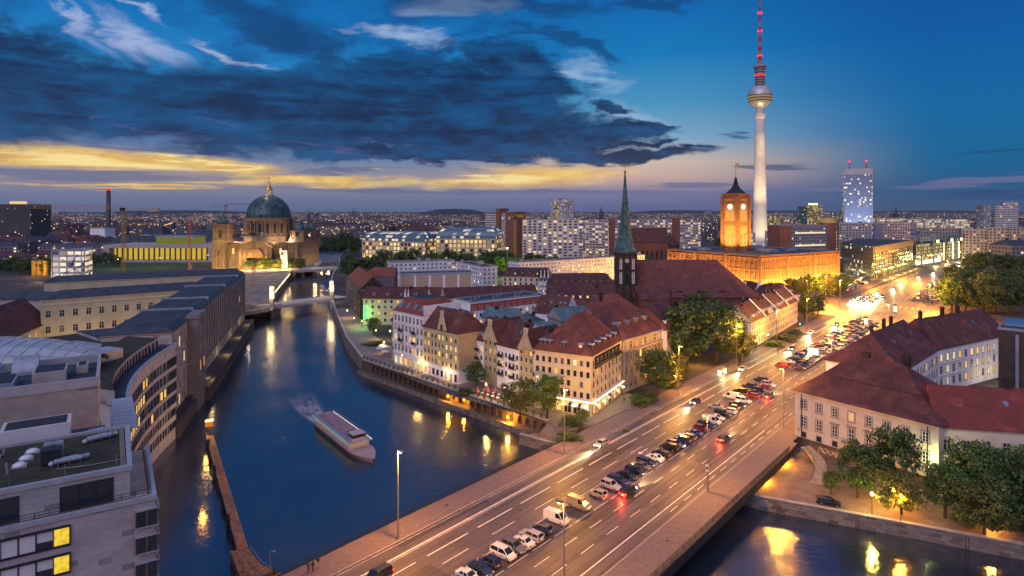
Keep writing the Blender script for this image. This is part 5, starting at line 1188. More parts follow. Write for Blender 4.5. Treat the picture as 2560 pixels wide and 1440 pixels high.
for k in range(n):
 a0, a1 = math.pi * .5 * k / n, math.pi * .5 * (k + 1) / n
 b.face([(-1.6, 3 * math.cos(a0), 2.4 * math.sin(a0)), (1.6, 3 * math.cos(a0), 2.4 * math.sin(a0)), (1.6, 3 * math.cos(a1), 2.4 * math.sin(a1)), (-1.6, 3 * math.cos(a1), 2.4 * math.sin(a1))])
 b.face([(-1.6, 3 * math.cos(a0), 2.4 * math.sin(a0)), (-1.6, 3 * math.cos(a1), 2.4 * math.sin(a1)), (-1.6, 0, 2.4 * math.sin(a1)), (-1.6, 0, 2.4 * math.sin(a0))]); b.face([(1.6, 3 * math.cos(a1), 2.4 * math.sin(a1)), (1.6, 3 * math.cos(a0), 2.4 * math.sin(a0)), (1.6, 0, 2.4 * math.sin(a0)), (1.6, 0, 2.4 * math.sin(a1))])
o = b.build('air_outlet', [M_ZINC], None); o.location = f2(-9.4, 15.2, 32.1); o.rotation_euler = (0, 0, ANGF + math.pi); tag(o, 'curved sheet metal air outlet on the tall blank block', 'air outlet')
# link roof with a white box between the two blocks, and glass canopy
lk = thing('link_building', 'low link building with a flat dark roof between mossy roof and blank block', 'building', lf(-12, 20, -4))
b = MB(); b.prism([lf(-28, 17.05, 0), lf(-4.5, 17.05, 0), lf(-4.5, 24, 0), lf(-28, 24, 0)], -4, 27.3, 0, 1); b.build('wall', [M_PANEL, M_DARKROOF], lk)
b = MB()
for q in ((-28, 17.1, -4.4, 17.4), (-4.8, 17.4, -4.4, 24)): b.fbox(lf, q[0], q[1], 27.3, q[2], q[3], 28.3)
b.build('parapet', [M_COPE], lk)
b = MB(); b.fbox(lf, -15.5, 18.2, 27.35, -8.5, 22.5, 30.0); b.fbox(lf, -15.1, 18.6, 30.0, -8.9, 22.1, 30.05, 1); o = b.build('roof_cabin', [pbr('white_sheet', (.5, .5, .53), .5, .08), M_IRON], lk)
b = MB(); b.tube(lf(-6.6, 20, 27.6), lf(-5.0, 20.6, 27.6), .5, .5, 10); b.build('roof_duct', [M_ZINC], lk)
gc = MB(); a, e = Vector((-52.0, 88.5, 25)), Vector((-48.2, 86.6, 23.0)); c2, d2 = Vector((-66.6, 112, 24.6)), Vector((-71.5, 113.4, 25.6))
gc = MB(); q = [P(278, 1068, 22), P(346, 1068, 22), P(330, 990, 24.5), P(280, 998, 24.5)]
for k in range(8):
 f0, f1 = k / 8, (k + .93) / 8; l0, l1, r0_, r1_ = q[0].lerp(q[3], f0), q[0].lerp(q[3], f1), q[1].lerp(q[2], f0), q[1].lerp(q[2], f1); dn = Vector((0, 0, -.12))
 gc.hexa([l0 + dn, r0_ + dn, r1_ + dn, l1 + dn, l0, r0_, r1_, l1])
gl = thing('glass_canopy', 'sloping pale glass canopy between the blank block and the curved block', 'canopy', q[0]); gc.build('panes', [pbr('pale_glass', (.35, .42, .48), .12, .1, 1.0, spec=.7)], gl)
gc = MB()
for k in range(4): gc.bar(q[0].lerp(q[1], k / 3) - Vector((0, 0, .3)), q[3].lerp(q[2], k / 3) - Vector((0, 0, .3)), .16)
gc.build('rafters', [M_COPE], gl)
# ---- the concave block along the water
cv = thing('curved_block', 'concave pale stone block with punched windows curving along the river', 'office block', (-82, 140, -5))
arc = [(-71.5, 115.5), (-75.9, 121.6), (-79.6, 128.2), (-82.7, 135), (-85.4, 142), (-87.6, 149), (-89.4, 156), (-90.9, 163.5), (-91.7, 168.2)]
back = [(-104, 166), (-101, 152), (-97, 140), (-92, 129), (-84, 117)]
b = MB(); b.prism([arc[0]] + arc[1:] + back, -6, 20.6, 0, 1); b.build('wall', [blocks('pale_pink_stone', (.47, .455, .47), 1.5, .75, .75, .1, .012, .04), M_DARKROOF], cv)
for i in range(8):
 a, e = arc[i], arc[i + 1]
 win_row(cv, a, e, (5.2, 8.6, 12.0, 15.4), 3, 1.65, 2.05, .0, M_IRON, 0); win_row(cv, a, e, (-1.6, 1.9), 4, .9, 1.7, .0, M_IRON, 0)
for (i, z, n_) in ((4, 15.4, 2), (3, 12.0, 3), (3, 8.6, 2), (2, 8.6, 3), (1, 5.2, 2), (4, 12.0, 1), (6, 8.6, 2), (5, 5.2, 1)):
 a, e = Vector((*arc[i], 0)), Vector((*arc[i + 1], 0)); d = (e - a).normalized()
 for j in range(n_):
  p = a + (e - a) * ((j + .5) / 3) + Vector((d.y, -d.x, 0)) * .12; p.z = z; inst('window', win_mesh(1.65, 2.05, 0, M_IRON, 1), cv, p - cv.location, math.atan2(d.y, d.x))
ins = [(x - 2.6, y - .6) for x, y in arc[:-1]]
b = MB(); b.prism(ins + [(-103, 164.5), (-100, 152), (-96.5, 141), (-91, 130), (-84, 118.5)], 20.61, 23.4, 0, 1); b.build('attic_storey', [M_PANEL, M_GREEN], cv)
for i in range(7): win_row(cv, ins[i], ins[i + 1], (20.9,), 3, 1.1, 1.8, 0, M_IRON, 0)
b = MB(); u = 0
for i in range(8):
 a, e = Vector((*arc[i], 0)), Vector((*arc[i + 1], 0)); d = (e - a).normalized(); o = Vector((d.y, -d.x, 0)) * .35; z = Vector((0, 0, 20.6))
 b.hexa([a - o + z, a + o + z, e + o + z, e - o + z, a - o + z + Vector((0, 0, .35)), a + o + z + Vector((0, 0, .35)), e + o + z + Vector((0, 0, .35)), e - o + z + Vector((0, 0, .35))])
b.build('cornice', [M_COPE], cv)
b = MB(); b.prism([(-96, 136), (-91, 134), (-89, 141), (-94, 143)], 23.42, 25.6); b.build('roof_cabin', [M_COPE], cv)
# mossy annex and glass vault
an = thing('annex', 'flat annex with a mossy roof and low skylight hatch behind the curved block', 'building', (-106, 158, -2))
b = MB(); b.prism([(-128, 140), (-100, 128), (-98, 142), (-105, 166), (-122, 182), (-134, 168)], -2, 21.6, 0, 1); b.build('wall', [M_PANEL, M_GREEN], an)
b = MB(); b.prism([(-113, 150), (-104, 146), (-102, 153), (-111, 157)], 21.62, 24.0, 0, 1); b.build('roof_hatch', [M_WREND, M_ZINC], an)
gv = thing('glass_vault', 'shallow vaulted glass roof over a hall at the left edge', 'glass roof', (-103, 125, 20))
b = MB(); b.prism([(-140, 112), (-92, 112), (-86, 124), (-100, 140), (-140, 140)], -2, 24.5, 0, 1); b.build('hall_wall', [M_PANEL, M_DARKROOF], gv)
b = MB(); N, M2 = 22, 8; c = Vector((-112, 126, 24.5))
def vp(i, j):
 a = -26 + 52 * i / N; t = math.pi * j / M2; w = 12 * math.sqrt(max(0.02, 1 - (a / 27.5) ** 2)); return c + UF * 0 + Vector((a * .95 , a * .18, 0)) + Vector((-.18, .98, 0)) * (-w * math.cos(t)) + Vector((0, 0, 6.2 * math.sin(t) * math.sqrt(max(.03, 1 - (a / 27.5) ** 2))))
for i in range(N):
 for j in range(M2): b.face([vp(i, j), vp(i + 1, j), vp(i + 1, j + 1), vp(i, j + 1)])
b.build('glazing', [pbr('vault_glass', (.30, .37, .42), .18, .15, .3, spec=.7)], gv)
b = MB()
for i in range(0, N + 1):
 for j in range(M2): b.bar(vp(i, j) + Vector((0, 0, .06)), vp(i, j + 1) + Vector((0, 0, .06)), .14)
for j in range(1, M2):
 for i in range(N): b.bar(vp(i, j) + Vector((0, 0, .06)), vp(i + 1, j) + Vector((0, 0, .06)), .12)
b.build('ribs', [M_COPE], gv)
# ------------------------------------------------------------------ the old stone palace along the river
ms, fr, L, ang = bld('riverside_palace', 'long dark sandstone palace with flat dark roof rising from the river', (-94.5, 171), (-141.5, 326), 17, 23.4, 'mansard', M_STONE, M_DARKROOF, z0=-5, rh=1.3, inner=2.2, zs=(0.6, 6.0, 11.8, 17.4), cols=26, win=(1.5, 3.0), lit=.15, style=2, frame=pbr('stone_window_trim', (.30, .25, .22), .8, .2), cat='palace', chims=())
b = MB(); bu = 27
b.fbox(fr, 20, -3.2, -5, 32, .5, 24.6); b.fbox(fr, 19.6, -3.6, 23.6, 32.4, .5, 24.2); b.fbox(fr, 19.6, -3.6, 4.6, 32.4, 0, 5.2); b.build('corner_pavilion', [M_STONE], ms)
b = MB()
for k in range(27):
 u = 33 + k * (L - 34) / 26.0; b.fbox(fr, u - .35, -.4, 5, u + .35, -.02, 22.6)
for z in (4.4, 22.4): b.fbox(fr, 32.5, -.5, z, L, -.03, z + .6)
b.build('pilasters', [M_STONE], ms)
win_row(ms, fr(20, -3.2, 0), fr(32, -3.2, 0), (7.0, 12.5, 18.0), 2, 1.4, 3.0, .3, M_FRAME, 2)
b = MB(); b.fbox(fr, 31, -4.6, -5.8, L, -.05, -.6); b.build('river_terrace', [M_QUAY], ms)
for u in (40, 75, 110, 145): plight(fr(u, -3.5, 1.2), 420, WARM, ms, .3)
for k in range(24):
 m_ = WIN.get('cul')
 if m_ is None:
  m = MB(); m.box(-.6, -.05, 0, .6, .02, 1.6); m.tube((0, -.05, 1.6), (0, .02, 1.6), .6, .6, 10); WIN['cul'] = m_ = m.mesh('cellar_opening', [pbr('opening_black', (.012, .012, .014), .9, 0)])
 inst('cellar_opening', m_, ms, fr(34 + k * 5.2, -4.61, -3.6) - ms.location, ang)
b = MB(); b.fbox(fr, -4, -2.8, -5.8, 31, -.05, -1.2); b.build('river_ledge', [M_QUAY], ms)
for u in (33, 60, 100, 140):
 b = MB(); b.fbox(fr, u, .6, 23.5, u + .4, 16.4, 25.3); b.build('fire_wall', [M_ZINC], ms)
b = MB(); b.prism([(-98, 172), (-112, 167), (-126, 178), (-112, 186)], -2, 22.3, 0, 1); o = b.build('rear_wing', [M_STONE, M_DARKROOF], ms)
cw, fr, L, ang = bld('courtyard_wing', 'pale ochre palace wing with tall windows and floodlit ground floor facing its courtyard', (-185, 242), (-137, 281), 14, 22, 'hip', pbr('pale_ochre_render', (.50, .43, .30), .85, .15, .2), M_DARKROOF, rh=2.6, hip=7, zs=(1.4, 8.6, 14.8), cols=14, win=(1.5, 2.6), lit=.05, style=2, frame=M_CREAM, cat='palace')
b = MB(); b.fbox(fr, 0, -.3, 6.6, L, -.02, 7.1); b.fbox(fr, 0, -.3, 19.6, L, -.02, 20.2); b.build('string_course', [M_CREAM], cw)
m = MB(); m.box(-3.4, -.05, 0, 3.4, .02, 3.2, 0)
for k in range(5): m.box(-3.4 + k * 1.7 - .12, -.1, 0, -3.4 + k * 1.7 + .12, -.04, 3.2, 1)
wm = m.mesh('lit_hall_window', [glow('hall_light', (1.0, .74, .28), 4.0), M_CREAM])
for u in (L * .23, L * .66): inst('lit_hall_window', wm, cw, fr(u, -.06, 1.6) - cw.location, ang)
for u in (.08, .26, .5, .72): plight(fr(L * u, -7, 3.0), 1500, (1.0, .68, .22), cw, .6)
bld('palace_range', 'long back range of the palace with a broad dark flat roof', (-228, 300), (-150, 345), 16, 22, 'mansard', pbr('pale_ochre_render', (.50, .43, .30), .85, .15, .2), M_DARKROOF, rh=2.0, inner=4, zs=(14.8,), cols=16, win=(1.4, 2.4), lit=0, style=1, frame=M_CREAM, cat='palace')
bld('palace_range', 'grey range with a cut off roof at the far left behind the ochre wing', (-255, 268), (-192, 262), 16, 19, 'hip', M_GREYW, M_DARKROOF, rh=2.5, zs=(6, 12), cols=9, lit=.05, cat='palace')
bld('red_roof_house', 'cream building with a steep brown red roof at the left edge', (-172, 203), (-187.5, 250), 18, 12, 'gable', M_CREAM, M_TILE, rh=10, zs=(1.5, 5, 8.4), cols=9, win=(1.1, 1.8), lit=.45, cat='house', frame=M_CREAM)
b = MB(); b.prism([(-170, 205), (-150, 225), (-122, 205), (-128, 186), (-140, 182)], -0.1, 3.6, 0, 1); tag(b.build('courtyard_annex', [M_PANEL, M_DARKROOF], None, (-145, 200, 0)), 'low dark roofed annex in the courtyard below the ochre wing', 'annex')
# ------------------------------------------------------------------ jetty with the light at its head
jt = thing('jetty', 'narrow rust coloured jetty running out into the river at lower left', 'jetty', P(560, 1230, -4.6))
j0, j1 = P(524, 1088, -3.2), P(607, 1372, -3.2); d = (j1 - j0).normalized(); n_ = Vector((-d.y, d.x, 0)); Lj = (j1 - j0).length
M_RUST = pbr('rusty_plate', (.26, .12, .06), .7, .4, .6)
b = MB(); jf = lambda u, v, z: j0 + d * u + n_ * v + Vector((0, 0, z))
for k in range(7): b.fbox(jf, Lj * k / 7 + .05, -.75, -.25, Lj * (k + 1) / 7 - .05, .75, 0)
b.build('deck', [M_RUST], jt)
b = MB()
for v in (-.8, .8):
 b.bar(jf(0, v, -.15), jf(Lj, v, -.15), .18)
 if v < 0:
  b.bar(jf(0, v, 1.0), jf(Lj, v, 1.0), .06); [b.bar(jf(Lj * k / 24, v, 0), jf(Lj * k / 24, v, 1.0), .05) for k in range(25)]
b.build('handrail', [M_STEEL], jt)
for k in range(7):
 b = MB(); u = Lj * (k + .5) / 7; b.tube(jf(u, -1.1, -4), jf(u, -1.1, .6), .22, .22, 8); b.bar(jf(u, -1.1, -.4), jf(u, .8, -.4), .2); b.build('pile', [M_IRON], jt)
 if k in (1, 2, 3, 5): b = MB(); b.tube(jf(u, .55, 0), jf(u, .55, .35), .16, .2, 8); b.build('bollard', [pbr('yellow_bollard', (.5, .34, .03), .5, .1)], jt)
hl = thing('jetty_light', 'yellow sign light on a post at the outer end of the jetty', 'lamp', jf(-1, 0, -2))
b = MB(); b.tube(jf(-1.2, 0, -3), jf(-1.2, 0, 2.0), .12, .12, 8); b.build('post', [M_IRON], hl)
b = MB(); b.fbox(jf, -1.6, -1.0, 2.0, -.9, 1.0, 3.4); b.build('sign_board', [pbr('sign_yellow', (.45, .25, .04), .6, .1)], hl)
b = MB(); b.fbox(jf, -1.5, -.9, 3.45, -1.0, .9, 3.7); b.build('lamp_head', [glow('jetty_lamp', (1.0, .78, .25), 14.0)], hl)
plight(jf(-1.2, 0, 4.6), 900, (1, .6, .15), hl, .3); plight(jf(2.5, -1.0, 2.2), 500, SOD, hl, .3); plight(jf(Lj * .5, -4, 3.5), 700, SOD, hl, .3)
tp = thing('mole', 'stone mole with a rusty plank walk at the foot of the picture', 'mole', P(640, 1420, -5))
b = MB(); mp_ = [P(575, 1376, -3.0), P(622, 1370, -3.0), P(650, 1408, -3.0), P(700, 1430, -3), P(735, 1470, -3), P(640, 1560, -3), P(600, 1440, -3)]
b.prism([(p.x, p.y) for p in mp_][::-1], -6, -3.1, 0, 1); b.build('stonework', [M_QUAY, pbr('mole_planks', (.18, .11, .07), .9, .5, 1.2)], tp)
b = MB(); q = [P(604, 1372, -2.1), P(614, 1405, -2.1), P(640, 1460, -2.1)]; b.path(q, .05); b.path([p + Vector((0, 0, -.5)) for p in q], .04)
q = [P(626, 1366, -2.1), P(650, 1400, -2.1), P(690, 1428, -2.1)]; b.path(q, .06); [b.tube(p, p - Vector((0, 0, 1)), .05) for p in q]; b.build('handrail', [M_STEEL], tp)
sm = thing('mole_lamp', 'small unlit lamp post at the tip of the stone mole', 'lamp', P(675, 1425, -3)); p = P(675, 1432, -3)
b = MB(); b.tube(p, p + Vector((0, 0, 3.6)), .07, .06, 6); b.bar(p + Vector((0, 0, 3.6)), p + Vector((.5, 0, 3.7)), .1); b.box(p.x + .3, p.y - .15, p.z + 3.5, p.x + .8, p.y + .15, p.z + 3.65); b.build('post', [M_STEEL], sm)
b = MB(); p = P(683, 1427, -2.4); b.tube(p, p + Vector((.3, .2, 0)), .55, .55, 12); tag(b.build('fender_tyre', [M_RUB], None, p), 'black tyre fender hanging at the tip of the stone mole', 'tyre')
# dolphin piles left of the jetty
for k, (px, py) in enumerate(((522, 1130), (536, 1200), (571, 1330))):
 p = P(px, py, -5); b = MB()
 for a in range(3): q = p + Vector((.35 * math.cos(a * 2.1), .35 * math.sin(a * 2.1), -1)); b.tube(q, p + Vector((.1 * math.cos(a * 2.1), .1 * math.sin(a * 2.1), 3.4)), .2, .17, 7)
 b.tube(p + Vector((0, 0, 2.3)), p + Vector((0, 0, 2.6)), .42, .42, 8); tag(b.build('mooring_dolphin', [M_IRON], None, p), 'dark mooring piles beside the jetty, ' + ('nearest its lit head', 'about midway along it', 'near the stone mole')[k], 'mooring pile', 'mooring piles')
# ------------------------------------------------------------------ the television tower
TX, TY = 342.0, 850.0
tv = thing('television_tower', 'slim white concrete television tower with a steel ball and red white mast', 'tower', (TX, TY, 0))
M_SHAFT = pbr('pale_concrete', (.60, .57, .52), .75, .12, .08)
b = MB(); b.lathe([(16, 0), (12, 8), (10, 20), (9.2, 40), (8.4, 80), (7.4, 120), (6.4, 160), (5.7, 184)], (TX, TY, 0), 32); b.build('shaft', [M_SHAFT], tv, smooth=True)
b = MB(); b.lathe([(6.6, 184), (7.2, 186), (7.2, 190), (5.4, 191), (5.4, 198), (6, 200)], (TX, TY, 0), 32); b.build('collar', [M_SHAFT], tv)
b = MB(); prof = []; N = 26
for k in range(N + 1):
 a = -math.pi / 2 + math.pi * k / N; prof.append((max(.1, 16.3 * math.cos(a)), 214.5 + 16.3 * math.sin(a)))
b.lathe(prof, (TX, TY, 0), 48, mf=lambda j, k: 1 if j in (10, 12) else (2 if (k % 2 and 3 < j < 23) else 0)); b.build('ball', [pbr('ball_steel', (.52, .50, .50), .38, .12, .5, metal=.35), glow('ball_window', (1.0, .6, .2), .35), pbr('ball_steel_facet', (.42, .41, .42), .34, .12, .5, metal=.35)], tv)
b = MB()
for j in (9.6, 11.4, 13.4):
 a = -math.pi / 2 + math.pi * j / N; r = 16.3 * math.cos(a) + .12; b.lathe([(r, 214.5 + 16.3 * math.sin(a) - .45), (r + .3, 214.5 + 16.3 * math.sin(a)), (r, 214.5 + 16.3 * math.sin(a) + .45)], (TX, TY, 0), 48)
b.build('ball_rings', [M_IRON], tv)
b = MB(); b.lathe([(5.6, 229), (5.6, 256)], (TX, TY, 0), 20, 0)
for z in (231, 234.5, 238, 241.5, 245, 248.5, 252): b.lathe([(6.9, z), (6.9, z + 1.2)], (TX, TY, 0), 20, 1)
b.lathe([(8.0, 254.5), (8.4, 256), (8.0, 257.5)], (TX, TY, 0), 24, 1); b.build('antenna_cage', [pbr('cage_grey', (.18, .16, .17), .6, .2), pbr('cage_ring', (.34, .28, .29), .6, .2)], tv)
b = MB(); b.lathe([(7.0, 242.6), (7.1, 244.8)], (TX, TY, 0), 24); b.build('red_light_band', [glow('red_band', (1.0, .02, .02), 1.6)], tv)
b = MB(); zs_ = [257.5, 264, 270, 277, 284, 290, 297, 304, 311, 318, 325, 332, 339, 346, 353, 360, 366]
for k in range(len(zs_) - 1):
 r0, r1 = 2.6 - 1.9 * (zs_[k] - 257) / 110, 2.6 - 1.9 * (zs_[k + 1] - 257) / 110; b.lathe([(r0, zs_[k]), (r1, zs_[k + 1])], (TX, TY, 0), 10, 0 if k % 2 else 1)
b.build('mast', [pbr('mast_red', (.42, .02, .025), .5, .1), pbr('mast_white', (.33, .20, .24), .5, .1)], tv)
b = MB()
for z in (270, 304, 329): b.lathe([(2.9, z), (3.2, z + .8), (2.9, z + 1.8)], (TX, TY, 0), 12)
b.build('warning_lights', [glow('warning_red', (1.0, .03, .06), 2.5)], tv)
for k in range(5):
 a = math.radians(-150 + k * 30); p = Vector((TX + 62 * math.cos(a), TY + 62 * math.sin(a), 14)); plight(p, 260000, (1.0, .70, .32), tv, 1.0, 'SPOT', 34, .9, (TX, TY, 120))
for k in range(3):
 a = math.radians(-130 + k * 40); p = Vector((TX + 40 * math.cos(a), TY + 40 * math.sin(a), 20)); plight(p, 36000, (1.0, .74, .38), tv, 1.0, 'SPOT', 100, .9, (TX, TY, 50))
for k in range(2):
 a = math.radians(-110 + k * 55); p = Vector((TX + 40 * math.cos(a), TY + 40 * math.sin(a), 30)); plight(p, 700000, (1.0, .74, .36), tv, 1.0, 'SPOT', 13, .6, (TX, TY, 206))
# ------------------------------------------------------------------ the red town hall
M_RBRICK = blocks('hall_brick', (.34, .155, .075), .8, .3, .85, .4, .03, .1)
rh_, fr, L, ang = bld('town_hall', 'large brick town hall flooded with orange light, rows of arched windows', (177, 440), (261, 493), 87, 24.5, 'flat', M_RBRICK, M_DARKROOF, zs=(), cols=0, cat='town hall', cornice=False)
sfr, sL, sang = frame_of(fr(0, 87, 0), fr(0, 0, 0))
m = MB(); m.box(-1.15, -.12, 0, 1.15, .02, 4.2, 0); m.tube((0, -.12, 4.2), (0, .02, 4.2), 1.15, 1.15, 12, 0); m.box(-.1, -.2, 0, .1, -.12, 4.2, 1)
for s_ in (-1, 1): m.box(s_ * 1.5 - .25, -.45, -.5, s_ * 1.5 + .25, .02, 4.4, 1)
n = 10
for k in range(n):
 a0, a1 = math.pi * k / n, math.pi * (k + 1) / n; m.hexa([(1.2 * math.cos(a1), -.4, 4.2 + 1.2 * math.sin(a1)), (1.2 * math.cos(a0), -.4, 4.2 + 1.2 * math.sin(a0)), (1.2 * math.cos(a0), 0, 4.2 + 1.2 * math.sin(a0)), (1.2 * math.cos(a1), 0, 4.2 + 1.2 * math.sin(a1)), (1.7 * math.cos(a1), -.4, 4.2 + 1.7 * math.sin(a1)), (1.7 * math.cos(a0), -.4, 4.2 + 1.7 * math.sin(a0)), (1.7 * math.cos(a0), 0, 4.2 + 1.7 * math.sin(a0)), (1.7 * math.cos(a1), 0, 4.2 + 1.7 * math.sin(a1))], 1)
aw = m.mesh('arched_window', [pbr('hall_pane', (.14, .07, .03), .4, .2), M_RBRICK])
for f_, LL_, a_, nn in ((fr, L, ang, 22), (sfr, sL, sang, 20)):
 for k in range(nn):
  for z in (2.0, 8.8, 15.6): inst('arched_window', aw, rh_, f_(LL_ * (k + .5) / nn, 0, z) - rh_.location, a_)
b = MB()
for f_, LL_ in ((fr, L), (sfr, sL)):
 for z, d in ((7.4, .5), (14.2, .5), (22.6, .9), (24.2, 1.3)): b.fbox(f_, -.4, -d, z, LL_ + .4, -.02, z + .6)
 for u in (0, .33, .67, 1): b.fbox(f_, LL_ * u - 1.2, -.8, 0, LL_ * u + 1.2, -.03, 25.6)
b.build('cornice', [M_RBRICK], rh_)
random.seed(21)
for k in range(9):
 w, d, h = random.uniform(5, 14), random.uniform(4, 9), random.uniform(1, 2.6); u, v = random.uniform(6, L - 20), random.uniform(6, 75)
 b = MB(); b.fbox(fr, u, v, 24.7, u + w, v + d, 24.7 + h); b.build('roof_light', [M_ZINC], rh_)
# its tower
tc = fr(33, 46, 0); hw = 6.9
tf = lambda u, v, z: Vector(((tc + (fr(1, 0, 0) - fr(0, 0, 0)) * u + (fr(0, 1, 0) - fr(0, 0, 0)) * v).x, (tc + (fr(1, 0, 0) - fr(0, 0, 0)) * u + (fr(0, 1, 0) - fr(0, 0, 0)) * v).y, z))
b = MB(); b.prism([tf(-hw, -hw, 0), tf(hw, -hw, 0), tf(hw, hw, 0), tf(-hw, hw, 0)], 20, 70)
for z, d in ((28, .5), (45.5, 1.0), (47, .6), (62.8, .5), (66.5, .8), (70, 1.2)): b.fbox(tf, -hw - d, -hw - d, z, hw + d, hw + d, z + .9)
for sx in (-1, 1):
 for sy in (-1, 1): b.fbox(tf, sx * hw - 1.4, sy * hw - 1.4, 20, sx * hw + 1.4, sy * hw + 1.4, 69)
b.build('tower', [M_RBRICK], rh_)
m = MB(); m.box(-.55, -.08, 0, .55, .02, 8, 0); m.tube((0, -.08, 8), (0, .02, 8), .55, .55, 10, 0); lw = m.mesh('belfry_light', [glow('belfry_amber', (1.0, .56, .12), .85)])
faces = ((0, lambda u, z: tf(u, -hw - .05, z)), (-math.pi / 2, lambda u, z: tf(-hw - .05, -u, z)))
M_CLK = glow('clock_white', (1.0, .86, .55), 1.8)
for da, ff in faces:
 for z in (30.5, 49.0):
  for u in (-2.9, -1.3, 1.3, 2.9): inst('belfry_light', lw, rh_, ff(u, z) - rh_.location, ang + da)
 m = MB(); m.tube((0, -.35, 0), (0, .1, 0), 2.3, 2.3, 24, 0); m.tube((0, -.4, 0), (0, -.35, 0), .2, .2, 8, 1); m.bar((0, -.42, 0), (.9, -.42, 1.2), .22, .06, 1); m.bar((0, -.42, 0), (-.5, -.42, .9), .25, .06, 1); m.lathe([(2.3, 0)], (0, 0, 0), 3) if False else None
 for u in (0,): inst('clock_face', m.mesh('clock_face', [M_CLK, M_IRON]), rh_, ff(u, 60.2) - rh_.location, ang + da)
b = MB(); q = [tf(-5.6, -5.6, 70.9), tf(5.6, -5.6, 70.9), tf(5.6, 5.6, 70.9), tf(-5.6, 5.6, 70.9)]; p2 = [tf(-2.6, -2.6, 75), tf(2.6, -2.6, 75), tf(2.6, 2.6, 75), tf(-2.6, 2.6, 75)]; p3 = [tf(-1.4, -1.4, 78), tf(1.4, -1.4, 78), tf(1.4, 1.4, 78), tf(-1.4, 1.4, 78)]; p4 = [tf(-.5, -.5, 84), tf(.5, -.5, 84), tf(.5, .5, 84), tf(-.5, .5, 84)]
for a, e in ((q, p2), (p2, p3), (p3, p4)):
 for k in range(4): b.face([a[k], a[(k + 1) % 4], e[(k + 1) % 4], e[k]])
b.build('tower_roof', [M_IRON], rh_)
b = MB(); b.tube(tf(0, 0, 84), tf(0, 0, 96), .16, .12, 6); b.build('flagpole', [M_IRON], rh_)
b = MB()
for k in range(6):
 y0, y1 = .35 * math.sin(k * 1.1), .35 * math.sin((k + 1) * 1.1); b.face([tf(.1 + k * .6, y0, 92.6), tf(.1 + (k + 1) * .6, y1, 92.4), tf(.1 + (k + 1) * .6, y1, 95.4), tf(.1 + k * .6, y0, 95.6)])
b.build('flag', [pbr('red_white_flag', (.55, .35, .32), .8, .5, .4)], rh_)
ORG = (1.0, .52, .09)
for k in range(7): plight(fr(L * (k + .5) / 7, -9, 1.5), 85000, ORG, rh_, .8)
for k in range(6): plight(sfr(sL * (k + .5) / 6, -9, 1.5), 62000, ORG, rh_, .8)
for p in (tf(-3, -22, 27), tf(5, -22, 27), tf(-22, 3, 27), tf(-22, -5, 27)): plight(p, 70000, ORG, rh_, .8, 'SPOT', 95, .7, tf(0, 0, 52))
for p in (tf(-4, -hw - 9, 47), tf(4, -hw - 9, 47), tf(-hw - 9, -3, 47), tf(-hw - 9, 3, 47)): plight(p, 4500, (1.0, .58, .12), rh_, .5)
# ------------------------------------------------------------------ the domed cathedral
DX, DY = -252.7, 640.0
dm = thing('domed_cathedral', 'domed cathedral with green copper dome, gilded lantern and floodlit arched portal', 'cathedral', (DX, DY, 0)); dm.scale = (.9, .9, .945)
M_DOM = blocks('cathedral_stone', (.24, .19, .145), 1.8, .7, .85, .4, .03, .15)
M_CDOME = pbr('dome_copper', (.06, .15, .17), .42, .6, .12, col2=(.015, .03, .045), metal=.2)
def db(b, x0, y0, z0, x1, y1, z1, m=0): b.box(DX + x0, DY + y0, z0, DX + x1, DY + y1, z1, m)
b = MB(); db(b, -44, -30, 0, 44, 45, 25); db(b, -46, -31, 25, 46, 46, 27); db(b, -33, -33, 0, 33, -30, 25.4); db(b, -47, -38, 0, -33, -24, 27); db(b, 33, -38, 0, 47, -24, 27); db(b, -18, -38, 0, 18, -30, 22)
db(b, -44.6, -31, 12, 44.6, 45, 13); db(b, -47.6, -38.6, 12, -32.6, -24, 13.2); db(b, 32.6, -38.6, 12, 47.6, -24, 13.2)
b.build('main_wall', [M_DOM], dm)
b = MB()
for x in [-46, -41.8, -38, -34, -29, -24, -19.5, -14, 14, 19.5, 24, 29, 34, 38, 41.8, 46]:
 y = -38.4 if abs(x) > 33 or abs(x) < 18 else -33.4
 b.tube((DX + x, DY + y, 1), (DX + x, DY + y, 12), .8, .7, 8); b.tube((DX + x, DY + y, 13.2), (DX + x, DY + y, 25), .8, .7, 8)
b.build('columns', [M_DOM], dm)
b = MB(); b.face([(DX - 19, DY - 39, 22.2), (DX + 19, DY - 39, 22.2), (DX, DY - 39, 31)]); b.face([(DX - 19, DY - 39, 22.2), (DX, DY - 39, 31), (DX, DY - 20, 31), (DX - 19, DY - 20, 22.2)]); b.face([(DX + 19, DY - 20, 22.2), (DX, DY - 20, 31), (DX, DY - 39, 31), (DX + 19, DY - 39, 22.2)]); b.build('pediment', [M_DOM], dm)
m = MB(); m.tube((0, -.4, 0), (0, .3, 0), 9, 9, 24, 0); m.box(-9, -.4, -11, 9, .3, 0, 0); inst('portal_arch', m.mesh('portal_arch', [pbr('portal_brown', (.24, .16, .08), .8, .3)]), dm, (0, -38.1, 11.2))  # flat arch plate in a browner tone than the walls
m = MB(); n = 16
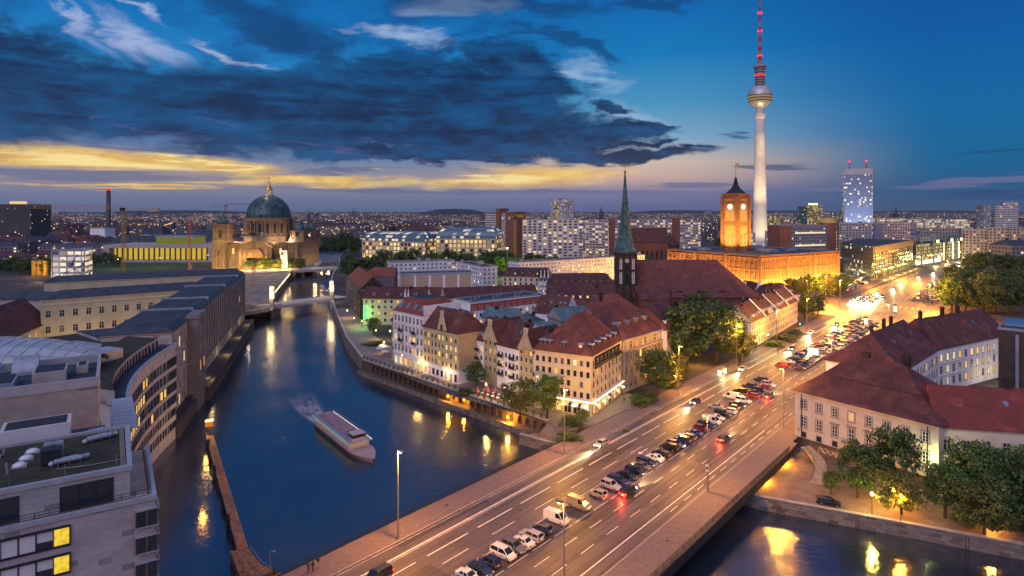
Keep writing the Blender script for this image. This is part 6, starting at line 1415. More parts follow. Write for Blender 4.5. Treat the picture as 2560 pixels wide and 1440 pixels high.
for k in range(n):
 a0, a1 = math.pi * k / n, math.pi * (k + 1) / n; m.hexa([(9 * math.cos(a1), -1, 9 * math.sin(a1)), (9 * math.cos(a0), -1, 9 * math.sin(a0)), (9 * math.cos(a0), 0, 9 * math.sin(a0)), (9 * math.cos(a1), 0, 9 * math.sin(a1)), (10.4 * math.cos(a1), -1, 10.4 * math.sin(a1)), (10.4 * math.cos(a0), -1, 10.4 * math.sin(a0)), (10.4 * math.cos(a0), 0, 10.4 * math.sin(a0)), (10.4 * math.cos(a1), 0, 10.4 * math.sin(a1))])
inst('portal_ring', m.mesh('portal_ring', [M_DOM]), dm, (0, -38.3, 11.2))
for x in (-40, -26, 26, 40):
 for z in (3, 15): inst('window', win_mesh(2.4, 6.0, 0 if (x, z) in ((-26, 15), (26, 15)) else -1, M_FRAME, 1), dm, (x, -38.05 if abs(x) > 33 else -33.05, z))
b = MB(); b.lathe([(26.5, 27), (26.5, 33), (25, 33.5), (25, 49), (26.3, 49.5), (26.3, 52), (24.8, 52.5), (24.4, 54)], (DX, DY, 0), 40); b.build('drum', [M_DOM], dm)
b = MB()
for k in range(20):
 a = 2 * math.pi * (k + .5) / 20
 for s_ in (-.06, .06): b.tube((DX + 25.8 * math.cos(a + s_), DY + 25.8 * math.sin(a + s_), 34), (DX + 25.8 * math.cos(a + s_), DY + 25.8 * math.sin(a + s_), 49), .75, .65, 6)
b.build('drum_columns', [M_DOM], dm)
m = MB(); m.box(-1.3, -.2, 0, 1.3, .1, 9); m.tube((0, -.2, 9), (0, .1, 9), 1.3, 1.3, 10); dw = m.mesh('drum_window', [M_DARKGLASS])
for k in range(20):
 a = 2 * math.pi * k / 20
 if math.sin(a) < .3: inst('drum_window', dw, dm, (25.02 * math.cos(a), 25.02 * math.sin(a), 36.5), a + math.pi / 2)
b = MB(); prof = [(23.6 * math.cos(t), 54 + 23 * math.sin(t)) for t in [math.pi / 2 * k / 14 * .86 for k in range(15)]]; b.lathe(prof, (DX, DY, 0), 48); b.build('dome', [M_CDOME], dm, smooth=True)
b = MB()
for k in range(24):
 a = 2 * math.pi * (k + .5) / 24; q = [(Vector((DX + (r + .15) * math.cos(a), DY + (r + .15) * math.sin(a), z))) for r, z in prof]
 for p, e in zip(q, q[1:]): b.bar(p, e, 1.0, .8)
b.build('dome_ribs', [pbr('rib_copper', (.08, .19, .20), .45, .5, .15, col2=(.02, .045, .06), metal=.2)], dm)
m = MB(); m.tube((0, -.6, 0), (0, .6, 0), 1.2, 1.2, 12, 0); m.tube((0, -.7, 0), (0, -.6, 0), .75, .75, 12, 1); ow = m.mesh('dome_hatch', [M_COPPER, M_DARKGLASS])
for k in range(24):
 a = 2 * math.pi * k / 24
 if math.sin(a) < .3 and k % 3 == 0: inst('dome_hatch', ow, dm, (22.0 * math.cos(a), 22.0 * math.sin(a), 63), a + math.pi / 2)
b = MB(); zt = prof[-1][1]
b.lathe([(5.4, zt), (5.4, zt + 1.2), (4.8, zt + 1.3)], (DX, DY, 0), 16)
for k in range(8): a = 2 * math.pi * k / 8; b.tube((DX + 4 * math.cos(a), DY + 4 * math.sin(a), zt + 1), (DX + 3.6 * math.cos(a), DY + 3.6 * math.sin(a), zt + 7), .6, .5, 6)
b.lathe([(4.6, zt + 7), (4.2, zt + 8), (2.4, zt + 10.5), (1.3, zt + 13), (.6, zt + 15.5)], (DX, DY, 0), 12); b.build('lantern', [M_GOLD], dm)
b = MB(); b.tube((DX, DY, zt + 15), (DX, DY, zt + 22), .3, .25, 6); b.box(DX - 1.5, DY - .2, zt + 19.4, DX + 1.5, DY + .2, zt + 20); b.lathe([(.1, zt + 15), (.9, zt + 15.8), (.1, zt + 16.6)], (DX, DY, 0), 8); b.build('cross', [M_GOLD], dm)
def corner_tower(x, y, tall):
 b = MB(); z0 = 27
 db(b, x - 8.5, y - 8.5, z0, x + 8.5, y + 8.5, z0 + 3); db(b, x - 7, y - 7, z0 + 3, x + 7, y + 7, z0 + 18 * tall); db(b, x - 8, y - 8, z0 + 18 * tall, x + 8, y + 8, z0 + 19.5 * tall)
 for sx in (-1, 1):
  for sy in (-1, 1): b.tube((DX + x + sx * 7.2, DY + y + sy * 7.2, z0 + 3), (DX + x + sx * 7.2, DY + y + sy * 7.2, z0 + 18 * tall), .9, .8, 8)
 o = b.build('corner_tower', [M_DOM], dm)
 b = MB(); z = z0 + 19.5 * tall; b.lathe([(6.2, z), (6.2, z + 1.5), (5.8, z + 3), (4.8, z + 5), (3, z + 6.8), (1.2, z + 7.6), (.9, z + 9.5), (.2, z + 11)], (DX + x, DY + y, 0), 20); b.build('small_dome', [M_COPPER], dm, smooth=True)
 m = MB(); m.box(-1.8, -.2, 0, 1.8, .1, 7 * tall); m.tube((0, -.2, 7 * tall), (0, .1, 7 * tall), 1.8, 1.8, 10); inst('tower_opening', m.mesh('tower_opening', [M_DARKGLASS]), dm, (x, y - 7.0, z0 + 5))
corner_tower(-39, -29, 1.0); corner_tower(-33, 33, .95); corner_tower(38, -8, .62); corner_tower(38, 34, .62)
GLD = (1.0, .56, .14)
for x in (-40, -26, -12, 0, 12, 26, 40): plight((DX + x, DY - 54, 3.0), 24000, GLD, dm, .8)
for x in (-14, 14): plight((DX + x, DY - 43, 12), 7000, (1.0, .45, .08), dm, .6)
for a in (-150, -120, -90, -60, -30): plight((DX + 36 * math.cos(RAD(a)), DY + 36 * math.sin(RAD(a)), 29), 15000, (1.0, .60, .30), dm, .8)
plight((DX - 39, DY - 46, 30), 7000, GLD, dm, .6)
for y in (-15, 10, 35): plight((DX + 58, DY + y, 4), 9000, (1.0, .58, .24), dm, .8)
plight((DX, DY - 9, zt + 4), 2500, (1, .6, .2), dm, .5)
# ------------------------------------------------------------------ colonnaded museum and neighbours on the island
def px_box(x0, x1, Y): return ((x0 - 1280) * Y / FPX, Y), ((x1 - 1280) * Y / FPX, Y)
def zpx(py, Y): return HC - (py - HY) * Y / FPX
A, B = px_box(268, 540, 690); mu = thing('columned_museum', 'long low museum with a row of columns before yellow glowing walls', 'museum', (A[0], 690, 0))
b = MB(); x0, x1 = A[0], B[0]; b.box(x0, 694, 0, x1, 740, 15.5, 0); b.box(x0 - 1, 684, 15.5, x1 + 1, 741, 19, 0); b.box(x0 - 1, 684, 0, x0 + 6, 694, 15.5, 0); b.box(x1 - 6, 684, 0, x1 + 1, 694, 15.5, 0); b.box(x0 - 1, 682, -.5, x1 + 1, 694, 2.2, 0); b.build('wall', [M_GREYW], mu)
for k in range(19):
 x = x0 + 8 + (x1 - x0 - 16) * k / 18; m = MB(); m.tube((0, 0, 2.2), (0, 0, 15.4), 1.0, .85, 10)
 if k == 0: cm = m.mesh('column', [pbr('museum_column', (.10, .09, .08), .8, .2)])
 inst('column', cm, mu, Vector((x, 686, 0)) - mu.location)
b = MB(); b.box(x0 + 6, 693.7, 2.3, x1 - 6, 693.99, 15.4); b.build('glowing_back_wall', [glow('portico_yellow', (1.0, .66, .07), .62)], mu)  # wall glows by itself in place of lamps lighting it
b = MB(); b.box(x0 + (x1 - x0) * .38, 705, 19, x0 + (x1 - x0) * .72, 735, 27, 0); b.box(x0 + (x1 - x0) * .37, 704, 27, x0 + (x1 - x0) * .73, 736, 28, 1); b.build('glowing_upper_hall', [glow('hall_lime', (.62, .66, .12), .24), M_ZINC], mu)  # whole box glows evenly by its own colour
lw_ = MB(); lw_.flat([(x0 - 10, 560), (x1 - 5, 575), (x1 + 8, 680), (x0, 680)], .02); struct(lw_.build('lawn', [M_LAWN]))
# white show box with lit lattice
A, B = px_box(130, 212, 500); hb = thing('exhibition_box', 'tilted white and blue exhibition box with crossing braces and lit storeys', 'pavilion', (A[0], 500, 0))
b = MB(); C_ = ((231 - 1280) * 522 / FPX, 522); Dd = (A[0] + 12, 530); zt2 = 25.5
b.prism([A, B, C_, Dd], 2, zt2, 0, 1); b.build('wall', [facade('box_storeys', (.42, .40, .46), 6.0, 4.6, .80, .58, .85, (1.0, .8, .5), 1.0, glass=(.1, .11, .16)), M_ZINC], hb)
b = MB()
for p, q in (((A[0], 499.7, 2), (B[0], 499.7, 14)), ((A[0] + 8, 499.7, 2), (B[0] - 6, 499.7, zt2 - 4)), ((B[0], 499.7, 4), (A[0] + 8, 499.7, 18)), ((A[0], 499.7, 2), (A[0], 499.7, zt2)), ((B[0], 499.7, 2), (B[0], 499.7, zt2)), ((A[0], 499.7, zt2), (B[0], 499.7, zt2)), ((B[0], 499.7, zt2 - 8), (C_[0], 521.6, zt2 - 2))): b.bar(p, q, .9, .5)
b.build('braces', [M_ZINC], hb)
plight((A[0] - 3, 490, 5), 3000, (1, .8, .6), hb, .5)
# ------------------------------------------------------------------ cranes
def crane(label, px, pyb, pyt, Y, jl, jr, col, h2=None, s=1.0):
 x = (px - 1280) * Y / FPX; zt = zpx(pyt, Y); root = thing('tower_crane', label, 'crane', (x, Y, 0)); w = 1.0 * s
 M = pbr('crane_' + col[0], col[1], .55, .15, 1.0)
 b = MB(); n = int(zt / (2.4 * s))
 for sx in (-w, w):
  for sy in (-w, w): b.bar((x + sx, Y + sy, 0), (x + sx, Y + sy, zt), .2 * s)
 for k in range(n):
  z0, z1 = zt * k / n, zt * (k + 1) / n; a = 1 if k % 2 else -1
  b.bar((x - a * w, Y - w, z0), (x + a * w, Y - w, z1), .11 * s); b.bar((x - w, Y - a * w, z0), (x - w, Y + a * w, z1), .11 * s); b.bar((x - w, Y - w, z1), (x + w, Y - w, z1), .11 * s)
 b.build('mast', [M], root)
 if jl or jr:
  xl, xr = (jl - 1280) * Y / FPX, (jr - 1280) * Y / FPX; b = MB(); zz = zt + 1.0; hh = 2.0 * s
  b.bar((xl, Y - .8, zz), (xr, Y - .8, zz), .3 * s); b.bar((xl, Y + .8, zz), (xr, Y + .8, zz), .3 * s); far_ = xl if abs(xl - x) > abs(xr - x) else xr
  b.bar((x, Y, zz + hh), (far_, Y, zz + hh), .3 * s); n = max(6, int(abs(far_ - x) / (3.0 * s)))
  for k in range(n):
   a0, a1 = x + (far_ - x) * k / n, x + (far_ - x) * (k + 1) / n; am = (a0 + a1) / 2; b.bar((a0, Y - .8, zz), (am, Y, zz + hh), .18 * s); b.bar((am, Y, zz + hh), (a1, Y - .8, zz), .18 * s)
  b.build('jib', [M], root)
  oth = xr if far_ == xl else xl; b = MB(); b.box(min(oth, oth + (x - oth) * .3), Y - 1.2, zz - 2.5, max(oth, oth + (x - oth) * .3), Y + 1.2, zz + .3); b.build('counterweight', [M_CONC], root)
  b = MB(); b.box(x - 1.4, Y - 2.4, zt - 1, x + 1.4, Y - .8, zt + 1.4); b.build('cab', [M_IRON], root)
CY_, CR_ = ('ochre', (.36, .22, .06)), ('red', (.36, .04, .04))
crane('ochre tower crane with a long horizontal jib above the left riverside rooftops', 310, 690, 524, 430, 78, 397, CY_)
crane('red tower crane mast without jib standing before the columned museum', 475, 670, 545, 560, 0, 0, CR_, s=1.1)
crane('red crane mast rising behind the white exhibition box', 198, 640, 590, 520, 0, 0, CR_)
crane('slim ochre crane mast by the river on the sandy site', 634, 720, 585, 450, 540, 660, CY_, s=.8)
crane('small distant crane with a rust red jib left of the cathedral dome', 565, 525, 514, 1300, 528, 640, CR_, s=1.6)
crane('yellow crane mast with a short jib before the tall banded slab', 1288, 650, 545, 560, 1270, 1310, ('yellow', (.5, .32, .05)), s=1.0)
b = MB(); x = (271 - 1280) * 1200 / FPX; b.lathe([(5.2, 0), (4.2, 60), (3.6, zpx(476, 1200))], (x, 1200, 0), 16); o = b.build('factory_chimney', [pbr('chimney_dark', (.10, .10, .11), .8, .2, .05)], None, (x, 1200, 0)); tag(o, 'tall dark factory chimney with a red tip on the left horizon', 'chimney')
b = MB(); b.lathe([(3.7, zpx(476, 1200)), (3.7, zpx(471, 1200))], (x, 1200, 0), 12); c = b.build('warning_light', [glow('chimney_red', (1, .03, .02), 1.2)], None, (x, 1200, 0)); c.parent = o; c.location = (0, 0, 0)
# ------------------------------------------------------------------ larger blocks of the middle distance
random.seed(31)
def at(px, Y): return ((px - 1280) * Y / FPX, Y)
def mid(name, label, x0, Y0, x1, Y1, ytop, D, mat, cat='office block', bits=2, rmat=None, group=None):
 return slab(name, label, at(x0, Y0), at(x1, Y1), D, zpx(ytop, (Y0 + Y1) / 2), mat, cat, rmat, 0, group, bits)
F_STONE = facade('tall_stone_bays', (.46, .35, .22), 4.2, 4.2, .62, .70, .7, (1, .60, .16), 1.0, rough=.7, lc2=(1, .82, .45))
F_BAND = facade('banded_slab', (.56, .52, .52), 3.0, 2.9, .96, .42, .06, (1, .7, .4), .8, glass=(.10, .085, .085))
F_GRID = facade('pale_grid_slab', (.52, .47, .46), 5.4, 2.95, .58, .58, .33, (1, .66, .26), 1.0, glass=(.06, .06, .075))
F_GRID2 = facade('busy_lit_slab', (.50, .45, .44), 3.6, 2.9, .80, .46, .42, (1, .62, .25), 1.0, glass=(.08, .075, .085))
F_TOWER = facade('white_tower', (.55, .52, .54), 3.4, 2.9, .50, .5, .25, (1, .66, .2), .9)
F_BLUEB = facade('blue_grey_slab', (.20, .21, .27), 2.6, 3.1, .64, .5, .06, (1, .8, .5), 1.1, glass=(.07, .08, .11))
F_GREY = facade('grey_panel_block', (.33, .32, .34), 3.2, 2.9, .5, .5, .14, (1, .7, .35), 1.0, glass=(.05, .055, .075))
F_WHITE = facade('bright_office', (.60, .55, .46), 3.5, 3.6, .85, .5, .65, (1, .80, .46), .9, glass=(.12, .11, .10))
F_DARKB = facade('dark_office', (.055, .05, .055), 4.0, 3.7, .62, .6, .10, (1, .78, .38), 1.1)
F_DARKC = facade('dark_bulk', (.075, .065, .075), 4.0, 3.7, .5, .5, .03, (1, .7, .3), .9)
F_DARKL = facade('dark_office_lit', (.06, .055, .05), 3.0, 3.7, .82, .72, .72, (1, .74, .16), .55, lc2=(1, .85, .35))
F_CREAMO = facade('cream_street_block', (.36, .29, .23), 3.6, 3.4, .42, .56, .2, (1, .62, .2), 1.0)
F_YELL = facade('yellow_lit_office', (.42, .34, .12), 3.2, 3.3, .7, .5, .5, (1, .72, .15), .8)
M_BROWN = pbr('brown_end_wall', (.20, .085, .06), .85, .15, .1)
M_GLASSR = facade('glass_roof_bays', (.07, .11, .15), 4.0, 3.4, .86, .62, .35, (1, .75, .4), .8, glass=(.05, .12, .2), rough=.25)
def glass_house(label, x0, Y0, x1, Y1, yeave, ytop, D):
 r, fr, L, ang = mid('glass_topped_block', label, x0, Y0, x1, Y1, yeave, D, F_STONE, bits=0)
 z = zpx(yeave, (Y0 + Y1) / 2); zt = zpx(ytop, (Y0 + Y1) / 2); b = MB(); n = 6
 for k in range(n):
  t0, t1 = math.pi / 2 * k / n, math.pi / 2 * (k + 1) / n
  i0, i1 = 8 * (1 - math.cos(t0)), 8 * (1 - math.cos(t1)); h0, h1 = z + .8 + (zt - z) * math.sin(t0), z + .8 + (zt - z) * math.sin(t1)
  q0 = [(i0, i0), (L - i0, i0), (L - i0, D - i0), (i0, D - i0)]; q1 = [(i1, i1), (L - i1, i1), (L - i1, D - i1), (i1, D - i1)]
  for j in range(4):
   a, e = q0[j], q0[(j + 1) % 4]; c, d = q1[(j + 1) % 4], q1[j]; LL_ = math.hypot(a[0] - e[0], a[1] - e[1])
   b.face([fr(*a, h0), fr(*e, h0), fr(*c, h1), fr(*d, h1)], 0, [(0, h0 - z), (LL_, h0 - z), (LL_, h1 - z), (0, h1 - z)])
 b.flat([fr(8, 8, 0), fr(L - 8, 8, 0), fr(L - 8, D - 8, 0), fr(8, D - 8, 0)], zt + .8, 1); b.build('glass_roof', [M_GLASSR, M_ZINC], r); return r
glass_house('left of two stone blocks with tall lit bays and a glazed roof beyond the park', 905, 640, 1062, 612, 604, 583, 45)
glass_house('right of two stone blocks with tall lit bays and a rounded blue glass roof', 1090, 600, 1240, 590, 598, 574, 45)
mid('lit_hall', 'lower glowing glass hall between the two glass topped blocks', 1058, 640, 1092, 640, 600, 25, F_DARKL, 'hall', 0)
mid('apartment_tower', 'tall banded white slab with a brown lift core on the skyline', 1213, 780, 1287, 750, 533, 16, F_BAND, 'apartment tower', 3)
mid('lift_core', 'brown core rising through the tall banded slab', 1240, 765, 1249, 761, 522, 17, M_BROWN, 'lift core', 1)
mid('end_wall_block', 'dark brown end wall right of the tall banded slab', 1287.5, 749, 1313, 765, 530, 15, M_BROWN, 'apartment tower', 1)
mid('hotel_slab', 'broad pale grid fronted hotel block with many lit windows', 1306, 655, 1456, 640, 550, 20, F_GRID, 'hotel', 4)
mid('apartment_tower', 'white tower block standing above the broad grid fronted block', 1376, 1120, 1406, 1090, 499, 24, F_TOWER, 'apartment tower', 3)
mid('apartment_tower', 'slimmer yellow lit tower attached to the white tower block', 1407, 1092, 1432, 1110, 503, 22, F_YELL, 'apartment tower', 1)
mid('apartment_slab', 'long balcony slab with warm lights left of the green spire', 1457, 700, 1522, 690, 551, 14, F_GRID2, 'apartment block', 2)
mid('lift_core', 'brown stair core in the long balcony slab beside the green spire', 1522.3, 688, 1536, 688, 545, 15, M_BROWN, 'lift core', 1)
mid('apartment_slab', 'long balcony slab with warm lights right of the green spire', 1537, 690, 1680, 720, 549, 14, F_GRID2, 'apartment block', 3)
mid('lift_core', 'brown stair core in the long balcony slab before the town hall tower', 1680.4, 721, 1700, 724, 544, 15, M_BROWN, 'lift core', 1)
mid('apartment_slab', 'far end of the balcony slab before the town hall tower', 1700.4, 725, 1752, 735, 551, 14, F_GRID2, 'apartment block', 1)
# second church
c2 = thing('brick_church', 'old brick church with a steep dark red roof before the balcony slabs', 'church', (*at(1620, 600), 0))
a, e = at(1577, 600), at(1672, 600); b = MB(); b.prism([a, e, (e[0], 622), (a[0], 622)], 0, zpx(606, 600)); b.build('wall', [M_BRICK], c2)
b = MB(); roof_mesh(b, *frame_of(a, e)[:2], 22, zpx(606, 600), 'gable', zpx(569, 611) - zpx(606, 600)); b.build('roof', [M_TILE3, M_BRICK, M_DARKROOF], c2)
b = MB(); b.lathe([(9, 0), (9, zpx(606, 600) - 3)], (e[0] + 4, 611, 0), 10, 1); b.lathe([(9.6, zpx(606, 600) - 3), (.3, zpx(584, 611))], (e[0] + 4, 611, 0), 10, 0); b.build('apse', [M_TILE3, M_BRICK], c2)
for k in range(8): m_ = WIN.setdefault('goth', None); inst('window', win_mesh(1.6, 9, -1, M_BRICK, 0), c2, (a[0] + (e[0] - a[0]) * (k + .5) / 8 - c2.location.x, -.1, 9))
mid('blue_grey_slab', 'blue grey slab with three bright office bands right of the television tower', 1979, 610, 2068, 630, 564, 18, F_BLUEB, bits=2)
a_, e_ = at(1979, 610), at(2068, 630); fr, L, ang = frame_of(a_, e_); b = MB()
for z in (34.0, 21.5, 9.0):
 for k in range(18): b.fbox(fr, L * (.1 + .85 * k / 18), -.12, z, L * (.1 + .85 * (k + .75) / 18), -.02, z + 1.7)
o = b.build('office_band', [glow('office_white', (1.0, .86, .55), 1.1)], None, fr(L / 2, 0, 20));
BG = bpy.data.objects['blue_grey_slab']; o.parent = BG; o.location = o.location - BG.location
mid('end_wall_block', 'blank brown gable end of the blue grey slab', 1949, 606, 1978.5, 609.5, 564, 18, M_BROWN, 'office block', 1)
b = MB(); x, y = at(2068, 655); b.lathe([(8.5, 0), (8.5, 44)], (x, y, 0), 20, 0); b.lathe([(9.2, 44), (8.6, 46.5), (5, 49), (.5, 50)], (x, y, 0), 20, 1); tag(b.build('round_tower', [M_BROWN, pbr('ochre_dome', (.5, .33, .1), .6, .1)], None, (x, y, 0)), 'brown round tower with a shallow ochre dome beside the blue grey slab', 'tower')
mid('office_slab', 'narrow lit strip of offices between the brown round tower and grey panel blocks', 2084, 662, 2097, 660, 562, 14, F_WHITE, bits=0)
mid('apartment_slab', 'left of two grey panel blocks behind the dark glass office', 2097.5, 655, 2186, 650, 559, 14, F_GREY, 'apartment block', 3)
mid('end_wall_block', 'blue grey blank strip between the two grey panel blocks', 2186.5, 648, 2205, 650, 560, 14, pbr('blue_end_wall', (.13, .16, .27), .8, .1, .2), 'apartment block', 0)
mid('apartment_slab', 'right of two grey panel blocks behind the dark glass office', 2205.5, 652, 2276, 660, 558, 14, F_GREY, 'apartment block', 3)
mid('end_wall_block', 'blue grey blank end of the right grey panel block', 2276.5, 661, 2292, 668, 558, 14, pbr('blue_end_wall', (.13, .16, .27), .8, .1, .2), 'apartment block', 0)
# the glass tower hotel
F_PARK = facade('blue_glass_tower', (.26, .31, .44), 2.4, 3.3, .86, .72, .12, (1, .80, .42), 1.3, glass=(.16, .22, .36), rough=.25)
gt, fr, L, ang = mid('glass_tower', 'tall flat blue glass hotel tower with two red tipped masts', 2110, 985, 2181, 970, 424, 21, F_PARK, 'hotel tower', 0)
b = MB(); b.fbox(fr, L, -.2, 0, L + .5, 21, zpx(421, 975)); b.fbox(fr, 0, -.3, zpx(436, 975), L, -.05, zpx(421, 975)); b.build('side_wall', [pbr('tower_side_sheet', (.42, .42, .44), .5, .1, .2)], gt)
for k, u in enumerate((.22, .82)):
 b = MB(); p = fr(L * u, 10, zpx(424, 975)); b.tube(p, p + Vector((0, 0, 14)), .8, .5, 8); b.build('mast', [pbr('mast_red', (.42, .02, .025), .5, .1)], gt)
 b = MB(); b.lathe([(1.6, 12.6), (1.6, 15)], p, 10); b.build('warning_light', [glow('warning_red', (1.0, .03, .06), 2.5)], gt)
plight(fr(L * 1.25, 6, 6), 300000, (1, .85, .55), gt, 1, 'SPOT', 60, .9, fr(L + .5, 10, 70)); plight(fr(L * .5, -45, 8), 220000, (.9, .9, 1.0), gt, 1, 'SPOT', 70, .9, fr(L * .5, 0, 50))
ap, fr, L, ang = mid('sign_topped_office', 'yellow lit office with a glowing rooftop sign left of the glass tower', 2018, 1250, 2056, 1240, 514, 30, F_YELL, bits=2)
b = MB(); b.fbox(fr, 2, -.5, zpx(514, 1245) + 1, L * .7, -.1, zpx(508, 1245)); b.build('roof_sign', [glow('sign_lime', (1.0, .9, .35), 1.6)], ap)
mid('office_slab', 'green dark slab stuck to the sign topped office', 1997, 1255, 2017.5, 1250, 516, 30, facade('green_slab', (.05, .14, .13), 3, 3.2, .8, .5, .1, (.7, 1, .6), .8), bits=1)
mid('office_slab', 'low yellow lit office right of the television tower foot', 1918, 900, 1946, 890, 541, 25, F_YELL, bits=1)
mid('office_slab', 'duller olive office beside the low yellow office by the television tower', 1947, 905, 1975, 900, 548, 25, F_CREAMO, bits=1)
mid('office_slab', 'bright white long office behind the right panel block', 2194, 1000, 2262, 1010, 546, 20, F_WHITE, bits=2)
mid('office_slab', 'bright long low office in the middle of the right skyline', 2286, 900, 2356, 905, 548, 22, F_WHITE, bits=2)
mid('office_slab', 'bright office with an overhanging roof right of the long low office', 2360, 1000, 2424, 1000, 549, 22, F_WHITE, bits=2)
mid('office_tower', 'pale banded office tower with a lit crown at the right edge skyline', 2508, 1000, 2546, 990, 506, 22, F_BAND, 'office tower', 2)
mid('office_tower', 'lower half of the pale banded tower pair at right skyline', 2488, 1005, 2507.5, 1000, 513, 20, F_BAND, 'office tower', 1)
mid('office_tower', 'dark distant high block left of the pale banded tower', 2459, 1500, 2478, 1500, 515, 25, F_GREY, 'office tower', 1)
for k, (x0, x1, Y, yt, lab) in enumerate(((2404, 2470, 720, 574, 'dim cream street block with scattered lit windows left of the right edge group'), (2472, 2520, 700, 570, 'dim cream street block second from the right edge'), (2522, 2600, 690, 572, 'dim cream street block touching the right edge'), (2300, 2402, 790, 572, 'dim grey street block behind the steel framed building'))):
 mid('street_block', lab, x0, Y + 10, x1, Y, yt, 16, F_CREAMO, 'street block', 2)
mid('office_slab', 'white low offices at the foot of the television tower', 1854, 760, 1888, 760, 583, 20, F_WHITE, bits=1); mid('office_slab', 'grey low offices right of the television tower foot', 1915, 760, 1950, 755, 580, 20, F_GREY, bits=1)
# dark glass office on the avenue, two fronts
do = thing('glass_office', 'dark glass office block with a lit long front facing the avenue', 'office block', (297, 507, 0)); q = [(307, 574), (297, 507), (404, 622), (372, 662)]
b = MB(); b.prism(q, 0, 27.4, 0, 2); b.build('dark_front', [F_DARKB, F_DARKL, M_DARKROOF], do)
fr, L, ang = frame_of(q[1], q[2]); b = MB(); b.prism([fr(.5, -.4, 0), fr(L, -.4, 0), fr(L, -.02, 0), fr(.5, -.02, 0)], 0, 22, 0); b.build('lit_front', [F_DARKL], do)
b = MB(); b.fbox(fr, 0, -1.6, 22.4, L, -.1, 27.6); b.build('roof_louvre', [pbr('louvre_bronze', (.09, .075, .06), .5, .2)], do)
b = MB()
for k in range(24): b.fbox(fr, L * k / 24, -.75, 0, L * k / 24 + .5, -.42, 22.3)
b.build('fins', [M_IRON], do)
for k in range(6): plight(fr(L * (k + .5) / 6, -6, 4), 5500, (1, .66, .16), do, .6)
fr2, L2, _ = frame_of(q[0], q[1])
for k in range(3): plight(fr2(L2 * (k + .5) / 3, -5, 3), 3500, (1, .8, .35), do, .6)
sf = thing('steel_framed_hall', 'glass hall under a tall blue steel frame with bright vertical light panels', 'office block', (*at(2340, 680), 0)); A, B = at(2290, 640), at(2402, 735); fr, L, ang = frame_of(A, B)
b = MB(); b.prism([fr(0, 0, 0), fr(L, 0, 0), fr(L, 30, 0), fr(0, 30, 0)], 0, 22, 0, 1); b.build('glass_wall', [F_DARKL, M_DARKROOF], sf)
b = MB(); MF = pbr('blue_steel', (.11, .20, .25), .5, .15)
for k in range(5): b.bar(fr(L * k / 4, -5, 0), fr(L * k / 4, -5, 29), 1.1); b.bar(fr(L * k / 4, -5, 29), fr(L * k / 4, 30, 29), .9)
for z in (26, 29): b.bar(fr(-6, -5, z), fr(L, -5, z), .9); b.bar(fr(-6, 30, z), fr(L, 30, z), .9)
for k in range(20): b.bar(fr(L * k / 20, -5, 26 if k % 2 else 29), fr(L * (k + 1) / 20, -5, 29 if k % 2 else 26), .5)
b.build('frame', [MF], sf)
for u in (.42, .55, .75, .9):
 b = MB(); b.fbox(fr, L * u, -2, 2, L * u + 2.6, -1.4, 21 if u != .42 else 8); b.build('light_panel', [glow('panel_light', (1.0, .84, .42), 2.4)], sf)
for u in (.3, .62, .85): b = MB(); b.fbox(fr, L * u, -5.6, 22.5, L * u + 8, -5.2, 25.5); b.build('lit_sign', [glow('panel_light', (1.0, .84, .42), 2.4)], sf)
b = MB(); b.fbox(fr, 0, -.8, .5, L * .5, -.3, 4.5); b.build('shop_front', [glow('shop_light', (1.0, .86, .6), 1.8)], sf)
for k in range(4): plight(fr(L * (k + .5) / 4, -12, 5), 9000, (1, .75, .3), sf, .8)
# left side blocks
mid('dark_block', 'big dark block with a lit rooftop box at the far left skyline', -30, 1050, 77, 1060, 511, 60, F_DARKC, bits=3)
b = MB(); x0 = at(18, 1055)[0]; b.box(x0, 1060, zpx(511, 1055), x0 + 18, 1075, zpx(503, 1055)); tag(b.build('lit_roof_box', [glow('roof_box', (1, .72, .2), .9)], None, (x0, 1060, 80)), 'glowing box on top of the big dark block at far left', 'roof box')
for k, (x0, x1, Y, yt, kind, wall, lab) in enumerate((
 (-40, 62, 640, 632, 'hip', M_PINK, 'brown roofed cream house behind the trees at the left edge'), (64, 132, 650, 628, 'hip', M_PINK, 'brown roofed house with lit gable left of the exhibition box'),
 (-30, 80, 860, 592, 'hip', M_WREND, 'old arsenal like hall with a long dark red roof at far left'), (84, 170, 850, 588, 'hip', M_WREND, 'dark red roofed hall beside the far left hall'), (172, 252, 880, 588, 'hip', M_WREND, 'dark red roofed hall nearest the ochre crane mast'),
 (142, 178, 1000, 575, 'hip', M_PINK, 'small pyramid roofed house far behind the ochre crane'), (400, 540, 820, 592, 'mansard', M_GREYW, 'long grey roofed museum wing behind the columned museum'), (276, 400, 800, 590, 'mansard', M_GREYW, 'long slate roofed museum wing behind the ochre crane mast'),
 (480, 556, 900, 577, 'gable', M_GREYW, 'pale gabled museum hall left of the cathedral'), (350, 408, 1000, 568, 'mansard', M_CREAM, 'dome like roofed lit hall left of the cathedral'),
 (225, 262, 930, 570, 'flat', M_WREND, 'small white lit block behind the ochre crane'))):
 A, B = at(x0, Y), at(x1, Y); z = zpx(yt, Y) ; hgt = max(5, z * .38)
 bld('city_hall_house', lab, A, B, 24, z - (hgt if kind != 'flat' else 0), kind, wall, M_TILE3 if kind == 'hip' else M_DARKROOF, rh=hgt, zs=(3, 7.5), cols=10, win=(2.0, 2.6), lit=.35, style=0, inner=6, cat='building')
